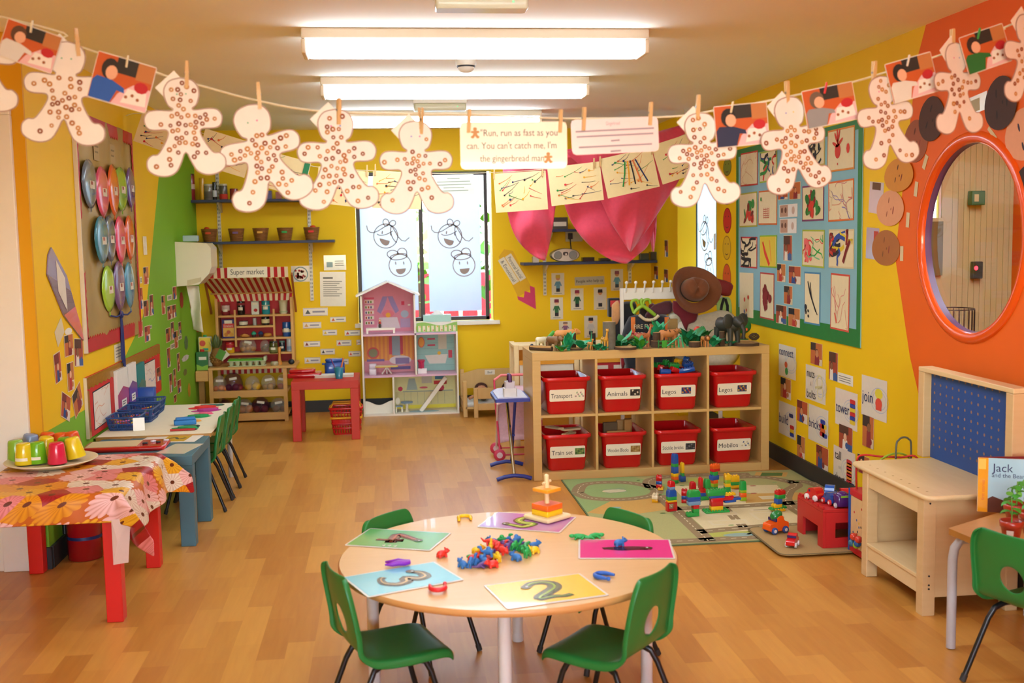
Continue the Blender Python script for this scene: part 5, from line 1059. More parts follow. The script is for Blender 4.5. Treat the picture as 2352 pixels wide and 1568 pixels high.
# left side of the room
def flower_mat():
 m = bpy.data.materials.new('floral_oilcloth'); m.use_nodes = True; n = m.node_tree; p = n.nodes['Principled BSDF']; L = n.links.new
 def nd(t, **k):
  x = n.nodes.new(t)
  for a, v in k.items(): setattr(x, a, v)
  return x
 def mth(op, a, b_=None):
  x = nd('ShaderNodeMath', operation=op)
  for i, v in enumerate((a, b_)):
   if v is None: continue
   if hasattr(v, 'is_output'): L(v, x.inputs[i])
   else: x.inputs[i].default_value = v
  return x.outputs[0]
 tc = nd('ShaderNodeTexCoord'); sp = nd('ShaderNodeSeparateXYZ'); L(tc.outputs['Object'], sp.inputs[0])
 u, v = mth('SUBTRACT', sp.outputs[0], sp.outputs[2]), mth('ADD', sp.outputs[1], sp.outputs[2])
 cb = nd('ShaderNodeCombineXYZ'); L(u, cb.inputs[0]); L(v, cb.inputs[1])
 vo = nd('ShaderNodeTexVoronoi', voronoi_dimensions='2D'); vo.inputs['Scale'].default_value = 8.6; vo.inputs['Randomness'].default_value = .8; L(cb.outputs[0], vo.inputs['Vector'])
 s2 = nd('ShaderNodeSeparateXYZ'); L(vo.outputs['Position'], s2.inputs[0])
 du = mth('SUBTRACT', u, s2.outputs[0]); dv = mth('SUBTRACT', v, s2.outputs[1])
 an = mth('ARCTAN2', dv, du); pet = mth('ABSOLUTE', mth('SINE', mth('MULTIPLY', an, 8.0)))
 s3 = nd('ShaderNodeSeparateColor'); L(vo.outputs['Color'], s3.inputs[0])
 cr = nd('ShaderNodeValToRGB'); cr.color_ramp.interpolation = 'CONSTANT'; e = cr.color_ramp.elements
 for i, (ps, c) in enumerate(((0, '#e89a1c'), (.2, '#efe2cc'), (.38, '#e98a8a'), (.55, '#a81c24'), (.68, '#f0b42c'), (.84, '#f3c0b8'))):
  x = e[i] if i < 2 else e.new(ps); x.position = ps; x.color = (*lin(c), 1)
 L(s3.outputs[0], cr.inputs[0])
 dark = nd('ShaderNodeMix', data_type='RGBA', blend_type='MULTIPLY'); L(cr.outputs[0], dark.inputs['A']); dark.inputs['B'].default_value = (.72, .5, .4, 1)
 L(mth('MULTIPLY', mth('SUBTRACT', 1.0, pet), .8), dark.inputs['Factor'])
 ctr = nd('ShaderNodeMix', data_type='RGBA'); L(dark.outputs['Result'], ctr.inputs['A']); ctr.inputs['B'].default_value = (*lin('#6a2c14'), 1)
 L(mth('LESS_THAN', vo.outputs['Distance'], .11), ctr.inputs['Factor'])
 bgm = nd('ShaderNodeMix', data_type='RGBA'); L(ctr.outputs['Result'], bgm.inputs['A']); bgm.inputs['B'].default_value = (*lin('#c8641c'), 1)
 L(mth('GREATER_THAN', mth('ADD', vo.outputs['Distance'], mth('MULTIPLY', pet, -.12)), .60), bgm.inputs['Factor']); L(bgm.outputs['Result'], p.inputs['Base Color']); p.inputs['Roughness'].default_value = .38
 return m
M_FLOR = flower_mat(); M_REDP = mat('#d81f14', .4, .06, 12, nm='red_painted_wood'); M_TEAL = mat('#47707c', .5, .06, 12, nm='slate_blue_paint')
def square_table(name, label, x0, y0, x1, y1, z, m, lw=.062, th=.05):
 t = thing(name, label, 'table', (0, 0, 0))
 b = B(); b.box((x0, y0, z-th), (x1, y1, z), m); b.obj('tabletop', t, bev=.003)
 for x in (x0, x1-lw):
  for y in (y0, y1-lw): b = B(); b.box((x, y, 0), (x+lw, y+lw, z-th-.0003), m); b.obj('leg', t, bev=.003)
 return t
AX0, AX1, AY0, AY1, AZ = -1.62, -1.05, 4.265, 5.035, .512
square_table('red_table', 'red legged table under the floral cloth at the left edge', AX0, AY0, AX1, AY1, AZ, M_REDP)
# floral cloth: a grid folded over the edges of the table
b = B(); hg, hr_, hb = .13, .20, .10
nx, ny = 40, 46; us = [AX0-.12+(AX1+hr_-AX0+.12)*i/nx for i in range(nx+1)]; vs2 = [AY0-hg+(AY1+hb-AY0+hg)*j/ny for j in range(ny+1)]; pts = []
for v in vs2:
 for u in us:
  x, y, z = u, v, AZ+.004; dr = max(0, u-AX1); df = max(0, AY0-v); dl = max(0, AX0-u); db = max(0, v-AY1)
  ex, ey = dr, df+db; l = max(ex, ey)+.35*min(ex, ey)
  ax = AX1 if dr else (AX0 if dl else u); ay = AY0 if df else (AY1 if db else v)
  if dr or df or dl or db:
   fl = .012+.10*max(0, min(dr, df))/.12+.10*max(0, min(dr, db))/.12
   w_ = .010*sin(u*26+v*5)*min(1, df*12)+.014*sin(v*17+1)*min(1, dr*10)
   tr = max(dr, dl, df, db); q = min(1, tr/.03)
   g_ = lambda d: min(d, .014)+(fl*max(0, min(1, (d-.014)/.03)) if d else 0)
   x = ax+(g_(dr)+w_*min(1, dr*20)+dr*.12 if dr else 0)-(min(dl, .014) if dl else 0); y = ay-(g_(df)+abs(w_)*.5 if df else 0)+(g_(db) if db else 0)
   z = AZ+.004-max(0, l-.016)
  pts.append((x, y, z))
fs = [(j*(nx+1)+i, j*(nx+1)+i+1, (j+1)*(nx+1)+i+1, (j+1)*(nx+1)+i) for j in range(ny) for i in range(nx)]
b.add(pts, fs, M_FLOR, sm=True); o = tag(b.obj('tablecloth', sol=.0015), 'floral oilcloth of orange, pink and white daisies over the left table', 'tablecloth')
q = o.modifiers.new('bevelled_look', 'SUBSURF'); q.levels = 1; q.render_levels = 1
b = B(); p0 = V((AX1+.055, AY0-.035, AZ-.10)); b.add([tuple(p0+V(d)) for d in ((-.07, -.005, .005), (.0, .0, .005), (-.015, -.004, -.165), (-.07, -.01, -.17), (-.05, -.012, -.08))], [(0, 4, 1), (4, 2, 1), (4, 3, 2), (0, 3, 4)], PP('#d8b8a8')); tag(b.obj('cloth_flap', sol=.002), 'pale folded-back corner of the floral cloth over the front red leg', 'cloth flap')
CZ = AZ+.0062
q = onZ(119, 1067, CZ); t = thing('serving_plate', 'large cream oval plate carrying upturned cups on the floral cloth', 'plate', (q.x, q.y, CZ))
b = B(); b.lathe([(.12, 0), (.135, .002), (.165, .014), (.188, .022), (.190, .026), (.186, .0265), (.16, .018), (.13, .008), (.0001, .006)], mat('#e2d3ae', .4, .04, 10), ID, 48, False); b.add([(.12*cos(2*pi*i/48), .12*sin(2*pi*i/48), 0) for i in range(48)], [tuple(range(48))[::-1]], mat('#e2d3ae', .4, .04, 10)); b.obj('dish', t)
cups = [(57, 1071, 'yellow', '#e4c81c', 0, 'yellow upturned cup with a white name strip at the front left of the plate', 1), (87, 1068, 'green', '#6fb41c', 0, 'green upturned cup with a white name strip at the front of the plate', 1), (132, 1069, 'red', '#d81c44', .0, 'raspberry red upturned cup at the front of the plate', 0),
  (104, 1057, 'yellow', '#e8c21c', .12, 'yellow upturned cup behind the green cup with the name strip', 0), (150, 1058, 'green', '#62ac1c', .05, 'plain green upturned cup right of the raspberry red cup', 0), (177, 1060, 'yellow', '#e8cc1c', -.22, 'leaning yellow upturned cup at the right of the plate', 0),
  (108, 1046, 'orange', '#e4521c', .1, 'orange upturned cup behind the middle yellow cup', 0), (143, 1045, 'orange', '#e65a1c', 0, 'orange upturned cup behind the plain green cup', 0), (171, 1044, 'orange', '#e4521c', -.12, 'orange upturned cup behind the leaning yellow cup', 0), (67, 1051, 'blue', '#7c92b4', .15, 'greyish blue upturned cup at the back left of the plate', 0), (40, 1064, 'green', '#8ab83c', -.05, 'pale green upturned cup at the far left of the plate', 0)]
for x, y, nme, c, tl_, lab, strip in cups:
 p = onZ(x, y-5, CZ+.012); m = mat(c, .25, .04, 20, coat=.3)
 t = thing('cup', lab, 'cup', M=T(p.x, p.y, CZ+.0135+abs(tl_)*.037) @ RY(tl_), group='upturned cups on the plate')
 b = B(); b.lathe([(.039, 0), (.040, .003), (.031, .082), (.028, .089), (.022, .0915), (.0001, .0915)], m, n=28, cap=False); b.lathe([(.037, 0.001), (.029, .08)], m, n=28, cap=False); b.obj('body', t)
 if strip: b = B(); b.loft([[(r_*cos(a), r_*sin(a), z_) for a in [-2.5+.12*k for k in range(14)]] for z_, r_ in ((.018, .0384), (.031, .0372))], PP('#ece4d0'), ID, False); b.obj('name_strip', t)
# fire extinguisher on the floor behind the red table
t = thing('fire_extinguisher', 'red fire extinguisher standing on the floor under the floral table', 'fire extinguisher', (-1.435, 5.20, 0))
b = B(); b.lathe([(.06, 0), (.078, .004), (.078, .30), (.07, .335), (.04, .36), (.02, .37), (.02, .385)], PG('#a8101a'), n=28); b.obj('cylinder', t)
b = B(); b.lathe([(.0785, .10), (.0785, .115)], mat('#1c2a5a', .4), n=28, cap=False); b.lathe([(.0786, .19), (.0786, .29)], PP('#e2dcd0'), n=28, cap=False); b.obj('label', t)
b = B(); b.box((-.01, -.015, .385), (.06, .015, .405), M_BLK); b.box((-.01, -.012, .41), (.07, .012, .42), M_BLK); b.obj('handle', t, bev=.003)
b = B(); b.tube([(-.01, .0, .39), (-.06, 0, .38), (-.09, 0, .3), (-.088, 0, .12)], .011, M_BLK, 8); b.obj('hose', t)
# slate blue table and what lies on it
EX0, EX1, EY0, EY1, EZ = -1.50, -.948, 5.305, 5.845, .445
square_table('blue_table', 'slate blue square table between the floral table and the craft table', EX0, EY0, EX1, EY1, EZ, M_TEAL, .07)
def lay(px, z, m, label, cat, name, art=None, thick=.0014, group=None):
 ps = [onZ(x, y, z) for x, y in px]; c = sum(ps, V((0, 0, 0)))/4; e = ps[1]-ps[0]+ps[2]-ps[3]; a = math.atan2(e.y, e.x); w = e.length/2; h = (ps[0]-ps[3]+ps[1]-ps[2]).length/2
 b = B(); b.prism([(-w/2, -h/2), (w/2, -h/2), (w/2, h/2), (-w/2, h/2)], 0, thick, m)
 if art: art(b, w, h, thick+.0005)
 return tag(b.obj(name, loc=(c.x, c.y, z+.0005), rz=a), label, cat, group)
def c6(*p): return [(x/2.4117, 800+y/2.4117) for x, y in p]
lay(c6((930,530),(1090,530),(1060,582),(905,582)), EZ, LM('#ece2cc'), 'blank cream card at the front right of the slate blue table', 'card', 'card')
lay(c6((800,490),(1120,478),(1090,520),(790,520)), EZ, PP('#e8e0d0'), 'white worksheet with a yellow picture at the back of the blue table', 'worksheet', 'worksheet', lambda b, w, h, z: (b.rect(-w*.12, -h*.42, w*.30, h*.42, z, PP('#c8a01c')), b.line(smooth([(-w*.05, 0), (.05*w, h*.15), (.14*w, -h*.1), (.24*w, h*.1)], 4), .016, z+.0005, PP('#4a4f3a'))))
lay(c6((560,475),(770,478),(745,505),(540,500)), EZ, mat('#b08a54', .7, .1, 20), 'brown cardboard sheet at the back left of the blue table', 'cardboard', 'cardboard_sheet')
ps = [onZ(*q_, EZ+.02) for q_ in c6((478,515),(885,512),(880,553),(470,553))]; c = sum(ps, V((0, 0, 0)))/4
t = thing('drawing_board', 'red framed magnetic drawing board with cream screen on the blue table', 'drawing board', (c.x+.02, c.y, EZ+.0005), .02); w, h = .40, .20
b = B(); b.rbox((-w/2, -h/2, 0), (w/2, h/2, .024), .02, PG('#c01c1c')); b.obj('frame', t)
b = B(); b.box((-w/2+.02, -h/2+.02, .0242), (w*.16, h/2-.02, .0262), mat('#d8c496', .5, .04)); b.obj('screen', t)
for k in range(4): b = B(); b.rbox((-.012, -.010, .0243), (.012, .010, .032), .004, P(('#1c1c22', '#d8d8e0')[k % 2]), T(w*.24+.03*k, (-.03, .02, -.01, .035)[k], 0) @ RZ(k)); b.obj('magnet', t)
# craft table covered in white paper
FX0, FX1, FY0, FY1, FZ = -1.535, -.945, 5.86, 6.935, .455
t = thing('craft_table', 'low oak edged craft table with pale legs against the green left wall', 'table', (0, 0, 0))
b = B(); b.box((FX0, FY0, FZ-.022), (FX1, FY1, FZ), M_DESK); b.obj('tabletop', t, bev=.003)
for x in (FX0+.05, FX1-.05):
 for y in (FY0+.05, FY1-.06): b = B(); b.cyl((x, y, 0), (x, y, FZ-.0225), .0155, M_LEGW, n=14); b.obj('leg', t)
b = B(); b.add([(FX0+.005, FY0-.004, FZ+.001), (FX1+.004, FY0-.004, FZ+.001), (FX1+.006, FY0+.5, FZ+.001), (FX1-.004, FY1+.006, FZ+.0012), (FX0+.01, FY1+.004, FZ+.001)], [(0, 1, 2, 3, 4)], PP('#eee3c4')); o = b.obj('table_paper', sol=.0012); tag(o, 'big sheet of white paper covering the craft table', 'paper')
GZ = FZ+.0025
def c7_(x, y): return (400+x/3.409, 560+y/3.409)
def bit(kind, x, y, c, label, cat, rz=0, s=1):
 p = onZ(*c7_(x, y), GZ); b = B(); m = PP(c)
 if kind == 'pen': b.cyl((-.07*s, 0, .006), (.06*s, 0, .006), .006, P(c), n=10); b.cyl((.06*s, 0, .006), (.072*s, 0, .006), .0055, P('#22302a'), .002, 10)
 elif kind == 'scrap':
  r = random.Random(x); pts = [((.075+.02*r.random())*s*cos(a), .05*s*sin(a)*(.8+.3*r.random())) for a in [2*pi*k/9 for k in range(9)]]; b.prism(pts, 0, .002, m); b.prism([(p_[0]*.7+.01, p_[1]*.7) for p_ in pts], .0022, .012*s, m)
 elif kind == 'block': b.rbox((-.06*s, -.03*s, 0), (.06*s, .03*s, .026*s), .008, m); b.rbox((-.05*s, -.025*s, .0262*s), (.055*s, .02*s, .04*s), .008, m)
 return tag(b.obj('craft_'+{'pen': 'pen', 'scrap': 'shape', 'block': 'sponge'}[kind], loc=(p.x, p.y, GZ), rz=rz), label, cat)
bit('pen', 300, 1268, '#1d5a4a', 'dark green felt pen at the far end of the craft table', 'pen', .1); bit('scrap', 228, 1284, '#e0302a', 'red craft piece near the far end of the craft table', 'craft piece', .1); bit('scrap', 248, 1306, '#b83a8a', 'magenta craft piece beside the red one on the craft table', 'craft piece', .3); bit('scrap', 232, 1330, '#ee6a8a', 'pink craft piece in front of the magenta one on the craft table', 'craft piece', 0, .7)
bit('scrap', 175, 1354, '#26a058', 'green craft piece in the middle of the craft table', 'craft piece', .2); bit('scrap', 140, 1388, '#e8a43a', 'small orange craft piece behind the blue sponge', 'craft piece', 0, .6); bit('block', 86, 1412, '#2f7cc0', 'blue sponge block on the craft table', 'sponge', .2); bit('scrap', 90, 1444, '#2c9a5a', 'green craft piece at the near end of the craft table', 'craft piece', 0, .9); bit('pen', 75, 1462, '#b01c1c', 'red felt pen at the near end of the craft table', 'pen', .05); bit('pen', 140, 1434, '#22302a', 'black felt pen right of the near green craft piece', 'pen', .05, .6)
def basket(x, y, w, d, h, label, m, n=14, rz=0):
 t = thing('wire_basket', label, 'basket', (x, y, GZ), rz, 'blue pencil baskets on the craft table')
 b = B()
 b.loft([[(p[0], p[1], 0) for p in rrect(w*.86, d*.86, .015)], [(p[0], p[1], .004) for p in rrect(w*.86, d*.86, .015)]], m, ID, True, True, True)
 for z_, k in ((.012, .88), (h*.5, .94), (h, 1)): b.tube([(p[0]*1, p[1]*1, z_) for p in rrect(w*k, d*k, .015)], .003 if z_ < h else .005, m, 6, True)
 r0, r1 = rrect(w*.86, d*.86, .015, 8), rrect(w, d, .015, 8)
 for i in range(len(r0)): b.cyl((*r0[i], .004), (*r1[i], h), .0018, m, n=5)
 for s in (-1, 1):
  for k in range(11): u = -.45+.09*k; b.cyl((u*w*.86, s*d*.43, .004), (u*w, s*d*.5, h), .0018, m, n=5)
  for k in range(9): u = -.44+.11*k; b.cyl((s*w*.43, u*d*.86, .004), (s*w*.5, u*d, h), .0018, m, n=5)
 b.obj('basket_frame', t)
 for k in range(n):
  a, c = rnd.uniform(-.35, .35)*w, rnd.uniform(-.3, .3)*d; L_ = .06
  an = rnd.uniform(0, pi); col = ('#d8402a', '#e8c22c', '#2c8a4a', '#3a5ac0', '#d86aa0', '#e88a2c')[k % 6]
  b = B(); b.cyl((a-L_*cos(an)*.6, c-L_*sin(an)*.5, .012+.003*k*(h/.07)), (a+L_*cos(an)*.6, c+L_*sin(an)*.5, .016+.003*k*(h/.07)), .004, P(col), n=6); tag_ = b.obj('pencil', t)
MB_ = mat('#20447e', .35, .05)
p = onZ(287, 990, GZ); basket(-1.435, p.y+.11, .17, .20, .07, 'blue mesh basket of pencils nearest the camera on the craft table', MB_); basket(-1.42, p.y+.37, .19, .24, .075, 'blue mesh basket of crayons in the middle of the craft table wall side', MB_); basket(-1.43, p.y+.63, .18, .20, .08, 'blue mesh basket furthest from the camera on the craft table', MB_, 10)
b = B(); b.rbox((-.05, -.035, 0), (.05, .035, .13), .006, P('#1f4a9a')); tag(b.obj('pen_box', loc=(-1.47, p.y+.81, GZ)), 'upright blue pen box against the wall behind the baskets', 'pen box')
b = B(); b.prism([(-.03, 0), (.03, 0), (.03, .07), (-.03, .07)], 0, .0012, LM('#e6ddcc'), RX(pi/2-.1)); tag(b.obj('name_card', loc=(-1.345, p.y+.0, GZ), rz=.2), 'white card standing at the corner of the nearest pencil basket', 'card')
# red display board with gold border on the left wall
q0, q1, q2, q3 = WL.px(190, 867), WL.px(362, 791), WL.px(368, 926), WL.px(199, 985)
bx0, bx1, by0, by1 = (q0[0]+q3[0])/2, (q1[0]+q2[0])/2, (q2[1]+q3[1])/2+.02, (q0[1]+q1[1])/2
w, h = bx1-bx0, by1-by0; t = thing('display_board', 'small red display board with crinkled gold border above the craft table', 'display board', M=WL.M((bx0+bx1)/2, by0, .001))
b = B(); b.box((-w/2, 0, 0), (w/2, h, .012), mat('#c8231c', .7, .06)); b.obj('backing', t)
b = B(); MG = mat('#b8862a', .3, .25, 60, metal=.5); n = 44
zig = [(-w/2+w*i/n, h-.055-.010*(i % 2)) for i in range(n+1)]
b.prism([(-w/2, h), *zig, (w/2, h)][::-1], .0122, .0145, MG); b.prism([(-w/2, .0), (-w/2+.045, 0), (-w/2+.04, h-.07), (-w/2, h-.07)], .0122, .0145, MG); b.prism([(w/2-.025, 0), (w/2, 0), (w/2, h-.07), (w/2-.02, h-.07)], .0122, .0145, MG); b.box((-w/2-.008, 0, 0), (-w/2-.0005, h, .016), PP('#d8c9a8')); b.obj('gold_border', t)
RB = .0135
def onb(px0, py0, px1, py1): return (px0/2.4117, 800+py0/2.4117, px1/2.4117, 800+py1/2.4117)
paper(WL, onb(502,210,600,425), 'white sheet with a faint orange drawing on black card, left of the red board', 'picture', 'drawing', 'drawings on the red display board', col='#e8dece', frame='#20242e', art=lambda b, w, h: scrib(b, w, h, ID, 31, ['#e0a88a'], 8, .004), w0=RB, rot=.02)
paper(WL, onb(783,70,850,245), 'white sheet with a pale drawing on black card at the right of the red board', 'picture', 'drawing', 'drawings on the red display board', col='#e4d8c8', frame='#20242e', art=lambda b, w, h: scrib(b, w, h, ID, 32, ['#c8a890', '#8a9ac0'], 8, .004), w0=RB)
paper(WL, onb(855,105,878,180), 'small dark photo at the right end of the red board', 'photo', 'photo_print', photo=2, w0=RB, margin=.001)
for bx, c, lab in ((onb(618,110,682,370), '#b8487a', 'pink'), (onb(678,82,728,335), '#7a4a9a', 'violet'), (onb(732,80,776,312), '#1f7a78', 'teal')):
 M, w, h = WL.sheet(*bx, RB); t = thing('file_folder', 'white and %s magazine file in the trio on the red board' % lab if lab != 'teal' else 'teal magazine file at the right of the trio on the red board', 'folder', M=M, group='magazine files on the red board')
 b = B(); b.box((-w/2, -h/2, 0), (w/2, h/2, .02), PP('#e6e0d4' if lab != 'teal' else c)); b.obj('file', t, bev=.002)
 b = B(); b.prism([(-w/2, -h/2), (w/2, -h/2), (w/2, h*.02), (0, h*.12), (-w/2, -h*.02)], .0202, .022, PG(c)); b.obj('front', t)
 b = B(); b.box((-w*.2, -h*.32, .0222), (w*.22, -h*.16, .0228), PP('#ece6da')); b.line([(-w*.14, -h*.21), (w*.16, -h*.21)], .006, .0232, PP('#4a4a50')); b.line([(-w*.14, -h*.26), (w*.1, -h*.26)], .006, .0232, PP('#4a4a50')); b.obj('spine_label', t)
# tall balloon display
def c1(x, y): return (x/3.137, y/3.137)
def c2(x, y): return (x/3.135, 480+y/3.135)
q0, q1, q2, q3 = WL.px(165, 250), WL.px(297, 309), WL.px(319, 765), WL.px(191, 811)
by0, by1 = (q2[1]+q3[1])/2, (q0[1]+q1[1])/2; bx0 = (q0[0]+q3[0])/2; bx1 = (q1[0]+q2[0])/2; w, h = bx1-bx0, by1-by0
t = thing('balloon_display', 'tall gold fabric wall display with red border and paper balloons', 'wall display', M=WL.M((bx0+bx1)/2, by0, .001))
M_GOLD = mat('#a98c48', .4, .18, 5, metal=.25, nm='gold_fabric')
b = B(); n = 40; rows = 12; pts = []
for j in range(rows+1):
 for i in range(n+1): u = i/n; v = j/rows; pts.append((-w/2+w*u, h*v, .0125+.006*sin(u*23+v*3)*(.3+.7*v)+.004*sin(u*9-v*11)))
b.add(pts, [(j*(n+1)+i, j*(n+1)+i+1, (j+1)*(n+1)+i+1, (j+1)*(n+1)+i) for j in range(rows) for i in range(n)], M_GOLD, sm=True); b.obj('fabric', t)
M_RB = mat('#b8141c', .5, .1, 30); b = B()
for (a0, c0, a1, c1_, k) in ((-w/2, .0, w/2, .075, 26), (-w/2, h-.07, w/2, h, 26)):
 ed = [(a0+(a1-a0)*i/(2*k), (c1_ if c0 < .01 else c0)+(.007 if i % 2 else -.007)) for i in range(2*k+1)]
 b.prism(([(a0, c0), (a1, c0)]+ed[::-1]) if c0 < .01 else (ed+[(a1, c1_), (a0, c1_)]), .014, .017, M_RB)
for s in (-1, 1):
 ed = [(s*(w/2-.035+(.006 if i % 2 else -.006)), .07+(h-.14)*i/44) for i in range(45)]
 b.prism([(s*w/2, .07), *ed, (s*w/2, h-.07)] if s < 0 else [(s*w/2, .07), (s*w/2, h-.07), *ed[::-1]], .014, .017, M_RB)
b.box((-w/2-.012, 0, 0), (-w/2-.0005, h, .02), PP('#d8cdb8')); b.obj('red_border', t)
b = B()
for k, (u, v) in enumerate(((-.2, .86), (.08, .865))): b.prism([(u*w-.055, v*h-.055), (u*w+.055, v*h-.055), (u*w+.055, v*h+.055), (u*w-.055, v*h+.055)], .018, .0195, PP('#b8a070')); b.line([(u*w-.04, v*h+.02), (u*w+.04, v*h+.02)], .01, .020, PP('#8a7a50')); b.line([(u*w-.04, v*h-.01), (u*w+.03, v*h-.01)], .01, .020, PP('#8a7a50'))
b.obj('title_card', t)
BAL = [((*c1(565, 1150), *c1(655, 1500)), '#5f7488', 'grey blue', 'top row at the left'), ((*c1(655, 1200), *c1(735, 1560)), '#e05078', 'pink', 'second in the top row'), ((*c1(737, 1185), *c1(800, 1555)), '#e2622c', 'orange', 'third in the top row'), ((*c1(802, 1205), *c1(880, 1520)), '#7fb83a', 'green', 'fourth in the top row'), ((*c1(877, 1208), *c1(927, 1500)), '#5a3a80', 'purple', 'right end of the top row'),
       ((*c2(640, 50), *c2(724, 395)), '#2f8098', 'teal', 'left of the middle row'), ((*c2(724, 45), *c2(794, 380)), '#4a5a72', 'slate', 'second in the middle row'), ((*c2(796, 50), *c2(860, 390)), '#e24a70', 'rose pink', 'third in the middle row'), ((*c2(862, 45), *c2(915, 370)), '#d85a2a', 'orange patterned', 'right end of the middle row'),
       ((*c2(710, 405), *c2(788, 745)), '#9cc83a', 'lime', 'left of the lowest row'), ((*c2(784, 375), *c2(856, 735)), '#6a4a7c', 'plum', 'middle of the lowest row'), ((*c2(858, 380), *c2(915, 715)), '#3a8ca8', 'blue', 'right of the lowest row')]
kx, ky = WL.px(*c2(840, 760))
for i, (bx, c, cn, lab) in enumerate(BAL):
 M, w_, h_ = WL.sheet(*bx, .024+.006*(i % 3)); t = thing('paper_balloon', cn+' paper balloon on the gold wall display, '+lab, 'paper balloon', M=M, group='paper balloons on the gold display'); b = B()
 w_ *= 1.25; m = LM(c)
 b.loft([[(w_/2*k_*(1-.14*max(0, -sin(a)))*cos(a), h_/2*k_*sin(a), z_) for a in [2*pi*q_/28 for q_ in range(28)]] for k_, z_ in ((1, 0), (1, .003), (.8, .010), (.45, .013), (.02, .014))], m, ID, True, True, True)
 b.prism([(-.012, -h_/2-.02), (.012, -h_/2-.02), (.003, -h_/2+.004), (-.003, -h_/2+.004)], .0, .003, m); b.obj('balloon', t)
 b = B(); sx, sy = (.16, .1); b.prism([(-w_*.14, -h_*.1), (w_*.14, -h_*.1), (w_*.14, h_*.06), (-w_*.14, h_*.06)], .0135, .0155, PP('#d8ccb4')); b.rect(-w_*.10, -h_*.02, w_*.02, h_*.05, .016, PP('#a0523a')); b.obj('picture', t)
 if i >= 9:
  tip = M.inverted() @ WL.M(kx, ky, .02).translation; b = B(); b.tube([(0, -h_/2-.02, .002), ((tip.x)*.5, (-h_/2-.02+tip.y)*.5-.01, .004), (tip.x, tip.y, .003)], .005, mat('#1f2c6a', .6), 6); b.obj('string', t)
M = WL.M(kx, ky, .022); b = B()
for k in range(4): b.tube([(0, .02, .0), (.008*(k-1.5), -.06, .004), (.016*(k-1.5), -.15, .003), (.022*(k-1.3), -.26-.02*k, .001)], .006, mat('#1f2c6a', .6, .1), 6)
b.ell((0, 0, .005), (.03, .022, .012), mat('#1f2c6a', .6, .1)); tag(b.obj('ribbon_bow', M=M), 'navy ribbon bow tying the balloon strings at the foot of the gold display', 'ribbon')
# purple cut-out, photos, labels, switch, towel dispenser
pp = [WL.px(*c2(*q_)) for q_ in ((360,275),(338,330),(330,470),(450,765),(575,930),(592,945),(575,850),(530,700),(470,480))]; cx_ = sum(p[0] for p in pp)/9; cy_ = sum(p[1] for p in pp)/9; pp = [(p[0]-cx_, p[1]-cy_) for p in pp]
b = B(); b.prism(pp, 0, .006, LM('#84749c')); lo = [p for p in pp if p[1] < .0]; b.flat([p for p in (pp[3], pp[4], pp[5], pp[6], pp[7])], .0066, LM('#d8506a')); b.flat([pp[2], ((pp[2][0]+pp[3][0])/2, (pp[2][1]+pp[3][1])/2), pp[3], pp[7], ((pp[7][0]+pp[8][0])/2, (pp[7][1]+pp[8][1])/2)], .0063, LM('#5a2c5a'))
lc = WL.px(*c2(430, 545)); b.prism([(lc[0]-cx_+d[0], lc[1]-cy_+d[1]) for d in ((-.07, .12), (-.06, -.03), (.07, -.13), (.06, .03))], .007, .0076, PP('#e0d8c4')); tag(b.obj('paper_shape', M=WL.M(cx_, cy_, .002)), 'long purple and pink paper shape beside the gold display', 'paper shape')
def wph(bx, lab, seed, rot=0): paper(WL, bx, lab, 'photo', 'photo_print', 'photos on the left wall', photo=seed, margin=.004, col='#e0cfae', rot=rot)
for i, (a, lab) in enumerate([((388,1030,437,1250), 'leftmost one under the purple shape'), ((460,900,524,1060), 'one just below the purple shape'), ((532,930,594,1135), 'one touching the lower end of the purple shape'), ((480,1100,530,1310), 'middle one of the cluster under the purple shape'), ((437,1330,503,1515), 'lower left one over the green edge'), ((522,1280,588,1470), 'lower right one over the green edge')]): wph((*c2(*a[:2]), *c2(*a[2:])), 'photo on the left wall, '+lab, i, (.1, 0, -.1, 0, -.35, .35)[i])
paper(WL, (*c2(395, 820), *c2(455, 950)), 'small white strip tilted beside the purple paper shape', 'label', 'wall_label', rot=.5, col='#d8cba4'); paper(WL, (*c2(820, 965), *c2(898, 1090)), 'white typed notice under the gold display', 'notice', 'wall_notice', col='#e2d8b8', art=lambda b, w, h: [b.line([(-.38*w, (.3-.18*k)*h), (.36*w, (.3-.18*k)*h)], .006, .0018, PP('#8a8678')) for k in range(4)])
b = B(); M, w_, h_ = WL.sheet(*c2(465, 855), *c2(516, 905), .001); b.prism([(w_/2*cos(2*pi*k/16), h_/2*sin(2*pi*k/16)) for k in range(16)], 0, .0012, PP('#e8e2d2')); tag(b.obj('round_label', M=M), 'tiny round white label under the purple paper shape', 'label')
def c8(x0, y0, x1, y1): return (300+x0/3.92, 560+y0/3.92, 300+x1/3.92, 560+y1/3.92)
GR = [((112,205,158,365), 0), ((75,390,107,590), 1), ((112,505,160,655), 2), ((168,455,202,645), 3), ((275,462,308,635), 4), ((376,382,411,500), 5), ((328,555,371,682), 6), ((371,545,407,665), 7), ((62,695,108,838), 0), ((122,735,173,880), 1), ((314,755,354,885), 2), ((361,700,388,865), 3), ((390,780,424,940), 4), ((326,932,354,1112), 5), ((416,980,441,1150), 6), ((346,1165,372,1340), 7), ((383,1120,407,1290), 0), ((419,1220,452,1342), 1), ((386,1355,412,1428), 2), ((428,700,452,815), 3)]
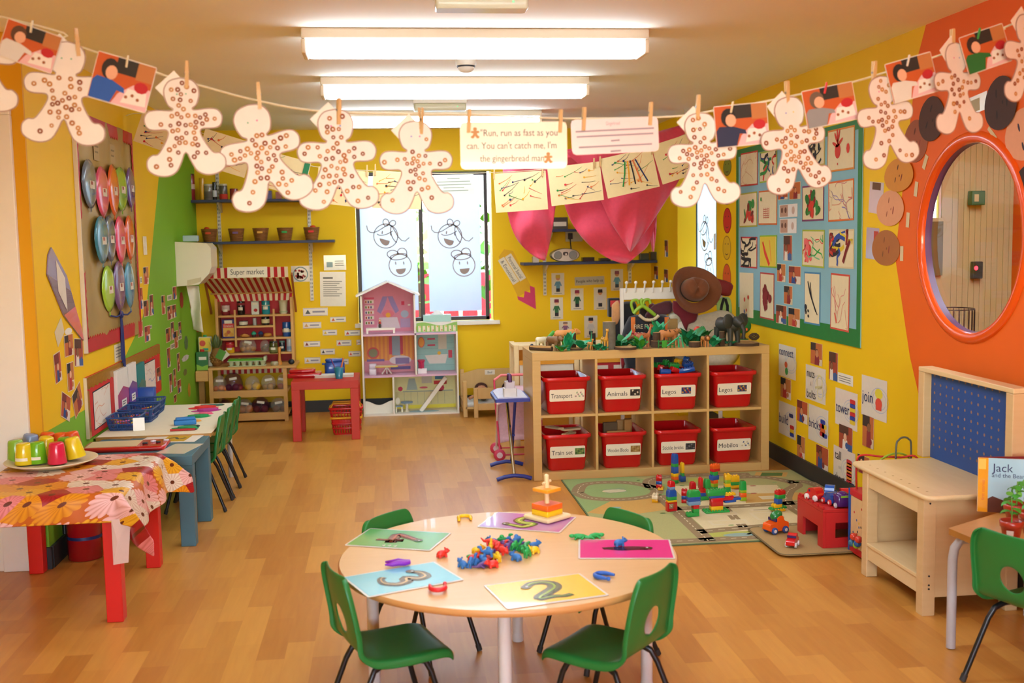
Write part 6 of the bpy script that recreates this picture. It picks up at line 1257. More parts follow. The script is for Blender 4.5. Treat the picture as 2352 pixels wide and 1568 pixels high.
LBL = ['highest one right of the gold display', 'narrow one along the right edge of the gold display', 'crossing the yellow and green edge', 'tall one just inside the green area', 'tall one left of a white label', 'one right under the towel dispenser', 'left of the pair under the white label', 'right of the pair under the white label', 'one half behind the red border end', 'one above the red display board', 'broad one in the middle of the green area', 'narrow one in the middle of the green area', 'reddish one above a white label', 'tall one left of the lower white label', 'thin one nearest the far corner', 'left of the lowest trio', 'middle of the lowest trio', 'right of the lowest trio', 'last one just above the craft table', 'one left of the hanging towel']
for (bx, sd), lab in zip(GR, LBL): wph(c8(*bx), 'photo on the green wall, '+lab, sd+3)
for bx, lab in (((327,458,369,508), 'beside the upper photos'), ((356,895,400,942), 'in the middle of the photos'), ((423,822,458,862), 'near the hanging towel'), ((165,732,188,764), 'left of the photos'), ((80,295,100,355), 'beside the highest photo')): paper(WL, c8(*bx), 'small white label on the left wall '+lab, 'label', 'wall_label', 'white labels on the green wall', col='#e0d8bc', art=lambda b, w, h: [b.line([(-.36*w, (.2-.2*k)*h), (.36*w, (.2-.2*k)*h)], .006, .0018, PP('#8a8678')) for k in range(3)])
for bx, c, lab in (((443,432,470,580), '#a83a2a', 'red leaf left of the hanging towel'), ((531,455,556,595), '#9a4a2a', 'brown leaf right of the hanging towel'), ((588,515,618,585), '#c8862a', 'orange leaf near the corner'), ((592,735,624,795), '#c8642a', 'small orange leaf above the juice cartons'), ((484,825,512,955), '#5a7a4a', 'grey green leaf below the hanging towel'), ((476,1125,503,1185), '#7a7a3a', 'olive leaf low near the corner'), ((515,1250,535,1380), '#c89a2a', 'long yellow leaf low by the stall'), ((462,1000,518,1055), '#d8d4cc', 'pale leaf in the middle near the corner')):
 M, w_, h_ = WL.sheet(*c8(*bx), .0015); b = B(); b.prism([(w_/2*sin(2*pi*k/14)*(1+.25*(k % 2)), h_/2*cos(2*pi*k/14)) for k in range(14)], 0, .0015, PP(c)); b.line([(0, -h_*.45), (0, h_*.4)], .006, .002, PP('#5a3a1a')); tag(b.obj('paper_leaf', M=M), 'paper leaf on the green wall, '+lab, 'paper leaf', 'paper leaves on the green wall')
M, w_, h_ = WL.sheet(*c2(1013, 215), *c2(1062, 311), .001); t = thing('light_switch', 'white light switch on the yellow wall beside the gold display', 'light switch', M=M)
b = B(); b.box((-.043, -.06, 0), (.043, .06, .008), P('#e8dfc8')); b.obj('plate', t, bev=.003); b = B(); b.box((-.014, -.025, .0082), (.014, .025, .013), P('#f0e8d4')); b.obj('rocker', t, bev=.002)
dy = WL.px(403, 600)[0]; dz0 = WL.px(405, 658)[1]; dz1 = WL.px(403, 555)[1]
t = thing('towel_dispenser', 'white paper towel dispenser on the green wall with a towel hanging out', 'towel dispenser', (XL, dy, dz0)); hh = dz1-dz0; D_ = .26
m = mat('#e9e2cf', .22, .03, 10, coat=.3); yz = [(0.001, 0), (D_*.62, .01), (D_*.92, .09), (D_, .14), (D_, hh-.05), (D_-.03, hh-.015), (0.001, hh)]
b = B(); b.prism(yz, -.29, 0, m, RX(pi/2)); b.obj('cover', t, bev=.012, seg=3)
b = B(); b.prism([(D_*.30, .0), (D_*.70, .035), (D_*.70, .065), (D_*.30, .045)], .0005, .003, mat('#cbbd9c', .3), RX(pi/2)); b.obj('lower_panel', t)
b = B(); cols_ = 9; rows_ = 10
b.loft([[(.06+.085*u+.05*sin(1.2*v)*(1 if v < .6 else .8)-.02*v+.03*(v > .6)*(v-.6), .06+.05*sin(3*u+2*v)+.02*u, -.002-.33*v-.02*u*(v > .8)) for u in [k/cols_ for k in range(cols_+1)]] for v in [k/rows_ for k in range(rows_+1)]], PP('#e9e4d4'), ID, False); b.obj('paper_towel', t, sol=.001)
b = B(); b.box((.05, .05, hh+.0005), (.16, .12, hh+.045), LM('#a9c4cc')); tag(b.obj('wipes_pack', M=T(XL, dy, dz0), bev=.006), 'pale blue pack lying on top of the towel dispenser', 'pack')
# back of the room
def pb(b, x0, y0, x1, y1, Y, d, m):      # a box whose front face fills this region of the photograph at depth Y
 a, c = onY(x0, y1, Y), onY(x1, y0, Y); return b.box((a.x, Y, a.z), (c.x, Y+d, c.z), m)
# market stall
M_ST = wood('#c8934a', '#d8a55a', (2, 12, 12), .5, 'stall_pine'); M_STR = mat('#b8141c', .7, .06); M_STW = mat('#e2d2ac', .8, .06)
SY, SF, SB = 9.17, 8.95, 9.345
t = thing('market_stall', 'wooden play market stall with red and white striped awning', 'market stall', (0, 0, 0))
sx0, sx1 = -1.40, -.77; zc = .455
for x in (sx0, sx1-.022): b = B(); b.box((x, SY, 0), (x+.022, SY+.16, 1.0), M_ST); b.obj('upright', t)
b = B(); b.box((sx0+.022, SB-.012, zc), (sx1-.022, SB, 1.0), mat('#b0121a', .6, .05)); b.obj('back_panel', t)
M_SH = M_ST
for z0, xa, xb in ((.845, sx0+.022, sx1-.022), (.755, -1.235, -.935), (.655, sx0+.022, sx1-.022), (.53, sx0+.022, sx1-.022)): b = B(); b.box((xa, SY+.01, z0), (xb, SB-.0125, z0+.015), M_SH); b.obj('shelf', t)
for x in (-1.25, -.935): b = B(); b.box((x, SY+.002, .60), (x+.015, SY+.02, .905), M_ST); b.obj('divider', t)
b = B(); b.box((-1.442, SF, zc-.02), (-.745, SB, zc), M_ST); b.obj('counter', t, bev=.003)
for x in (-1.44, -.85): b = B(); b.box((x, SF+.005, 0), (x+.03, SF+.035, zc-.0205), M_ST); b.obj('leg', t)
def stripes(b, p00, p10, p11, p01, n, ph=0, mats=(M_STR, M_STW)):
 for i in range(n):
  u0, u1 = i/n, (i+1)/n; L_ = lambda a, c, u: tuple(V(a).lerp(V(c), u)); b.add([L_(p00, p10, u0), L_(p00, p10, u1), L_(p01, p11, u1), L_(p01, p11, u0)], [(0, 1, 2, 3)], mats[(i+ph) % 2])
b = B(); stripes(b, (-1.38, SY+.04, .37), (-.79, SY+.04, .37), (-.79, SY+.04, zc-.021), (-1.38, SY+.04, zc-.021), 25); b.obj('striped_skirt', t, sol=.002)
aw = [(sx0-.05, 8.86, 1.175), (sx1+.0, 8.86, 1.175), (sx1+.0, 9.19, 1.04), (sx0-.01, 9.19, 1.04)]
b = B(); stripes(b, *aw, 27); stripes(b, (sx0+.02, 9.19, .975), (sx1-.01, 9.19, .975), (sx1, 9.19, 1.04), (sx0-.01, 9.19, 1.04), 27); b.obj('awning', t, sol=.003)
b = B(); stripes(b, (sx0-.06, 8.855, 1.178), (sx1-.0, 8.855, 1.178), (sx1-.0, 8.84, 1.26), (sx0-.06, 8.84, 1.26), 25, 1); b.obj('valance', t, sol=.003)
b = B(); b.cyl((sx0-.03, 9.18, 1.043), (sx1+.02, 9.18, 1.043), .008, M_ST); b.obj('awning_rod', t)
for x in (sx0-.045, sx1+.014): b = B(); b.box((x, -.012, 0), (x+.016, .012, .44), wood('#9a5424', '#a8642c', (2, 2, 12), .5, 'brown_arm'), T(0, 9.22, .88) @ RX(.75)); b.obj('awning_arm', t)
b = B(); b.prism([(-.155, -.042), (.155, -.042), (.155, .042), (-.155, .042)], 0, .003, PP('#e6dcc2')); b.text('Super market', .062, 0, .004, .0036, PP('#34332f'), ID, 'C', .26); b.obj('sign', t, M=T(-1.085, 8.832, 1.222) @ RX(pi/2-.15))
for zz, zl_ in ((.262, .205), (.075, .015)):
 b = B(); b.box((-1.425, SF+.03, zz-.03), (-.82, SB-.02, zz-.015), M_ST); b.box((-1.425, SF+.01, zl_), (-.82, SF+.029, zz), M_ST); b.obj('tray', t, bev=.002)
b = B(); b.box((-1.545, SF-.0, .345), (-1.444, SF+.22, .432), M_ST); b.obj('side_box', t, bev=.008); b = B(); b.box((-1.545, SF+.15, 0), (-1.50, SF+.19, .3445), M_ST); b.obj('leg', t)
PRICE = PP('#e4dcc4')
def can(px, pz, r, h, body, label, lid=None, tape=True, Y=None, cat='tin', name='play_tin', band=None, prof=None, group='play groceries on the market stall', z=None):
 Y = Y or SY+.07; p = onY(px, 740, Y); z = pz; t = thing(name, label, cat, (p.x, Y, z+.0006), 0, group)
 b = B(); m = PG(body)
 b.lathe(prof or [(r*.94, 0), (r, .004), (r, h-.006), (r*.95, h)], m, n=22); b.obj('body', t)
 if band: b = B(); b.lathe([(r*1.012, h*band[1]), (r*1.012, h*band[2])], PP(band[0]), n=22, cap=False); b.obj('band', t)
 if lid: b = B(); b.lathe([(r*.97, h+.0003), (r*.97, h+.012), (r*.9, h+.015)], PG(lid), n=22); b.obj('lid', t)
 if tape: b = B(); b.loft([[(r*1.02*cos(a), r*1.02*sin(a), z_) for a in [-2.2+.13*k for k in range(10)]] for z_ in (h*.35, h*.58)], PRICE, ID, False); b.obj('price_tag', t)
 return t
def pack(px, pz, w, h, d, body, label, art=None, Y=None, rz=0, cat='packet', name='play_packet', tape=True, gable=False, group='play groceries on the market stall', top=.25):
 Y = Y or SY+.06; p = onY(px, 740, Y); t = thing(name, label, cat, (p.x, Y, pz+.0006), rz, group)
 b = B(); b.box((-w/2, -d/2, 0), (w/2, d/2, h), PG(body))
 if gable: b.add([(-w/2, -d/2, h), (w/2, -d/2, h), (w/2, d/2, h), (-w/2, d/2, h), (-w/2, 0, h*1.16), (w/2, 0, h*1.16)], [(0, 1, 5, 4), (2, 3, 4, 5), (1, 2, 5), (3, 0, 4)], PG(body)); b.box((-w/2, -.002, h*1.16), (w/2, .002, h*1.24), PG(body))
 if art: art(b, w, h, T(0, -d/2-.0006, 0) @ RX(pi/2))
 b.obj('carton', t, bev=.0015)
 if tape: b = B(); b.prism([(-w*.3, h*.78), (w*.3, h*.78), (w*.3, h*.95), (-w*.3, h*.95)], .001, .002, PRICE, T(0, -d/2, 0) @ RX(pi/2)); b.obj('price_tag', t)
 return t
can(520, .86, .033, .085, '#8a2c30', 'squat maroon jar at the left of the top stall shelf', band=('#c9b0a0', .45, .95)); can(555, .86, .032, .11, '#241c1a', 'dark jar with a black lid on the top stall shelf', '#1a1a1a', band=('#8a2a2c', .72, .9)); can(612, .86, .034, .115, '#1f8a94', 'teal tin on the top stall shelf', '#b8b4a4', band=('#d8c894', .62, .66)); can(652, .86, .034, .115, '#d9d0a8', 'cream tapered tub at the right of the top stall shelf', tape=False, prof=[(.028, 0), (.037, .105), (.040, .108), (.040, .118)], band=('#b0b88a', .1, .2))
pack(588, .86, .0612, .105, .05, '#cfd4c4', 'pale milk carton with a red spot on the top stall shelf', lambda b, w, h, M: b.disc(.004, h*.35, .016, 0, PP('#b8282c'), M, 12, .014), gable=True)
pack(525, .67, .105, .155, .04, '#2c1c6a', 'tall purple biscuit box at the left of the stall', lambda b, w, h, M: (b.rect(-w*.42, h*.08, w*.42, h*.6, 0, PP('#e0b050'), M), b.rect(-w*.42, h*.55, w*.42, h*.78, .0003, PP('#d04038'), M), b.text('Crackers', .03, 0, h*.66, .0006, PP('#f0e0d0'), M, 'C', w*.7), [b.disc((-.2+.2*k)*w, h*(.2+.12*(k % 2)), w*.16, .0006+.0002*k, PP(('#c8802c', '#b85a3a', '#d89a3a')[k]), M, 9) for k in range(3)]))
can(559, .77, .036, .04, '#3a3434', 'low round tin in the middle of the stall', band=('#d8ceb0', .2, .85), tape=False); can(585, .77, .016, .06, '#a8a8a0', 'slim silver tin in the middle of the stall', tape=False); can(610, .77, .033, .055, '#2a2420', 'small dark jar with cream label in the middle of the stall', '#2a2a28', band=('#d8c894', .3, .9), tape=False); can(658, .67, .036, .12, '#1a5090', 'blue custard tin at the right of the stall', band=('#c8c0a0', .3, .5))
def food(fn, name, px, pz, label, cat='play food', Y=None, s=1, rz=0):
 Y = Y or SY+.06; p = onY(px, 770, Y); b = B(); fn(b); o = b.obj(name, loc=(p.x, Y, pz+.0006), rz=rz); o.scale = (s, s, s); return tag(o, label, cat, 'play groceries on the market stall')
food(lambda b: b.tube([(-.035, .01, .012), (-.02, -.006, .015), (0, -.012, .018), (.02, -.006, .015), (.035, .01, .012)], [.006, .013, .016, .013, .006], mat('#c8883c', .6, .2, 40), 10), 'croissant', 562, .67, 'golden croissant on the middle stall shelf')
food(lambda b: b.ell((0, 0, .017), (.036, .02, .017), mat('#cf8a30', .5, .2, 30)), 'bread_roll', 615, .67, 'glossy bread roll on the middle stall shelf')
for px, c, n_ in ((583, '#2f9a78', 'green'), (599, '#1f3a6a', 'navy')): food(lambda b: (b.lathe([(.014, 0), (.019, .024)], mat('#3a2018', .8), n=14), b.lathe([(.021, .0241), (.022, .032), (.014, .044), (.004, .05)], PP(c), n=14)), 'cupcake', px, .67, '%s iced cupcake on the middle stall shelf' % n_)
can(526, .545, .036, .075, '#e0b01c', 'yellow tub with a red lid at the left of the low stall shelf', '#c8202a', band=('#c8202a', .6, .98)); can(664, .545, .028, .105, '#c8ccd0', 'tall white salt drum at the right of the low stall shelf', '#d8d8d4', tape=False, band=('#8aa4c0', .12, .4)); can(646, .545, .024, .075, '#1c2c34', 'narrow dark jar beside the salt drum', '#5a8a80'); can(626, .545, .034, .085, '#4a4a1c', 'olive coloured jar with a black lid on the low stall shelf', '#16180f', band=('#6a6a30', .1, .6), Y=SF+.16)
M_BAGC = mat('#d8cfc0', .12, 0, alpha=.22, coat=.6, nm='clear_bag')
def bag(px, pz, w, h, d, fruits, label, skin=M_BAGC, Y=None, tagc=True):
 Y = Y or SF+.10; p = onY(px, 880, Y); t = thing('grocery_bag', label, 'bag of food', (p.x, Y, pz+.0006), 0, 'bags of pretend groceries on the stall')
 for x, z_, r, c in fruits:
  b = B(); b.ell((x, 0, z_), (r, r*.95, r*.92), mat(c, .35, .2, 30)); b.obj('fruit', t)
 b = B(); rings = []
 for k in range(7):
  v = k/6; f = sin(pi*min(.97, .18+.72*v))**.6 if v < 1 else .3; rings.append([(w/2*f*cos(a)*(1+.06*sin(5*a+k)), d/2*f*sin(a)*(1+.06*sin(4*a+2*k)), h*v) for a in [2*pi*j/18 for j in range(18)]])
 b.loft(rings, skin, ID, True, True, True); b.obj('bag_skin', t)
 if tagc: b = B(); b.prism([(-.03, -.010), (.03, -.010), (.03, .010), (-.03, .010)], 0, .0008, PRICE, T(.005, -d*.5, h*.72) @ RX(pi/2-.4) @ RZ(.15*((px % 3)-1))); b.obj('price_tag', t)
PUR = mat('#5a2040', .12, 0, alpha=.4, coat=.6)
bag(505, .2485, .11, .13, .09, [(-.035, .026, .024, '#d8641c'), (.01, .03, .025, '#e87a1c'), (.04, .027, .024, '#e8801c')], 'bag of oranges at the left of the upper tray'); bag(536, .2485, .15, .15, .1, [(-.04, .03, .03, '#6a1a3a'), (.02, .032, .032, '#7a1c34'), (.05, .03, .028, '#8a2a2c')], 'purple bag of red onions on the upper tray', PUR)
bag(580, .2485, .12, .12, .09, [(-.035, .03, .029, '#d8a41c'), (.03, .036, .036, '#e0b42c')], 'bag of yellow lemons on the upper tray', tagc=False); bag(617, .2485, .12, .125, .09, [(-.03, .026, .024, '#a87a2c'), (.015, .03, .03, '#b8862c'), (.04, .028, .022, '#8a6a2c')], 'bag of potatoes on the upper tray'); bag(648, .2485, .09, .125, .09, [(-.012, .028, .026, '#b8502c'), (.022, .026, .022, '#b04a2c')], 'bag of tomatoes at the right of the upper tray')
bag(561, .0612, .12, .12, .1, [(-.025, .035, .035, '#b86a34'), (.03, .036, .036, '#c0743c')], 'bag of sweet potatoes in the bottom tray'); bag(597, .0612, .14, .13, .1, [(-.035, .032, .031, '#8a3a30'), (.03, .032, .03, '#7a2c34')], 'purple tinted bag of onions in the bottom tray', PUR); bag(638, .0612, .13, .12, .1, [(-.02, .03, .03, '#7a4a34'), (.03, .028, .026, '#6a4434')], 'bag of dark vegetables at the right of the bottom tray'); bag(515, .0612, .12, .12, .1, [(0, .03, .03, '#5a2c3a')], 'purple bag half hidden at the left of the bottom tray', PUR, tagc=False)
bag(573, .545, .14, .12, .05, [(-.04, .03, .026, '#a8743c'), (0, .035, .028, '#b07c44'), (.04, .03, .026, '#a06c38'), (.01, .07, .024, '#a8743c'), (-.03, .072, .02, '#b88a54')], 'clear bag of nuts on the low stall shelf', Y=SY+.06); bag(612, .545, .08, .10, .04, [(-.01, .03, .022, '#7a5a3c'), (.015, .05, .02, '#8a6a4a')], 'small bag of seeds on the low stall shelf', Y=SY+.06, tagc=False)
# things on the counter
p = onY(499, 838, SF+.12); t = thing('pineapple', 'pretend pineapple with a green tag on the stall counter', 'play food', (p.x, SF+.12, zc+.0006))
b = B(); mpa = mat('#8a5a24', .7, .3, 70)
b.lathe([(.02, 0), (.042, .02), (.052, .06), (.05, .10), (.036, .135), (.02, .15)], mpa, n=20)
for k in range(7):
 for j in range(12): a = 2*pi*(j+.5*(k % 2))/12; r = .0525*sin(pi*(.22+.66*k/6)); b.ell((r*cos(a), r*sin(a), .022+.018*k), (.009, .009, .008), mat('#9a6a2a', .7, .3, 70), n=6, k=4)
b.obj('fruit', t); b = B()
for k in range(26): a = 2.4*k; leafb(b, .075+.05*(k/26), .009, mat('#5f6c3c', .6, .2, 30), T(.012*cos(a), .012*sin(a), .145) @ RZ(a) @ RY(-.5-.95*k/26), .3)
b.obj('crown', t); b = B(); b.prism([(-.03, -.04), (.03, -.04), (.03, .04), (-.03, .04)], 0, .001, PP('#4f8a2c'), T(.04, -.06, .10) @ RX(pi/2) @ RZ(-.5)); b.prism([(-.025, -.04), (.025, -.04), (.025, .04), (-.025, .04)], 0, .001, PP('#d8d2b4'), T(.065, -.055, .09) @ RX(pi/2) @ RZ(-.9)); b.obj('tag', t)
p = onY(568, 836, SF+.07); t = thing('egg_box', 'clear egg tray with a bright green lid on the stall counter', 'egg box', (p.x, SF+.08, zc+.0006))
b = B(); mE = mat('#c0c8a0', .25, .05); b.box((-.15, -.05, .0), (.15, .05, .006), mE)
for k in range(6):
 for s in (-1, 1): b.lathe([(.014, .006), (.023, .04)], mE, T(-.125+.05*k, s*.025, 0), 10, False)
b.box((-.155, -.055, .04), (.155, .055, .046), mE); b.box((.135, -.05, .046), (.155, .05, .075), mE); b.obj('tray', t, bev=.003)
b = B(); b.box((-.145, -.05, .0465), (.125, .05, .062), PG('#4f9a1c')); b.box((-.14, -.045, .0622), (.12, -.02, .0630), PP('#2a3a1c')); b.disc(-.06, -.0, .012, .0632, PP('#e0b81c')); b.obj('lid', t, bev=.004)
for k in range(6): b = B(); b.ell((-.125+.05*k, -.025, .026), (.017, .017, .02), mat('#6a2c24', .5)); b.obj('egg', t)
food(lambda b: b.lathe([(.02, 0), (.022, .01), (.012, .04), (.010, .075), (.013, .11), (.016, .135), (.008, .145)], mat('#c8802c', .4, .1), n=16), 'wooden_bottle', 640, zc, 'slim golden wooden bottle on the stall counter', 'bottle', SF+.1)
food(lambda b: b.lathe([(.03, 0), (.034, .012), (.03, .028), (.02, .034)], mat('#a89a74', .15, .05, coat=.5), n=16), 'glass_jar', 628, zc, 'low clear jar on the stall counter', 'jar', SF+.05); food(lambda b: b.ell((0, 0, .022), (.026, .018, .022), mat('#1c1e24', .5)), 'toy_purse', 667, zc, 'small black purse at the right end of the stall counter', 'purse', SF+.08)
p = onY(468, 838, SF+.1); t = thing('juice_carton', 'tall white juice carton with a green cap on the stall counter', 'carton', (p.x+.01, SF+.16, zc+.0006), .1, 'juice cartons by the market stall')
b = B(); b.box((-.05, -.035, 0), (.05, .035, .24), PP('#d8d2b4')); b.rect(-.045, .12, .045, .235, 0, PP('#e2c23c'), T(0, -.0356, 0) @ RX(pi/2)); b.disc(-.02, .19, .025, .0004, PP('#c8503a'), T(0, -.0356, 0) @ RX(pi/2), 10); b.obj('carton', t, bev=.003); b = B(); b.rect(-.02, .13, .025, .15, .0006, PP('#2a9a78'), T(0, -.0358, 0) @ RX(pi/2)); b.lathe([(.015, .2405), (.015, .255)], P('#2a9a58'), n=14); b.obj('cap', t)
t = thing('juice_carton', 'green juice carton with a red cap on the low box beside the stall', 'carton', (-1.496, SF+.09, .4326), .05, 'juice cartons by the market stall')
b = B(); b.box((-.046, -.035, 0), (.046, .035, .15), PG('#1f6a2c')); b.flat([(-.046, .002), (.046, .002), (.046, .045), (.0, .03), (-.046, .05)], .0006, PP('#8ab83a'), T(0, -.0352, 0) @ RX(pi/2)); b.rect(-.025, .085, .035, .11, .0007, PRICE, T(0, -.0352, 0) @ RX(pi/2)); b.obj('carton', t, bev=.003); b = B(); b.lathe([(.018, .1505), (.018, .168)], P('#c8181c'), n=14); b.obj('cap', t)
# wall shelves
M_NAVY = mat('#1c2c50', .45, .06, 10, nm='navy_shelf_paint'); M_BRK = mat('#d8d2c0', .4, .05)
def wshelf(px0, y0, px1, y1, Y0, label, ups, cat='shelf'):
 a, c = onY(px0, y0, Y0), onY(px1, y1, Y0); z = (a.z+c.z)/2; t = thing('wall_shelf', label, 'shelf', (a.x, YB, z)); L_ = c.x-a.x
 b = B(); b.box((0, Y0-YB, -.022), (L_, -.004, 0), M_NAVY); b.obj('board', t, bev=.002)
 for u in ups:
  b = B(); ux = onY(u, y0, YB-.03).x-a.x; b.prism([(0, -.022), (Y0-YB+.05, -.022), (Y0-YB+.055, -.03), (-.0125, -.10), (0, -.10)], -.008, .008, M_BRK, T(ux, -.012, -.0005) @ Mx(((0, 0, 1, 0), (1, 0, 0, 0), (0, 1, 0, 0), (0, 0, 0, 1)))); b.obj('bracket', t)
 return a.x, c.x, z
def upright(px, py0, py1, label):
 a, c = onY(px, py1, YB-.01), onY(px, py0, YB-.01); b = B(); w = .014; b.box((-w, -.011, 0), (w, -.0005, c.z-a.z), M_BRK); k = int((c.z-a.z)/.032)
 for i in range(k):
  for s in (-.006, .006): b.add([(s-.0025, -.0113, .01+.032*i), (s+.0025, -.0113, .01+.032*i), (s+.0025, -.0113, .026+.032*i), (s-.0025, -.0113, .026+.032*i)], [(0, 1, 2, 3)], mat('#6a6458', .6))
 tag(b.obj('shelf_upright', loc=(a.x, YB, a.z)), label, 'shelf upright')
S1 = wshelf(438, 458, 742, 456, 9.15, 'upper navy wall shelf on the left of the window, holding jars', (507, 715)); S2 = wshelf(450, 557, 767, 549, 9.15, 'lower navy wall shelf on the left of the window, holding five baskets', (508, 716)); S3 = wshelf(1203, 603, 1510, 598, 9.13, 'lower navy wall shelf on the right of the window, holding a silver stereo', (1250, 1444)); S4 = wshelf(1258, 527, 1508, 522, 9.16, 'upper navy wall shelf on the right, mostly behind the pink cloth', (1262,))
upright(508, 395, 618, 'slotted white shelf upright above the market stall'); upright(717, 400, 690, 'slotted white shelf upright left of the window'); upright(1252, 500, 678, 'slotted white shelf upright right of the window'); upright(1447, 500, 650, 'slotted white shelf upright behind the costume rail')
for px, c, n_, fill in ((481, '#d8502c', 'orange', 1), (543, '#7a5a8a', 'purple', 0), (599, '#e0a84a', 'cream', 0), (655, '#2a9a4a', 'green', 0), (716, '#d8302c', 'red', 1)):
 p = onY(px, 550, 9.22); t = thing('wicker_basket', 'small brown basket with %s label on the lower left shelf' % (('an ' if n_ == 'orange' else 'a ')+n_), 'basket', (p.x, 9.235, S2[2]+.0006), 0, 'brown baskets on the lower left shelf'); MW_ = mat('#8f5a22', .7, .2, 60, bump=.6)
 b = B()
 for k in range(9): z_ = .006+.0118*k; r = .045+.016*k/8; b.tube([(r*cos(2*pi*j/22), r*sin(2*pi*j/22), z_) for j in range(22)], .0064, MW_, 6, True)
 b.lathe([(.044, 0.001), (.058, .095)], MW_, n=22, cap=False); b.disc(0, 0, .044, .002, MW_, ID, 22); b.obj('basket', t)
 b = B(); b.box((-.022, -.0695, .062), (.022, -.067, .078), PP(c)); b.obj('label', t)
 if fill: b = B(); b.ell((.012 if n_ == 'red' else -.02, 0, .10), (.026, .022, .022), P('#d8401c')); b.obj('ball', t)
for px, r, h, c, lid, lab, bd in ((451, .038, .20, '#8a2424', '#5a3028', 'tall jar with red contents at the left end of the upper shelf', ('#c8b0a0', .45, .65)), (478, .022, .18, '#d8a41c', None, 'tall yellow tube behind the jars on the upper shelf', None), (492, .036, .115, '#8a8270', '#c9c0a8', 'jar of grey shells on the upper shelf', ('#5f584c', .1, .6)), (506, .018, .13, '#1a1c20', '#2a2a2c', 'black and silver bottle on the upper shelf', ('#c8ccd0', .2, .6)), (526, .034, .115, '#5a5048', '#c8bfa8', 'jar of red beads on the upper shelf', ('#c8301c', .05, .4)), (550, .034, .09, '#8a2c2c', None, 'maroon pot right of the bead jar on the upper shelf', None)):
 can(px, S1[2], r, h, c, lab, lid, False, 9.24, 'jar', 'glass_jar', bd, group='jars on the upper left shelf')
for px, w, h, c, lab in ((628, .06, .07, '#22307a', 'blue box on the upper left shelf behind a gingerbread leg'), (652, .05, .06, '#8a3a3a', 'maroon box on the upper left shelf'), (676, .06, .05, '#7a5a4a', 'brown low box on the upper left shelf')): pack(px, S1[2], w, h, .08, c, lab, Y=9.25, cat='box', name='storage_box', tape=False, group='boxes on the upper left shelf')
# stereo, books and gadgets on the right shelf
p = onY(1297, 597, 9.2); t = thing('stereo', 'silver oval portable stereo on the right wall shelf', 'stereo', (p.x, 9.215, S3[2]+.0006))
b = B(); b.loft([[(.125*sx*cos(a), y, .058+.056*sx*sin(a)) for a in [2*pi*k/32 for k in range(32)]] for y, sx in ((.06, .9), (.02, 1), (-.05, 1), (-.062, .93))], MT('#a8a8a4', .3), ID, True, True, True); b.obj('case', t)
for s in (-1, 1): b = B(); b.lathe([(.036, 0), (.036, .004), (.030, .006)], mat('#7a7872', .5, .2, 200), T(s*.065, -.062, .058) @ RX(pi/2), 20); b.obj('speaker', t)
b = B(); b.prism(rrect(.045, .03, .012), 0, .004, mat('#2a2a2c', .2), T(0, -.0625, .07) @ RX(pi/2)); b.lathe([(.008, 0), (.008, .006)], MT('#c8c8c4'), T(.004, -.066, .066) @ RX(pi/2), 12); b.obj('display', t)
t = thing('wall_socket', 'white wall socket with a black plug above the stereo', 'socket', M=WB.M(*WB.px(1318, 543), .001)); b = B(); b.box((-.075, -.043, 0), (.075, .043, .008), P('#d8cfae')); b.obj('plate', t, bev=.003)
b = B(); b.box((-.055, -.022, .0082), (-.015, .03, .035), M_BLK); b.obj('plug', t, bev=.004); b = B(); b.tube([(-.035, -.022, .02), (-.035, -.06, .03), (-.03, -.11, .025)], .005, M_BLK, 8); b.obj('cord', t)
for k, (px, w, h, c, lab) in enumerate(((1352, .10, .035, '#2a1c1c', 'dark folded case lying right of the stereo'), (1390, .09, .025, '#1c1a1a', 'flat black case under the edge of the pink cloth'), (1480, .07, .06, '#22302a', 'dark gadget at the right of the right wall shelf'), (1500, .05, .07, '#1c1c1e', 'black box at the right end of the right wall shelf'), (1232, .05, .05, '#c8bca8', 'pale pot left of the stereo behind the cloth'))): pack(px, S3[2], w, h, .08, c, lab, Y=9.22, cat='case', name='gadget_case', tape=False, group='cases on the right wall shelf')
pack(1288, S4[2], .13, .10, .10, '#4a4a44', 'grey storage box with a white label on the upper right shelf', lambda b, w, h, M: b.rect(-w*.45, h*.25, w*.4, h*.62, 0, PP('#d8d0bc'), M), Y=9.24, cat='box', name='storage_box', tape=False)
# notices and cards on the back wall
def c4b(x0, y0, x1, y1): return (400+x0/3.409, 560+y0/3.409, 400+x1/3.409, 560+y1/3.409)
paper(WB, c4b(1143, 218, 1343, 487), 'laminated page of typed text left of the window', 'notice', 'wall_notice', m=LM('#ddd5c2'), art=lambda b, w, h: (b.line([(-.38*w, .32*h), (-.0*w, .32*h)], .014, .0018, PP('#6a665c')), [b.line([(-.38*w, (.22-.06*k)*h), ((.36-.1*(k % 3))*w, (.22-.06*k)*h)], .007, .0018, PP('#8a867a')) for k in range(8)]), rot=-.02)
paper(WB, c4b(1172, 88, 1345, 205), 'small laminated notice above the typed page', 'notice', 'wall_notice', m=LM('#d8d6c4'), art=lambda b, w, h: (b.rect(-.38*w, -.3*h, -.1*w, .05*h, .0018, PP('#9ab4b0')), [b.line([(-.0*w, (.1-.14*k)*h), (.4*w, (.1-.14*k)*h)], .007, .0018, PP('#8a867a')) for k in range(3)]))
paper(WB, c4b(918, 172, 1062, 296), 'laminated round diagram with red marks beside the stall awning', 'notice', 'wall_notice', m=LM('#ddd2ba'), art=lambda b, w, h: (b.ring(0, -.02*h, .38*w, .008, .0018, PP('#6a8a8a')), [b.disc(.27*w*rnd.uniform(-1, 1), .27*h*rnd.uniform(-1, 1), .010, .0018, PP(('#b83a3a', '#8a4a3a')[k % 2]), ID, 6) for k in range(22)]))
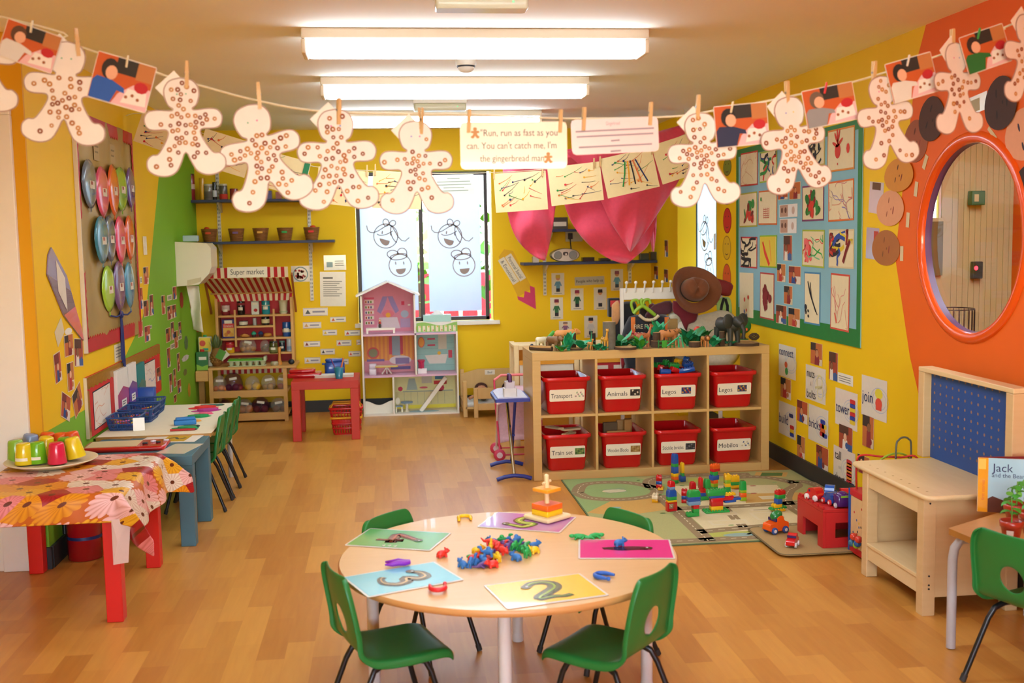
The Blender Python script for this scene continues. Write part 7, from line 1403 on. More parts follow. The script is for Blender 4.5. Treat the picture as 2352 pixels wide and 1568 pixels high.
CARDS = [((1010,500,1203,562), '#5a5f5a', 'widest one with a grey triangle'), ((1222,570,1345,612), '#d8642c', 'under the right end of the widest one'), ((1008,612,1152,660), '#c89a5a', 'second in the left column'), ((1163,672,1275,715), '#e0b82c', 'third row in the middle'), ((1335,675,1456,718), '#c83a2c', 'third row touching the dollhouse'), ((1015,762,1143,805), '#7a2420', 'with dark red bars in the left column'), ((1272,752,1388,797), '#c8203a', 'with a red berry on the right'), ((1428,750,1460,790), '#e07a2c', 'nearly hidden behind the dollhouse'), ((1147,820,1258,865), '#3a3430', 'with a dark fruit above the blue bag'), ((1365,838,1460,880), '#d8503a', 'lowest beside the dollhouse'), ((1022,888,1145,935), '#e0a02c', 'lowest in the left column'), ((1285,900,1366,942), '#c8a03a', 'behind the teal cup')]
for (bx, c, lab) in CARDS: paper(WB, c4b(*bx), 'small white food word card, '+lab, 'word card', 'word_card', 'food word cards on the back wall', m=LM('#e6dcc8'), art=lambda b, w, h, c=c: (b.line([(-w*.48, -h*.46), (w*.48, -h*.46), (w*.48, h*.46), (-w*.48, h*.46)], .003, .0014, PP('#8a7a9a'), ID, True), b.flat([(-w*.42, -h*.25), (-w*.2, -h*.25), (-w*.31, h*.3)], .0016, PP(c)), b.line([(-w*.12, 0), (w*.38, 0)], h*.22, .0016, PP('#8f8a94'))))
def person_art(b, w, h, hair, top_, low, hat=None):
 z = .0018; b.disc(0, h*.27, w*.17, z, PP(SKIN[rnd.randrange(3)]), ID, 12, w*.18); b.flat([(-w*.19, h*.27), (w*.19, h*.27), (w*.17, h*.42), (-w*.17, h*.42)], z+.0003, PP(hat or hair)); b.flat([(-w*.17, h*.12), (w*.17, h*.12), (w*.3, -h*.08), (w*.2, -h*.1), (w*.16, 0), (w*.15, -h*.2), (-w*.15, -h*.2), (-w*.16, 0), (-w*.2, -h*.1), (-w*.3, -h*.08)], z+.0002, PP(top_))
 b.rect(-w*.15, -h*.36, w*.15, -h*.19, z+.0001, PP(low)); b.line([(-w*.3, -h*.43), (w*.3, -h*.43)], .006, z, PP('#8a867c'))
for bx, a, lab in (((1267,627,1296,677), ('#8a7a5a', '#5a8aa0', '#22222a', '#c8a83a'), 'yellow helmet and blue shirt'), ((1264,683,1293,733), ('#7a2438', '#2f6a3c', '#22222a'), 'dark red bunches and green top, lower left'), ((1311,662,1340,712), ('#8a2a44', '#1f5a34', '#22222a'), 'red hair and dark green uniform'), ((1364,660,1393,711), ('#2a1c18', '#d8cfc4', '#22222a'), 'white coat and red scarf'), ((1403,618,1431,667), ('#b08a7a', '#5a9ab0', '#3a4a5a', '#8a4a5a'), 'pale blue uniform, highest on the right'), ((1342,725,1372,775), ('#1c1a24', '#c8c4bc', '#1c1c2a'), 'dark cap and black trousers, lowest right'), ((1284,737,1313,765), ('#8a6a5a', '#8a5a7a', '#5a4a5a'), 'bald head, partly behind the toy animals')):
 paper(WB, bx, 'white card of a drawn worker with '+lab, 'picture card', 'picture_card', 'people cards on the back wall', col='#ddd2b8', art=lambda b, w, h, a=a: person_art(b, w, h, *a))
paper(WB, (1320, 635, 1388, 654), 'grey title strip reading People who help us', 'title strip', 'title_strip', col='#b8ae96', art=lambda b, w, h: b.text('People who help us', .036, 0, 0, .0018, PP('#2a2830'), ID, 'C', w*.9), rot=.03)
pp = [WB.px(*q_) for q_ in ((1145,590),(1158,572),(1178,576),(1222,662),(1190,682))]; cx_ = sum(p[0] for p in pp)/5; cy_ = sum(p[1] for p in pp)/5
t = thing('paper_crayon', 'yellow paper crayon with pink tip reading Personal Social and Emotional', 'wall label', M=WB.M(cx_, cy_, .0012))
b = B(); b.prism([(p[0]-cx_, p[1]-cy_) for p in pp], 0, .0012, PP('#dba810')); b.obj('shaft', t)
tp = [WB.px(*q_) for q_ in ((1188,680),(1203,683),(1205,668),(1218,672),(1217,656),(1228,660),(1231,710),(1190,688))]; b = B(); b.prism([(p[0]-cx_, p[1]-cy_) for p in tp], .0015, .0027, PP('#d03a66')); b.obj('tip', t)
for (x, y), tx_ in (((1184, 614), 'Personal Social'), ((1168, 622), '& Emotional')):
 q_ = WB.px(x, y); b = B(); M_ = T(q_[0]-cx_, q_[1]-cy_, .0016) @ RZ(-1.03); b.prism(rrect(.25, .062, .006), 0, .0012, PP('#ddd2b4'), M_); b.text(tx_, .045, 0, -.002, .0018, PP('#4a4650'), M_, 'C', .21); b.obj('label', t)
# photos on the boxed column
WC = Pl((2.318, 0, 0), (0, -1, 0), (0, 0, 1))
for bx, lab in (((1503,611,1512,641), 'lower left one'), ((1526,618,1535,648), 'lower right one'), ((1527,551,1535,590), 'upper one')): paper(WC, bx, 'small photo on the side of the corner column, '+lab, 'photo', 'photo_print', 'photos on the corner column', photo=2, margin=.003)
# small red table with its things
square_table('play_table', 'small red square table in front of the back wall beside the market stall', -.705, 8.0, -.218, 8.47, .44, mat('#c0280f', .5, .06, 12), .062, .06)
RZ_ = .4406
def atR(px, py): p = onZ(px, py, RZ_); return (p.x, p.y, RZ_)
t = thing('toy_case', 'flat red toy case on the left half of the small red table', 'toy case', atR(697, 866)); b = B(); b.rbox((-.115, -.06, 0), (.135, .10, .035), .015, PG('#b8161c')); b.obj('base', t); b = B(); b.rbox((-.105, -.04, .0354), (.09, .09, .062), .02, PG('#c41c22')); b.obj('lid', t)
t = thing('toy_toaster', 'blue rounded toy toaster on the small red table', 'toy toaster', (-.405, 8.36, RZ_), .15); m = PG('#1c4a9e')
b = B(); b.rbox((-.075, -.05, 0), (.075, .05, .10), .03, m); b.rbox((-.07, -.045, .1004), (.07, .045, .125), .03, m); b.obj('body', t); b = B(); b.box((-.095, -.012, .08), (-.0755, .012, .095), m); b.obj('lever', t, bev=.003)
t = thing('pen_cup', 'teal cup holding a few pens on the small red table', 'cup', atR(779, 869)); b = B(); b.lathe([(.026, 0), (.036, .085), (.033, .085), (.024, .004), (.0001, .004)], PG('#1f7a94'), n=20, cap=False); b.obj('cup', t)
for k, (a, c) in enumerate(((.3, '#d8502c'), (-.35, '#7a2c6a'), (.15, '#d8822c'))): b = B(); b.cyl((.01*k-.01, 0, .006), (.01*k-.01+.16*sin(a), .01, .006+.15*cos(a)), .004, P(c)); b.obj('pen', t)
t = thing('white_book', 'thin white book lying at the front edge of the small red table', 'book', atR(772, 866), .02); b = B(); b.box((-.16, -.02, 0), (.13, .09, .003), PP('#e8e2d4')); b.box((-.16, -.02, .016), (.13, .09, .019), PP('#e8e2d4')); b.box((-.16, .088, .003), (.13, .09, .016), PP('#e8e2d4')); b.obj('cover', t); b = B(); b.box((-.155, -.016, .0032), (.127, .0875, .0158), PP('#d8d0bc')); b.obj('pages', t)
t = thing('shopping_basket', 'small red shopping basket with yellow trim on the floor under the red table', 'basket', (-.325, 8.292, 0)); m = PG('#d0141a')
b = B(); w, d, h = .24, .17, .20
b.loft([[(p[0], p[1], 0) for p in rrect(w*.8, d*.8, .02)], [(p[0], p[1], .012) for p in rrect(w*.82, d*.82, .02)]], m, ID, True, True, True)
for z_, k in ((.05, .86), (.085, .9), (.17, .97), (.2, 1.0)): b.tube([(p[0], p[1], z_) for p in rrect(w*k, d*k, .02)], .007 if z_ < .2 else .01, m, 8, True)
b.loft([[(p[0], p[1], z_) for p in rrect(w*k, d*k, .02)] for z_, k in ((.085, .9), (.115, .92))], m)
for i in range(10):
 u = -.45+.1*i
 for s in (-1, 1): b.cyl((u*w*.8, s*d*.4, .01), (u*w*.98, s*d*.49, .2), .004, m, n=6)
for i in range(7):
 u = -.42+.14*i
 for s in (-1, 1): b.cyl((s*w*.4, u*d*.8, .01), (s*w*.49, u*d*.98, .2), .004, m, n=6)
b.obj('frame', t); b = B(); b.tube([(p[0], p[1], .128) for p in rrect(w*.945, d*.945, .02)], .009, P('#f0b01c'), 8, True); b.obj('yellow_band', t)
for s in (-1, 1): b = B(); b.tube([(-w*.46, s*d*.4, .205), (-w*.4, s*d*.3, .235), (w*.4, s*d*.3, .235), (w*.46, s*d*.4, .205)], .007, P('#f0a81c'), 8); b.obj('handle', t)
# dollhouse
DX0, DX1, DM, DY, DD = -.212, .583, .228, 9.03, .27; t = thing('dollhouse', 'three storey pink and white dollhouse with pitched roof standing by the window', 'dollhouse', (DX0, DY, 0)); W_ = DX1-DX0; Mm = DM-DX0
M_DW = mat('#ece4d2', .4, .04, 10); th = .014
def wallp(x0, x1, z0, z1, c, art=None, name='room_backdrop'):
 b = B(); b.box((x0, DD-.008, z0), (x1, DD-.002, z1), PP(c))
 if art: art(b, x1-x0, z1-z0, T((x0+x1)/2, DD-.0085, (z0+z1)/2) @ RX(pi/2))
 b.obj(name, t)
for x, z1 in ((0, 1.0), (W_-th, .69), (Mm-.003, 1.0)): b = B(); b.box((x, 0, .0 if x != Mm-.003 else .33), (x+th, DD, z1), M_DW); b.obj('side_wall', t)
b = B(); b.box((.245, 0, .015), (.245+th, DD, .322), M_DW); b.obj('partition', t)
for z_, x0, x1 in ((0, th, W_-th), (.322, th, W_-th), (.668, th, W_-th)): b = B(); b.box((x0, 0, z_), (x1, DD, z_+th), M_DW if z_ == 0 else mat('#e0b0c4', .4)); b.obj('floor_panel', t)
for s in (-1, 1):
 b = B(); cx_ = (Mm+th)/2; L_ = math.hypot(cx_+.03, .115); b.box((0, -.02, 0), (L_, DD, .014), mat('#f2efe8', .4), T(cx_, 0, 1.108) @ (RY(math.atan2(.115, cx_+.03)) if s > 0 else Mx.Scale(-1, 4, (1, 0, 0)) @ RY(math.atan2(.115, cx_+.03)))); b.obj('roof_panel', t)
pk = '#d98aa0'
def art_attic(b, w, h, M):
 for k in range(5): b.rect(-w*.46, h*(-.30+.14*k), -w*.28, h*(-.21+.14*k), .0006, PP('#e8dcd0'), M); [b.rect(-w*.45+w*.05*j, h*(-.29+.14*k), -w*.42+w*.05*j, h*(-.23+.14*k), .001, PP(('#6a8a3a', '#b8562c', '#5a4a7a')[(j+k) % 3]), M) for j in range(3)]
 b.rect(-w*.47, h*.38, -w*.27, h*.42, .0008, PP('#d04a6a'), M)
 for s in (-1, 1): b.flat([(s*.0, h*.44), (s*w*.10, h*.44), (s*w*.22, h*.05), (s*w*.15, -h*.02), (s*w*.06, h*.2)], .001, PP('#9a86b8'), M)
 b.disc(0, -h*.02, w*.12, .0008, PP('#e07a8a'), M, 14, h*.1); b.flat([(-w*.18, -h*.12), (w*.18, -h*.12), (w*.24, -h*.42), (-w*.24, -h*.42)], .0012, PP('#ddd0d8'), M); b.disc(0, -h*.06, w*.05, .0014, PP('#e8a83a'), M, 10)
 b.disc(w*.33, -h*.04, w*.08, .001, PP('#a8b8cc'), M, 14, h*.1); b.rect(w*.24, -h*.4, w*.44, -h*.16, .001, PP('#b49ac0'), M); b.rect(w*.27, h*.2, w*.33, h*.3, .001, PP('#d0385a'), M); b.rect(w*.4, h*.18, w*.45, h*.22, .001, PP('#ece4dc'), M)
def art_mid(b, w, h, M):
 for k in range(12): b.rect(-w/2+w*k/12, -h*.2, -w/2+w*(k+.5)/12, h/2, .0004, PP('#e6a050'), M)
 b.rect(-w*.5, -h*.5, w*.5, -h*.2, .0005, PP('#d8909c'), M); b.rect(w*.0, -h*.05, w*.28, h*.42, .0008, PP('#c85060'), M); b.rect(w*.06, -h*.08, w*.22, h*.42, .0012, PP('#94a4b4'), M); b.rect(-w*.45, -h*.22, -w*.1, -h*.16, .001, PP('#7a6aa0'), M); b.disc(-w*.32, h*.0, w*.12, .001, PP('#d05a5a'), M, 16, h*.15); b.disc(-w*.32, h*.0, w*.09, .0014, PP('#8a8a6a'), M, 14, h*.11)
 b.disc(w*.22, -h*.2, w*.22, .0014, PP('#dcd0d4'), M, 16, h*.12); b.rect(w*.12, -h*.3, w*.4, -h*.14, .0018, PP('#8a7aa4'), M); b.rect(w*.02, -h*.44, w*.42, -h*.36, .0018, PP('#6a5f94'), M)
def art_bath(b, w, h, M):
 for k in range(7): b.line([(-w/2, -h*.5+h*k/7), (w/2, -h*.5+h*k/7)], .003, .0004, PP('#86aca8'), M)
 b.disc(-w*.36, h*.24, w*.09, .001, PP('#d05a5a'), M, 14, h*.14); b.disc(-w*.36, h*.24, w*.07, .0014, PP('#e8a04a'), M, 14, h*.12); b.rect(-w*.2, h*.3, w*.0, h*.34, .001, PP('#c83a5a'), M); b.rect(-w*.2, h*.14, w*.0, h*.18, .001, PP('#c83a5a'), M); b.rect(w*.08, h*.05, w*.3, h*.46, .001, PP('#cfc8b4'), M)
 b.flat([(-w*.28, -h*.1), (w*.32, -h*.08), (w*.26, -h*.32), (-w*.16, -h*.32)], .0012, PP('#e0d8cc'), M); b.disc(w*.1, -h*.05, w*.05, .0016, PP('#e8b83a'), M, 8); b.rect(w*.34, -h*.18, w*.44, h*.02, .001, PP('#d04a5a'), M); b.rect(-w*.45, -h*.46, -w*.3, -h*.2, .001, PP('#d83a6a'), M)
def art_kit(b, w, h, M):
 b.rect(-w*.48, -h*.42, w*.48, -h*.02, .0005, PP('#d8cc94'), M)
 for k in range(7): b.line([(-w*.34+w*.11*k, -h*.38), (-w*.34+w*.11*k, -h*.04)], .003, .001, PP('#a8a484'), M)
 b.line([(-w*.36, -h*.02), (w*.46, -h*.02)], .008, .001, PP('#94a09a'), M); b.flat([(-w*.3, h*.02), (-w*.12, h*.02), (-w*.16, h*.34), (-w*.26, h*.34)], .001, PP('#a8b8b0'), M); b.rect(-w*.05, h*.2, w*.12, h*.44, .001, PP('#c8c0b0'), M); b.rect(w*.15, h*.16, w*.36, h*.26, .001, PP('#c83a3a'), M); b.rect(w*.17, h*.3, w*.34, h*.4, .001, PP('#4a7a9a'), M); b.disc(w*.26, h*.06, w*.06, .001, PP('#d0405a'), M, 10); b.disc(-w*.02, h*.08, w*.07, .001, PP('#d05a6a'), M, 10, h*.03); b.disc(-w*.4, h*.06, w*.04, .001, PP('#d0405a'), M, 8); b.rect(-w*.5, -h*.5, w*.5, -h*.40, .0008, PP('#e8d84a'), M)
wallp(th, Mm-.003, .682, 1.0, pk, art_attic); b = B(); b.prism([(th, 1.0), (Mm-.003, 1.0), ((Mm+th)/2, 1.098)], -.006, 0, PP(pk), T(0, DD-.008, 0) @ RX(pi/2)); b.obj('gable', t)
wallp(th, Mm-.003, .336, .668, '#dc8a54', art_mid); wallp(Mm+th, W_-th, .336, .668, '#9ac2bc', art_bath); wallp(.245+th, W_-th, .014, .322, '#e2dca0', art_kit)
b = B(); n = 18; ed = [(Mm+.015+(W_-Mm-.016)*i/n, .765+.014*sin(2*pi*i/n*1.1+.6)) for i in range(n+1)]; b.prism([(Mm+.015, .69), (W_, .69)]+ed[::-1], 0, .012, mat('#8fbf5a', .5), T(0, .012, 0) @ RX(pi/2))
FB_ = T(0, .0, 0) @ RX(pi/2)
for k in range(9): b.rect(Mm+.03+.036*k, .695, Mm+.052+.036*k, .742, .0012, PP('#e8e0c0'), FB_); b.disc(Mm+.045+.036*k, .735-.03*(k % 2), .006, .0018, PP(('#e0b02c', '#c8603a')[k % 2]), FB_, 6)
b.line([(p[0], p[1]-.003) for p in ed], .008, .0014, PP('#f0ece0'), FB_); b.obj('balustrade', t)
b = B(); ed = [(th+.001+(.23)*i/n, .10+.018*cos(2*pi*i/n*1.0)) for i in range(n+1)]; b.prism([(th, .014), (.245, .014)]+ed[::-1], 0, .01, M_DW, T(0, .08, 0) @ RX(pi/2)); b.obj('low_wall', t)
b = B(); b.box((-.016, -.03, 0), (.016, .0, .355), M_DW, T(.475, .11, .016) @ RY(.66)); b.obj('stair', t)
b = B(); b.disc(W_*.62, .10, .14, .0146, PP('#9ab8bc'), ID, 24, .06); b.obj('rug', t)
DG = 'furniture in the dollhouse'
def dtop(x, z): return (DX0+x, DY+.09, z)
t2 = thing('toy_bed', 'long white toy bed in the pink top room of the dollhouse', 'toy furniture', dtop(.16, .6838), 0, DG); b = B(); b.box((-.12, -.04, .028), (.12, .04, .045), M_DW); b.obj('bed_top', t2)
for s in (-1, 1): b = B(); b.box((s*.11-.008, -.04, 0), (s*.11+.008, .04, .0278), M_DW); b.obj('leg', t2)
t2 = thing('toy_figure', 'tiny toy figure in red standing on the dollhouse bed', 'toy figure', (DX0+.155, DY+.09, .7285)); b = B(); b.lathe([(.011, 0), (.012, .02), (.009, .034)], P('#3a3024'), n=12); b.obj('legs', t2); b = B(); b.lathe([(.013, .0345), (.011, .05)], P('#b8342c'), n=12); b.ell((0, 0, .06), .011, P('#d8a070')); b.obj('body', t2)
t2 = thing('toy_table', 'yellow edged white toy table in the orange room of the dollhouse', 'toy furniture', dtop(.20, .3412), 0, DG); b = B(); b.rbox((-.09, -.05, .06), (.09, .05, .068), .02, P('#e8dcb0')); b.tube([(p[0], p[1], .064) for p in rrect(.18, .10, .02)], .005, P('#e0c040'), 6, True); b.obj('table_top', t2)
for k in range(3): b = B(); b.cyl((.0, 0, .06), ((k-1)*.04, .02*(k % 2), 0), .006, P('#ece4d8')); b.obj('leg', t2)
t2 = thing('toy_sofa', 'white toy sofa arm piece beside the toy table in the orange room', 'toy furniture', dtop(.085, .337), 0, DG); b = B(); b.rbox((-.03, -.04, 0), (.03, .04, .05), .01, P('#ddd0d4')); b.rbox((-.03, .0, .0504), (.03, .04, .09), .01, P('#d4c4cc')); b.obj('seat', t2)
t2 = thing('toy_basin', 'pink toy washbasin in the teal bathroom of the dollhouse', 'toy furniture', dtop(Mm+.05, .337), 0, DG); b = B(); b.lathe([(.02, 0), (.008, .02), (.008, .08), (.03, .10), (.032, .11)], P('#d0305a'), n=14); b.obj('stand', t2); b = B(); b.box((-.03, -.02, .0), (.045, .02, .04), P('#e8e0dc')); b.obj('box', t2)
t2 = thing('toy_stool', 'round blue topped toy table in the yellow kitchen of the dollhouse', 'toy furniture', dtop(.36, .0155), 0, DG); b = B(); b.lathe([(.05, .075), (.05, .085)], P('#7a9ab0'), n=18); b.obj('table_top', t2); b = B(); b.lathe([(.022, 0), (.012, .02), (.012, .0748)], P('#e6dcc0'), n=12); b.obj('leg', t2)
t2 = thing('toy_chair', 'cream toy chair beside the blue topped toy table in the dollhouse', 'toy furniture', dtop(.295, .0155), 0, DG); b = B(); b.box((-.03, -.025, .045), (.03, .025, .052), P('#7a9ab0')); b.obj('seat', t2)
for s in (-1, 1):
 for d_ in (-1, 1): b = B(); b.box((s*.024-.006, d_*.019-.006, 0), (s*.024+.006, d_*.019+.006, .0448), P('#e6dcc0')); b.obj('leg', t2)
b = B(); b.prism([(.02*cos(a), .09+.03*sin(a)) for a in [2*pi*k/16 for k in range(16)]], 0, .006, P('#e6dcc0'), T(-.01, .024, 0) @ RX(pi/2)); b.obj('backrest', t2)
q = onY(1004, 742, YB+.0); t = thing('tissue_box', 'pale turquoise tissue box with a white tissue on the window sill', 'tissue box', (q.x, YB+.0, wz0+.0045)); b = B(); b.box((-.12, -.035, 0), (.12, .05, .06), LM('#a9d4c8')); b.obj('box', t, bev=.003); b = B(); b.loft([[((.05-.012*k)*cos(a)*(1+.3*sin(3*a+k)), (.02-.004*k)*sin(a), .0602+.012*k) for a in [2*pi*j/14 for j in range(14)]] for k in range(4)], PP('#f2f2f0'), ID, True, False, True); b.obj('tissue', t)
# doll's bed with dolls
M_BW = wood('#c8a05e', '#d4ae6e', (12, 2, 2), .5, 'bed_pine'); t = thing('doll_bed', 'low wooden doll bed with two dolls against the back wall', 'bed', (.60, 8.79, 0)); w, d = .60, .36
for x, y, h in ((0, 0, .30), (w-.035, 0, .30), (0, d-.035, .36), (w-.035, d-.035, .36), (.085, -.04, .245)): b = B(); b.box((x, y, 0), (x+.035, y+.035, h), M_BW); b.obj('post', t, bev=.006)
b = B(); b.prism([(.0, .20), (w, .20), (w, .32), (w*.75, .36), (w*.25, .36), (0, .32)], 0, .018, M_BW, T(0, d-.036, 0) @ RX(pi/2)); b.obj('headboard', t, bev=.004)
b = B(); b.prism([(.09, .155), (w-.036, .155), (w-.036, .235), (.09, .245)], 0, .018, M_BW, T(0, -.012, 0) @ RX(pi/2)); b.box((.09, -.030, .06), (w-.036, -.012, .115), M_BW); b.obj('front_rail', t, bev=.004)
b = B(); b.box((.0, .0355, .07), (.018, d-.036, .13), M_BW); b.box((w-.018, .0355, .07), (w, d-.036, .13), M_BW); b.box((.02, .0, .07), (w-.02, d-.054, .085), M_BW); b.obj('base', t)
b = B(); b.rbox((.022, .002, .0855), (w-.022, d-.056, .12), .02, FB('#c8ccc8')); b.obj('mattress', t)
b = B(); b.prism(rrect(.085, .04, .004), 0, .001, PP('#e4dcc8'), T(w*.42, d-.0547, .33) @ RX(pi/2)); b.text('Bed', .026, w*.42, .33, .0014, PP('#3a3630'), T(0, d-.0547, 0) @ RX(pi/2)); b.obj('label', t)
for x, hr, c, lab in ((.17, '#4a2418', '#4a3a2c', 'doll with brown hair lying at the left of the doll bed'), (.40, '#3a1c14', '#2a2226', 'doll with dark brown hair lying at the right of the doll bed')):
 t = thing('doll', lab, 'doll', (.60+x, 8.96, .1205), 0, 'dolls in the doll bed')
 b = B(); b.ell((0, .06, .075), (.05, .05, .048), mat('#c88a64', .5)); b.tube([(0, .03, .06), (0, 0, .045), (0, -.06, .05), (.0, -.13, .036)], [.02, .04, .045, .03], FB(c), 12); b.tube([(.03, 0, .04), (.08, -.03, .03), (.11, -.05, .02)], .014, mat('#c88a64', .5), 8); b.tube([(-.03, 0, .04), (-.08, -.03, .03), (-.11, -.05, .02)], .014, mat('#c88a64', .5), 8); b.obj('body', t)
 b = B(); b.ell((0, .072, .088), (.056, .05, .045), mat(hr, .9, .3, 60, bump=.8)); b.obj('hair', t)
# ironing board and toy iron, doll pram
M_IB = mat('#1f2f8a', .35, .05); t = thing('toy_ironing_board', 'blue and white folding toy ironing board standing beside the cube shelf', 'ironing board', (.735, 6.62, 0)); IH = .50
b = B(); b.prism([(-.105, -.22), (.105, -.22), (.105, .1), (.07, .22), (.02, .28), (-.02, .28), (-.07, .22), (-.105, .1)], IH-.02, IH, M_IB); b.obj('board', t, bev=.006)
b = B(); b.prism([(-.09, -.20), (.09, -.20), (.09, .1), (.05, .22), (-.05, .22), (-.09, .1)], IH+.0005, IH+.006, FB('#c8c4d0')); b.obj('cover', t)
for y, n_ in ((-.21, 1), (.21, 0)):
 b = B(); b.tube([(-.105, y, .012), (-.06, y, .026), (0, y, .034), (.06, y, .026), (.105, y, .012)], .0125, M_IB, 10); b.obj('foot', t)
b = B(); b.tube([(0, -.21, .04), (0, -.19, .06), (0, .15, IH-.0205)], .010, MT('#e0dcc8', .25), 10); b.obj('leg', t); b = B(); b.tube([(.03, .21, .035), (.03, .18, .06), (.025, -.12, IH-.0205)], .009, M_IB, 10); b.obj('leg', t)
b = B(); b.cyl((0, -.02, .245), (.03, -.02, .245), .006, M_IB); b.obj('pivot', t)
t = thing('toy_iron', 'white and purple toy iron on the end of the toy ironing board', 'toy iron', (.725, 6.50, IH+.0068), pi/2); b = B(); b.prism([(-.06, -.04), (.0, -.04), (.06, 0), (.0, .04), (-.06, .04)], 0, .05, mat('#d8d4d0', .3)); b.prism([(-.055, -.03), (0, -.03), (.04, 0), (0, .03), (-.055, .03)], .0502, .09, mat('#c8c0c8', .3)); b.obj('body', t, bev=.008); b = B(); b.tube([(-.05, 0, .085), (-.04, 0, .125), (.02, 0, .125), (.04, 0, .075)], .012, mat('#4a1a4a', .4), 8); b.obj('handle', t)
t = thing('doll_pram', 'pale pink doll pushchair with thin frame behind the toy ironing board', 'pushchair', (.86, 7.12, 0)); PK = FB('#e0b4bc'); PKR = P('#d03a58'); PKW = mat('#d8c8c8', .35)
b = B(); n = 12
b.loft([[(-.15+.30*u/n, -.02+.17*v, .10+.34*v*1.0+.02*sin(pi*u/n)-.035*sin(pi*v)) for u in range(n+1)] for v in [k/8 for k in range(9)]], PK, ID, False); b.obj('seat', t, sol=.006)
b = B(); b.loft([[(.155*cos(a), .13-.20*sin(k*pi/10)+0*a, .36+.10*sin(a)*cos(k*pi/12)+.02*k*0) for a in [pi*j/14 for j in range(15)]] for k in range(6)], PK, ID, False); b.obj('canopy', t, sol=.004)
for s in (-1, 1):
 b = B(); b.tube([(s*.15, .16, .50), (s*.15, .10, .36), (s*.145, -.10, .05)], .007, PKR, 8); b.obj('frame_tube', t); b = B(); b.tube([(s*.15, -.04, .38), (s*.148, .12, .05)], .007, PKW, 8); b.obj('frame_tube', t)
 for y in (-.11, .13): b = B(); wheel(b, s*.15, y, .04, .02, PKR, '#e8d0d4'); b.obj('wheel', t)
for y in (-.11, .13): b = B(); b.cyl((-.15, y, .04), (.15, y, .04), .005, PKR); b.obj('axle', t)
b = B(); b.tube([(-.15, .16, .5), (-.1, .18, .53), (.1, .18, .53), (.15, .16, .5)], .009, P('#e87a7a'), 8); b.obj('push_handle', t)
# yellow play unit behind the shelf
t = thing('play_unit', 'pine play kitchen unit with orange panels behind the cube shelf', 'play kitchen', (.865, 7.42, 0)); m1, m2 = M_PINE, mat('#e0981c', .5)
for x in (0, .42, .46, .88):
 for y in (0, .26): b = B(); b.box((x, y, 0), (x+.035, y+.035, .72), m1); b.obj('post', t, bev=.004)
for z_ in (.685, .58, .05):
 b = B(); b.box((.0355, .004, z_), (.4195, .03, z_+.03), m2 if z_ < .6 else m1); b.box((.4955, .004, z_), (.8795, .03, z_+.03), m2 if z_ < .6 else m1); b.obj('rail', t)
b = B(); b.box((.0355, .264, .08), (.8795, .29, .70), m2); b.obj('back_panel', t); b = B(); b.box((.0, .036, .70), (.915, .2595, .715), m1); b.obj('worktop', t)
b = B(); b.box((.04, .012, .36), (.415, .02, .578), PP('#e8e0cc')); b.obj('door', t); b = B(); b.box((.50, .012, .36), (.875, .02, .578), PP('#b8242c')); b.box((.53, .008, .48), (.66, .0118, .56), PP('#e8dcc8')); b.box((.70, .008, .48), (.85, .0118, .56), PP('#e8dcc8')); b.obj('door', t)
# things hanging in the room
M_STRING = mat('#d8cba8', .8, .1, 60)
def string(px, Y, r, ends, label):
 pts = [V(ends[0])]+[onY(x, y, Y) for x, y in px]+[V(ends[1])]
 b = B(); b.tube(smooth([tuple(p) for p in pts], 6), r, M_STRING, 8); return tag(b.obj('hanging_string'), label, 'string')
YS, YT = 3.0, 7.0
string([(0,38),(140,92),(215,118),(355,165),(400,181),(465,198),(590,231),(740,256),(960,262),(1080,263),(1300,272),(1540,268),(1640,254),(1720,240),(1840,216),(1960,188),(2040,164),(2160,126),(2300,70),(2352,45)], YS, .0026, ((-2.5, YS, ZC-.002), (XR-.002, YS, 2.27)), 'cream string sagging across the front of the room with gingerbread figures pegged on')
string([(330,262),(440,298),(580,340),(720,382),(860,392),(1000,398),(1135,396),(1257,388),(1383,370),(1510,338),(1565,312)], YT, .0022, ((XL+.002, YT, 2.245), (XR-.002, YT, 2.30)), 'thin cream string further back carrying splatter paintings')
M_PEG = wood('#c9a066', '#d8b27a', (14, 3, 3), .6, 'peg_wood')
def make_peg():
 t = thing('clothes_peg', 'x', 'clothes peg')
 for s in (-1, 1): b = B(); b.prism([(-.0052, -.034), (.0052, -.034), (.0055, .012), (.0042, .040), (-.0042, .040), (-.0055, .012)], -.0022, .0022, M_PEG, T(0, s*.0034, 0) @ RX(pi/2-.05*s)); b.obj('prong', t)
 b = B(); b.cyl((-.007, 0, .006), (.007, 0, .006), .0034, MT('#8a8680'), n=8); b.obj('spring', t); return t
peg0 = None
def peg(x, y, Y, label, rot=0, s=1, c=None, yaw=0, g='wooden pegs on the front string'):
 global peg0
 if peg0 is None: t = peg0 = make_peg()
 else: t = copy_tree(peg0)
 p = onY(x, y, Y); t.location = p; t.rotation_euler = (0, rot, yaw); t.scale = (s, s, s); tag(t, label, 'clothes peg', g)
 if c:
  for k in kids(t):
   if k.name.startswith('prong'): k.data = k.data.copy(); k.data.materials[0] = P(c)
 return t
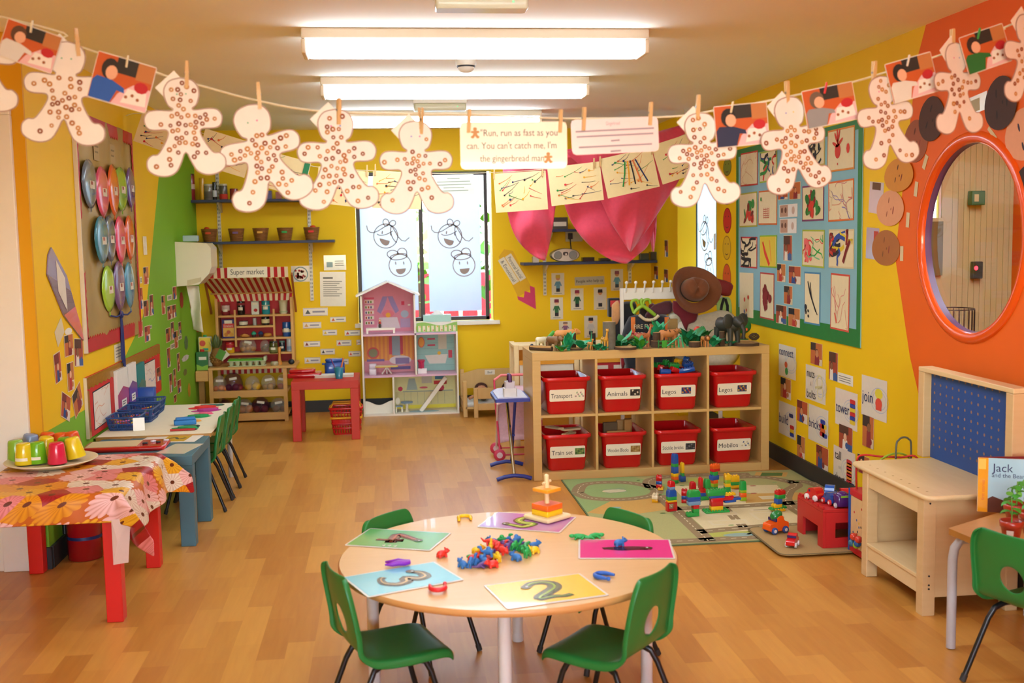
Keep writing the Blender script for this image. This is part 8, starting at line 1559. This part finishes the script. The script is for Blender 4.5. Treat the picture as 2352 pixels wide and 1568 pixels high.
# gingerbread figures
half = [(0, .5), (.11, .475), (.172, .40), (.178, .31), (.145, .215), (.10, .18), (.135, .172), (.26, .182), (.35, .165), (.395, .09), (.37, .0), (.30, -.03), (.19, -.03), (.165, -.06), (.19, -.13), (.24, -.215), (.285, -.268), (.34, -.272), (.395, -.33), (.388, -.43), (.30, -.49), (.19, -.5), (.10, -.455), (.045, -.36), (0, -.265)]
def outline(k=0):
 pts = half+[(-x, y) for x, y in half[-2:0:-1]]; o = smooth(pts+[pts[0]], 3)[:-1]; n = len(o); r = []
 for i in range(n):
  a, c = o[i-1], o[(i+1) % n]; dx, dy = c[0]-a[0], c[1]-a[1]; l = math.hypot(dx, dy) or 1; r.append((o[i][0]+k*-dy/l, o[i][1]+k*dx/l))
 return r
def inside(p, poly):
 c = False; n = len(poly)
 for i in range(n):
  (x1, y1), (x2, y2) = poly[i], poly[i-1]
  if (y1 > p[1]) != (y2 > p[1]) and p[0] < (x2-x1)*(p[1]-y1)/(y2-y1)+x1: c = not c
 return c
OUT, INN, DOT = outline(0), outline(-.012), outline(-.05)
M_GBE, M_GBW, M_GBH = PP('#a58476'), PP('#e6dfd8'), [mat(c, .8, .2, 60) for c in ('#bf8444', '#ad6c34', '#8f4c28')]
def gingerbread(cx, top_, bot, rot, yaw, seed, n, tagpx, label, bias=0):
 r = random.Random(seed); p0, p1 = onY(cx, top_, YS), onY(cx, bot, YS); h = (p0.z-p1.z)/max(.9, cos(radians(rot)))
 M = T((p0+p1)/2+V((0, -.009, 0))) @ RZ(radians(yaw)) @ RX(pi/2) @ RZ(radians(rot)) @ RX(-.04)
 t = thing('gingerbread_figure', label, 'paper figure', M=M, group='gingerbread figures on the front string')
 s = lambda q: [(x*h, y*h) for x, y in q]
 b = B(); b.prism(s(OUT), 0, .0012, M_GBE); b.prism(s(INN), .0012, .002, M_GBW)
 k = 0; tries = 0; used = []
 while k < n and tries < 900:
  tries += 1; q = (r.gauss(0, .12 if r.random() < .6 else .3), r.gauss(-.02+bias, .12) if r.random() < .6 else r.uniform(-.47, .46))
  if abs(q[0]) < .15 and q[1] > .22 and seed % 2 == 0: continue
  if not inside(q, DOT) or any(math.dist(q, u) < .05 for u in used): continue
  used.append(q); m = M_GBH[r.randrange(3)]; R = .025*r.uniform(.85, 1.1)*h; w = R*.62
  b.lathe([(R-w, .002), (R-w*.9, .002+w*.5), (R-w*.4, .002+w*.7), (R, .002+w*.4), (R, .002)], m, T(q[0]*h, q[1]*h, 0), 10, False); k += 1
 for sx in (-1, 1): b.disc(sx*.045*h, .33*h, .008*h, .0026, PP(('#d83a9a', '#3a6ad0', '#2aa87a', '#d8c02c')[r.randrange(4)]), ID, 8)
 b.obj('body', t)
 if tagpx:
  w = .037; b = B(); Mt = T(-.09*h, .43*h, -.0018) @ RZ(radians(42-rot)); b.prism([(-w, -w*.62), (w*.8, -w*.62), (w*.8, w*.62), (-w, w*.62)], 0, .0012, PP('#eee8dc'), Mt); b.rect(-w*.9, -w*.5, -w*.55, -w*.1, .0016, PP('#3a3438'), Mt); b.line([(-w*.3, w*.1), (w*.5, w*.1)], .006, .0016, PP('#9a9aa4'), Mt); b.obj('name_tag', t)
ORD = 'first second third fourth fifth sixth seventh'.split()
for i, a in enumerate([(-48, 22, 255, -4, 0, 1, 16, 0, 'gingerbread figure cut off by the left edge of the picture', 0, None), (152, 95, 332, -5, 0, 2, 30, 1, 'gingerbread figure between the two child photos at the far left', -.08, (178, 100)), (424, 178, 405, 2, 0, 3, 48, 1, 'gingerbread figure hanging left of the paper towel dispenser, hoops thick down its chest', -.02, (429, 174)), (603, 240, 473, 14, 0, 4, 42, 0, 'gingerbread figure strongly tilted, one leg kicked out to the right', 0, (595, 222)), (775, 250, 482, 1, 0, 5, 46, 1, 'gingerbread figure left of the one at the window, hoops crowded on its belly', -.02, (778, 258)), (956, 277, 492, 0, 0, 7, 30, 1, 'gingerbread figure in front of the window, left of the cream sign', 0, (968, 280)), (1612, 258, 473, 4, 4, 9, 46, 1, 'gingerbread figure beside the pink cloth, right of the pink sign', 0, (1603, 250)), (1821, 222, 440, 9, 12, 10, 44, 1, 'gingerbread figure in front of the painting board, between two child photos', 0, (1808, 218)), (2032, 175, 382, 10, 16, 11, 34, 0, 'gingerbread figure over the right edge of the painting board', .02, (2007, 172)), (2196, 98, 308, 4, 24, 12, 22, 1, 'gingerbread figure above the round window', 0, (2188, 98)), (2352, 32, 238, 0, 24, 14, 30, 1, 'gingerbread figure cut off by the right edge of the picture', 0, (2360, 50))]):
 gingerbread(*a[:10])
 if a[10]: peg(a[10][0], a[10][1], YS-.006, 'wooden peg on the '+a[8].split(',')[0].replace(' of the picture', ''), -.04 if i % 2 else .05, .95, yaw=(0, .3, .2, .1, .5, 1.2)[i % 6])
PS = Pl((0, YS, 0), (1, 0, 0), (0, 0, 1)); PT_ = Pl((0, YT, 0), (1, 0, 0), (0, 0, 1))
def hang(pl, cx, cy, w, h, rot, fn, name, label, cat, group=None, m=None, w0=0, r=.004, yaw=0):
 x0, y0 = pl.px(cx-w/2, cy); x1, _ = pl.px(cx+w/2, cy); c = pl.px(cx, cy); W_ = x1-x0; H_ = h/w*W_
 b = B(); b.prism([(p[0], p[1]) for p in rrect(W_, H_, r, 2)], 0, .0012, m or PP('#e8ddc0')); fn(b, W_, H_)
 return tag(b.obj(name, M=pl.M(c[0], c[1], w0, radians(rot)) @ RY(yaw)), label, cat, group)
def kid(b, W_, H_, hair, top_, face='#e0a888', flip=1, dark=1):
 z = .0016; b.rect(-W_*.49, -H_*.48, W_*.49, H_*.48, z, PP('#c0561c')); b.rect(-W_*.15, H_*.16, W_*.2, H_*.48, z+.0003, PP('#2a241e' if dark else '#a83a1c')); b.rect(W_*.2, H_*.12, W_*.49, H_*.48, z+.0003, PP('#b8743c'))
 b.flat([(-W_*.1, -H_*.48), (W_*.49, -H_*.48), (W_*.49, -H_*.02), (W_*.2, H_*.0), (-W_*.02, -H_*.25)], z+.0004, PP('#e2b4b8')); b.flat([(W_*.05, -H_*.42), (W_*.47, -H_*.38), (W_*.44, -H_*.1), (W_*.12, -H_*.1)], z+.0007, PP('#e8e0d8')); b.disc(W_*.33, -H_*.02, W_*.12, z+.0009, PP('#b81c24'), ID, 10, H_*.12)
 for k in range(3): b.disc(W_*(.12+.1*k), -H_*.28+H_*.06*(k % 2), W_*.03, z+.001, PP('#9a5a34'), ID, 7)
 b.flat([(-W_*.48, -H_*.48), (-W_*.12, -H_*.48), (-W_*.05, -H_*.2), (W_*.08, -H_*.22), (W_*.06, -H_*.12), (-W_*.16, -H_*.02), (-W_*.42, H_*.0), (-W_*.48, -H_*.1)], z+.0012, PP(top_))
 b.disc(-W_*.24, H_*.2, W_*.14, z+.0014, PP(hair), ID, 14, H_*.22); b.disc(-W_*.2, H_*.13, W_*.10, z+.0016, PP(face), ID, 12, H_*.15)
for a in [(72, 108, 130, 92, -20, '#5a3a24', '#d8d4d0', 'child with brown hair at a table, at the top left corner'), (283, 190, 138, 112, -17, '#2a1f18', '#2458b0', 'child in a blue jumper, right of the first whole gingerbread figure'), (1700, 288, 122, 92, 5, '#1c1614', '#222a4a', 'child in navy, right of the pink cloth'), (1902, 243, 118, 84, 11, '#6a5644', '#8a8a8c', 'child in grey, in front of the painting board'), (2090, 180, 108, 88, 15, '#1c1816', '#d8d4cc', 'child in white, left of the orange wall'), (2258, 115, 104, 84, 18, '#2c1c16', '#1f6a2c', 'child in green, near the top right corner')]:
 hang(PS, *a[:5], lambda b, w, h, a=a: kid(b, w, h, a[5], a[6]), 'photo_print', 'string photo of a '+a[7], 'photo', 'child photos on the front string', PP('#e6ddd0'), .012)
for x, y, c, lab in ((72, 62, '#d8cfae', 'cream mini peg on the photo at the top left corner'), (292, 142, '#d8c9a0', 'cream mini peg on the photo of the child in blue'), (1681, 247, '#d8c9a0', 'cream mini peg on the photo of the child in navy'), (1896, 203, '#d0302c', 'red mini peg on the photo of the child in grey'), (2086, 140, '#e0d8c8', 'pale mini peg on the photo of the child in white'), (2248, 78, '#2f9a4a', 'green mini peg on the photo of the child in green')): peg(x, y, YS-.024, lab, .2, .42, c, g='mini pegs on the front string')
def sign1(b, w, h):
 m = PP('#5a5048')
 for k, (s_, mw) in enumerate((('"Run, run as fast as you', .72), ("can. You can't catch me, I'm", .84), ('the gingerbread man', .6))): b.text(s_, .026, (.05*w if k == 0 else -.02*w), h*(.27-.27*k), .0018, m, ID, 'C', w*mw)
 for x, y in ((-.36*w, .27*h), (.32*w, -.27*h)): b.flat([(x+p[0]*.03, y+p[1]*.03) for p in OUT[::3]], .0018, PP('#c08a54'))
 b.ring(0, 0, .1, 0, .0018, m)
hang(PS, 1180, 334, 245, 106, 0, sign1, 'hanging_sign', 'cream laminated sign with the gingerbread rhyme hanging from the front string', 'sign', None, LM('#f2e2c8'), .004, .012)
def sign2(b, w, h):
 m = PP('#9a8a94'); b.text('Gingerbread', .014, -.02*w, .36*h, .0018, m, ID, 'C', .16*w)
 for k, a in enumerate((.9, .88, .1, .84, .12)): b.line([(-a*w/2, h*(.16-.15*k)), (a*w/2, h*(.16-.15*k)+.001)], .0045, .0018, m)
hang(PS, 1412, 312, 200, 78, 2, sign2, 'hanging_sign', 'pale pink laminated sign of small text right of the cream sign', 'sign', None, LM('#f0d4d4'), .004, .012)
for x, y, lab in ((1077, 280, 'left corner of the cream sign'), (1287, 280, 'right corner of the cream sign'), (1341, 275, 'left corner of the pink sign'), (1494, 263, 'right corner of the pink sign')): peg(x, y, YS-.006, 'wooden peg at the '+lab, .06, .85, yaw=.2)
SPL = ['#1c2a5a', '#c8202a', '#1f8a3a', '#e8a41c', '#1f1c20', '#d86a2c']
def splat(b, w, h, sd, big=None):
 r = random.Random(sd)
 for k in range(20):
  x, y = w*r.uniform(-.42, .3), h*r.uniform(-.42, .35); a = r.gauss(.25, .5); L_ = w*r.uniform(.08, .4); x2, y2 = max(-w*.47, min(w*.47, x+L_*cos(a))), max(-h*.47, min(h*.47, y+L_*sin(a)))
  b.line([(x, y), ((x+x2)/2+.004, (y+y2)/2-.003), (x2, y2)], [.004, .0025, .0015], .0018+.0001*k, PP(SPL[k % 6]))
  b.disc(x, y, r.uniform(.003, .008), .004+.0001*k, PP(SPL[k % 6]), ID, 7)
 if big:
  for k in range(5): b.line([(w*(-.05+.05*k), h*.3), (w*(-.1+.08*k), 0), (w*(-.18+.12*k), -h*.3)], .009, .0065+.0001*k, PP(SPL[(k+big) % 6]))
for i, (x, y, w, h, rot, lab) in enumerate([(372, 305, 112, 80, -20, 'behind the gingerbread figure left of the towel dispenser'), (517, 352, 116, 84, -18, 'behind the strongly tilted gingerbread figure'), (648, 398, 118, 84, -16, 'with a green corner, above the upper left shelf'), (786, 430, 116, 84, -7, 'behind the figure with the crowded belly'), (912, 437, 112, 84, -3, 'just left of the pale green sign'), (1196, 440, 120, 88, 3, 'first right of the window'), (1322, 422, 121, 87, 6, 'second right of the window with a dark corner mark'), (1446, 397, 122, 90, 12, 'with a bold green, black and red splash on the pink cloth'), (1562, 362, 112, 90, 17, 'half behind the gingerbread figure beside the pink cloth')]):
 def f_(b, w, h, i=i):
  splat(b, w, h, 40+i, 2 if i == 7 else None)
  if i == 2: b.rect(w*.38, h*.1, w*.49, h*.46, .008, PP('#1f7a4a')); b.disc(w*.42, -h*.05, .02, .008, PP('#b81c24'))
 hang(PT_, x, y, w, h, rot, f_, 'splatter_painting', 'cream splatter painting '+lab, 'painting', 'splatter paintings on the back string', PP('#e8d29c'), .004, .001)
hang(PT_, 1042, 424, 95, 46, 1, lambda b, w, h: [b.line([(-a*w/2, h*(.3-.15*k)), (a*w/2, h*(.3-.15*k))], .006, .0018, PP('#8f988a')) for k, a in enumerate((.3, .8, .85, .5, .7))], 'hanging_sign', 'pale green laminated text sign on the back string in front of the window', 'sign', None, LM('#cbd3bc'), .004, .01)
for x, y, lab in ((843, 392, 'left of a pair by the window'), (862, 390, 'right of a pair by the window'), (1135, 400, 'left corner of the painting right of the window'), (1246, 394, 'right corner of the painting right of the window'), (1364, 376, 'left of a pair on the pink cloth'), (1378, 372, 'right of a pair on the pink cloth'), (1498, 344, 'at the right corner of the bold splash painting')): peg(x, y, YT-.012, 'small peg on the back string, '+lab, .05, .9, g='wooden pegs on the back string')
# pink cloth draped from the ceiling
M_PINK = mat('#e84c68', .85, .1, 40, sheen=.3, nm='pink_cloth'); t = thing('pink_drape', 'bright pink cloth draped in swags from the ceiling in front of the right wall shelves', 'drape', (0, 0, 0))
def swag(Lp, Rp, Y, fold, name, sag=0, dy=.05):
 Lp, Rp = smooth(Lp, 5), smooth(Rp, 5); n = 26; m_ = max(len(Lp), len(Rp)); rings = []
 g = lambda q, u: q[min(len(q)-1, int(u*(len(q)-1)+.5))]
 for j in range(m_):
  v = j/(m_-1); a, c = g(Lp, v), g(Rp, v); row = []
  for i in range(n+1):
   u = i/n; x, y = a[0]*(1-u)+c[0]*u, a[1]*(1-u)+c[1]*u+sag*4*u*(1-u)*sin(pi*v)
   k = 1-abs(2*u-1); row.append(tuple(onY(x, y, Y-dy*k+3.2*fold*sin(15*(v+.30*4*u*(1-u)))*min(1, 3*k+.1)*(1-v*.4))))
  rings.append(row)
 b = B(); b.loft(rings, M_PINK, ID, False); b.obj(name, t, sol=.003)
swag([(1150,345),(1158,420),(1166,490),(1185,545),(1215,578),(1250,597)], [(1285,345),(1282,420),(1276,475),(1268,530),(1260,570),(1252,598)], 8.3, .016, 'left_swag', 26)
swag([(1282,350),(1288,420),(1298,475),(1325,530),(1370,575),(1436,604)], [(1515,330),(1512,420),(1508,500),(1490,560),(1465,585),(1440,605)], 8.2, .018, 'middle_swag', 30)
swag([(1480,430),(1484,480),(1490,530),(1498,577)], [(1510,430),(1509,480),(1507,530),(1502,578)], 8.36, .008, 'hanging_tail')
swag([(1300,350),(1345,395),(1375,450),(1400,505),(1425,545),(1446,577)], [(1572,288),(1574,340),(1566,400),(1530,460),(1488,525),(1449,578)], 8.05, .010, 'front_fold', 0, .10)
swag([(1572,285),(1500,305),(1400,330),(1240,350)], [(1574,300),(1520,350),(1430,372),(1260,380)], 8.12, .008, 'top_edge')
b = B(); p = onY(1572, 286, 8.05); b.cyl((p.x, 8.05, p.z), (p.x, 8.05, ZC-.001), .004, MT('#b8b0a0'), n=8); b.obj('ceiling_hook', t)
# costume rail behind the cube shelf
RY_ = 7.36; M_RW = mat('#e4dfd6', .35, .04)
t = thing('costume_rail', 'white costume rail with a row of hooks behind the cube shelf', 'clothes rail', (0, 0, 0)); ztop = onY(1424, 662, RY_).z
for x in (1.60, 2.30): b = B(); b.box((x, RY_-.012, 0), (x+.022, RY_+.012, ztop), M_RW); b.obj('upright', t); b = B(); b.box((x-.01, RY_-.20, 0), (x+.032, RY_+.20, .03), M_RW); b.obj('foot', t)
b = B(); b.box((1.6225, RY_-.009, ztop-.08), (2.2995, RY_+.009, ztop), M_RW); b.obj('top_board', t, bev=.003)
for px in (1437, 1458, 1479, 1499, 1519, 1538): p = onY(px, 655, RY_); b = B(); b.tube([(p.x, RY_-.010, ztop-.03), (p.x, RY_-.02, ztop+.01), (p.x, RY_-.03, ztop+.03)], .006, M_RW, 8); b.ell((p.x, RY_-.03, ztop+.038), .012, M_RW, n=10, k=6); b.obj('hook', t)
def garment(px, Y, th, c, label, name, cat='costume', extra=None, m=None, amp=.008):
 pts = [onY(x, y, Y) for x, y in px]; b = B(); q = smooth([(p.x, p.z) for p in pts]+[(pts[0].x, pts[0].z)], 3)[:-1]; cx_, cz = sum(p[0] for p in q)/len(q), sum(p[1] for p in q)/len(q); m = m or FB(c)
 rings = [[(cx_+(x-cx_)*k, Y+d, cz+(z_-cz)*k) for x, z_ in q] for k, d in ((.02, -th), (.55, -th*(.95)), (.86, -th*.72), (1, 0), (.86, th*.6), (.02, th))]
 b.loft(rings, m, ID); t = thing(name, label, cat, (0, 0, 0), 0, 'dressing up clothes on the costume rail'); b.obj('cloth', t)
 if extra: extra(t)
 return t
garment([(1428,694),(1445,692),(1462,700),(1455,760),(1450,800),(1420,820),(1408,770),(1416,720)], RY_+.05, .03, '#17161a', 'black cape hanging at the left end of the costume rail', 'costume_cape'); garment([(1405,700),(1420,690),(1424,720),(1418,745),(1406,740)], RY_+.04, .03, '#c08a5a', 'tan furry sleeve at the left end of the costume rail', 'costume_sleeve')
def vest(t):
 Y = RY_-.095
 def band(px, w, c, nm): b = B(); b.tube(smooth([tuple(onY(x, y, Y-.006)) for x, y in px], 4), w, FB(c), 8); b.obj(nm, t)
 band([(1468,723),(1480,733),(1492,735),(1504,732),(1513,724)], .011, '#d8c6a0', 'collar')
 for a in ((1450, 728, 1459, 800), (1527, 728, 1536, 800)): b = B(); pb(b, a[0], a[1], a[2], a[3], Y-.006, .004, FB('#e07a34')); b.obj('orange_band', t)
 p = onY(1491, 749, Y-.0105); b = B(); b.text('FIRE FIGHTER', .042, 0, 0, 0, PP('#d8c8a0'), RX(pi/2), 'C', .21); b.obj('lettering', t, loc=tuple(p))
garment([(1445,727),(1468,722),(1492,734),(1514,722),(1536,727),(1548,760),(1545,860),(1500,880),(1450,870),(1428,800),(1432,755)], RY_-.06, .035, '#23262e', 'navy fire fighter tabard with orange bands hanging in front of the rail', 'costume_tabard', extra=vest)
garment([(1424,800),(1430,765),(1440,760),(1436,830),(1428,850)], RY_-.02, .02, '#8a1420', 'dark red garment edge left of the fire fighter tabard', 'costume_garment')
garment([(1560,740),(1590,728),(1630,718),(1662,712),(1690,728),(1702,770),(1698,820),(1660,850),(1600,850),(1570,800),(1548,770)], RY_-.085, .045, '#d8cdb8', 'big white coat hanging at the right of the costume rail', 'costume_coat')
garment([(1535,722),(1552,716),(1572,745),(1578,800),(1560,850),(1538,850),(1530,780)], RY_+.05, .025, '#d4cab2', 'pale jersey with a teal stripe behind the wooden offcut', 'costume_jersey', extra=lambda t: (lambda b: (pb(b, 1541, 748, 1574, 752, RY_+.021, .003, PP('#2f6a78')), pb(b, 1556, 757, 1569, 766, RY_+.021, .003, PP('#22242a')), b.obj('stripe', t)))(B()))
garment([(1545,690),(1600,700),(1600,735),(1582,745),(1576,760),(1560,728),(1545,715)], RY_-.15, .012, '#6a1020', 'maroon scarf hanging below the cowboy hat', 'costume_scarf')
garment([(1500,700),(1540,690),(1545,715),(1520,725),(1480,728)], RY_+.05, .02, '#5a2a34', 'patterned maroon cloth behind the green hanger', 'costume_cloth')
t = thing('coat_hanger', 'lime green coat hanger on the costume rail above the fire fighter tabard', 'coat hanger', (0, 0, 0), 0); mL = P('#8fb82c'); Y = RY_-.05
for px, w in (([(1455,720),(1462,712),(1475,703),(1490,712),(1505,724)], .013), ([(1475,703),(1472,692),(1476,686)], .010), ([(1455,716),(1450,700),(1453,691),(1463,689),(1467,697)], .010), ([(1477,700),(1480,690),(1490,688),(1494,697)], .010)): b = B(); b.tube(smooth([tuple(onY(x, y, Y)) for x, y in px], 4), w, mL, 8); b.obj('hanger_bar' if w > .011 else 'hook', t)
p = onY(1591, 667, RY_-.17); M_HAT = mat('#6f3a18', .9, .15, 40, sheen=.3, nm='brown_felt'); t = thing('cowboy_hat', 'large brown felt cowboy hat hanging on the right of the costume rail', 'hat', M=T(p) @ RZ(-.1) @ RX(pi/2-.32) @ RY(.25) @ SC(1.09, 1.09, 1.09))
b = B(); rings = []
for r, z_ in ((.085, .0), (.12, -.004), (.15, .004), (.165, .016), (.162, .022), (.12, .004), (.088, .008)): rings.append([(r*1.0*cos(a), r*.92*sin(a), z_+.05*(r/.165)**2*(cos(a)**2)*(1 if r > .1 else 0)) for a in [2*pi*i/40 for i in range(40)]])
b.loft(rings, M_HAT); b.obj('brim', t)
b = B(); b.loft([[(r*(1-.12*dent*abs(sin(a)))*cos(a), r*.84*sin(a), z_-dent*.018*(cos(a)**2 < .3)) for a in [2*pi*i/40 for i in range(40)]] for r, z_, dent in ((.09, .003, 0), (.085, .05, 0), (.074, .085, .4), (.058, .098, 1), (.02, .088, 1), (.001, .084, 1))], M_HAT); b.obj('crown', t)
b = B(); b.loft([[(r*cos(a), r*.845*sin(a), z_) for a in [2*pi*i/40 for i in range(40)]] for r, z_ in ((.0912, .010), (.0895, .024))], mat('#2a1a10', .8)); b.obj('hat_band', t)
garment([(1628,634),(1680,650),(1681,668),(1674,680),(1650,675),(1638,655)], RY_-.06, .03, '#7a1016', 'maroon bonnet hat with gold trim at the right end of the costume rail', 'costume_hat', 'hat', m=mat('#7a1016', .6, .1))
garment([(1648,690),(1660,682),(1676,684),(1681,705),(1678,728),(1655,722),(1646,708)], RY_-.03, .02, '#9abf6a', 'light green costume with black legs under the maroon hat', 'costume_frog', extra=lambda t: [(lambda b: (b.tube([tuple(onY(x, y, RY_-.055)) for x, y in q], .010, FB('#17161a'), 8), b.obj('black_leg', t)))(B()) for q in (((1663,684),(1658,700),(1656,712)), ((1666,686),(1671,702),(1671,716)))])
t = thing('toy_bag', 'small black and red bag hanging left of the costume rail', 'bag', (*onY(1409, 702, RY_+.1).xy, onY(1409, 727, RY_+.1).z)); b = B(); b.rbox((-.04, -.03, 0), (.04, .03, .13), .01, FB('#1c1a1c')); b.obj('body', t); b = B(); b.box((-.028, -.033, .07), (.04, -.0305, .115), P('#b81c24')); b.obj('front_patch', t)
for i, x in enumerate((1477, 1497, 1516)): garment([(x-7,700),(x+6,698),(x+9,740),(x-9,742)], RY_+.10, .02, ('#2a1c20', '#5a2028', '#1f2422')[i], ('dark brown garment just right of the green hanger', 'dark red garment in the middle of the rail', 'dark green garment left of the cowboy hat')[i], 'costume_garment')
# outside the windows
for x, c, lab in ((-.9, '#5f9a34', 'left of the window'), (.35, '#6aa83a', 'behind the middle of the window'), (1.25, '#4f8a2c', 'right of the window')):
 b = B(); r = random.Random(int(x*10)); m = mat(c, .8, .3, 10)
 for k in range(90): leafb(b, .16, .07, m, T(x+r.gauss(0, .28), YB+1.5+r.gauss(0, .15), 1.3+r.gauss(0, .5)) @ RZ(r.uniform(0, 6.3)) @ RY(r.uniform(-1, 1)), .3)
 b.cyl((x, YB+1.5, -.12), (x, YB+1.5, 1.2), .03, BARK); tag(b.obj('shrub'), 'leafy green shrub outside, '+lab, 'shrub')
b = B(); m = mat('#c8344a', .5, .1)
for k in range(16): b.box((-1.2+.2*k, YB+2.1, -.12), (-1.04+.2*k, YB+2.13, 1.1), m)
for z_ in (.2, .85): b.box((-1.2, YB+2.131, z_), (2.0, YB+2.16, z_+.08), m)
tag(b.obj('fence'), 'red slatted fence outside the back window', 'fence')
b = B(); b.box((2.0, 12.0, -.12), (5.5, 12.3, 1.75), mat('#e08a84', .8, .08)); b.box((1.9, 11.8, 1.75), (5.6, 12.5, 1.9), mat('#b8402c', .7)); tag(b.obj('outbuilding'), 'pink outbuilding seen through the corridor window', 'building')
# corridor fittings seen through the round window
WX = Pl((0, 5.787, 0), (1, 0, 0), (0, 0, 1))
t = thing('call_box', 'green call box on the pale corridor wall', 'alarm box', M=WX.M(*WX.px(2238, 455), 0)); b = B(); b.box((-.04, -.04, 0), (.04, .04, .045), P('#1f6a44')); b.obj('case', t, bev=.005); b = B(); b.box((-.025, -.02, .0452), (0, .02, .047), P('#c8c890')); b.obj('panel', t)
t = thing('door_reader', 'black door reader with a red light on the corridor wall', 'door reader', M=WX.M(*WX.px(2240, 620), 0)); b = B(); b.box((-.03, -.048, 0), (.03, .048, .03), mat('#1f2422', .4)); b.obj('case', t, bev=.005); b = B(); b.disc(-.012, .012, .012, .0305, mat('#ff2a3a', .4, 0, emit=4), ID, 14); b.obj('red_light', t)
p = onY(2195, 712, 5.5); t = thing('wire_bin', 'black wire basket low in the corridor behind the round window', 'basket', (p.x, 5.55, 0)); b = B()
for k in range(9): b.tube([(.12*cos(2*pi*j/20), .12*sin(2*pi*j/20), p.z*k/8+.004) for j in range(20)], .003, M_BLK, 6, True)
for j in range(26): a = 2*pi*j/26; b.cyl((.12*cos(a), .12*sin(a), .0), (.12*cos(a), .12*sin(a), p.z), .002, M_BLK, n=5)
b.obj('wire_frame', t)
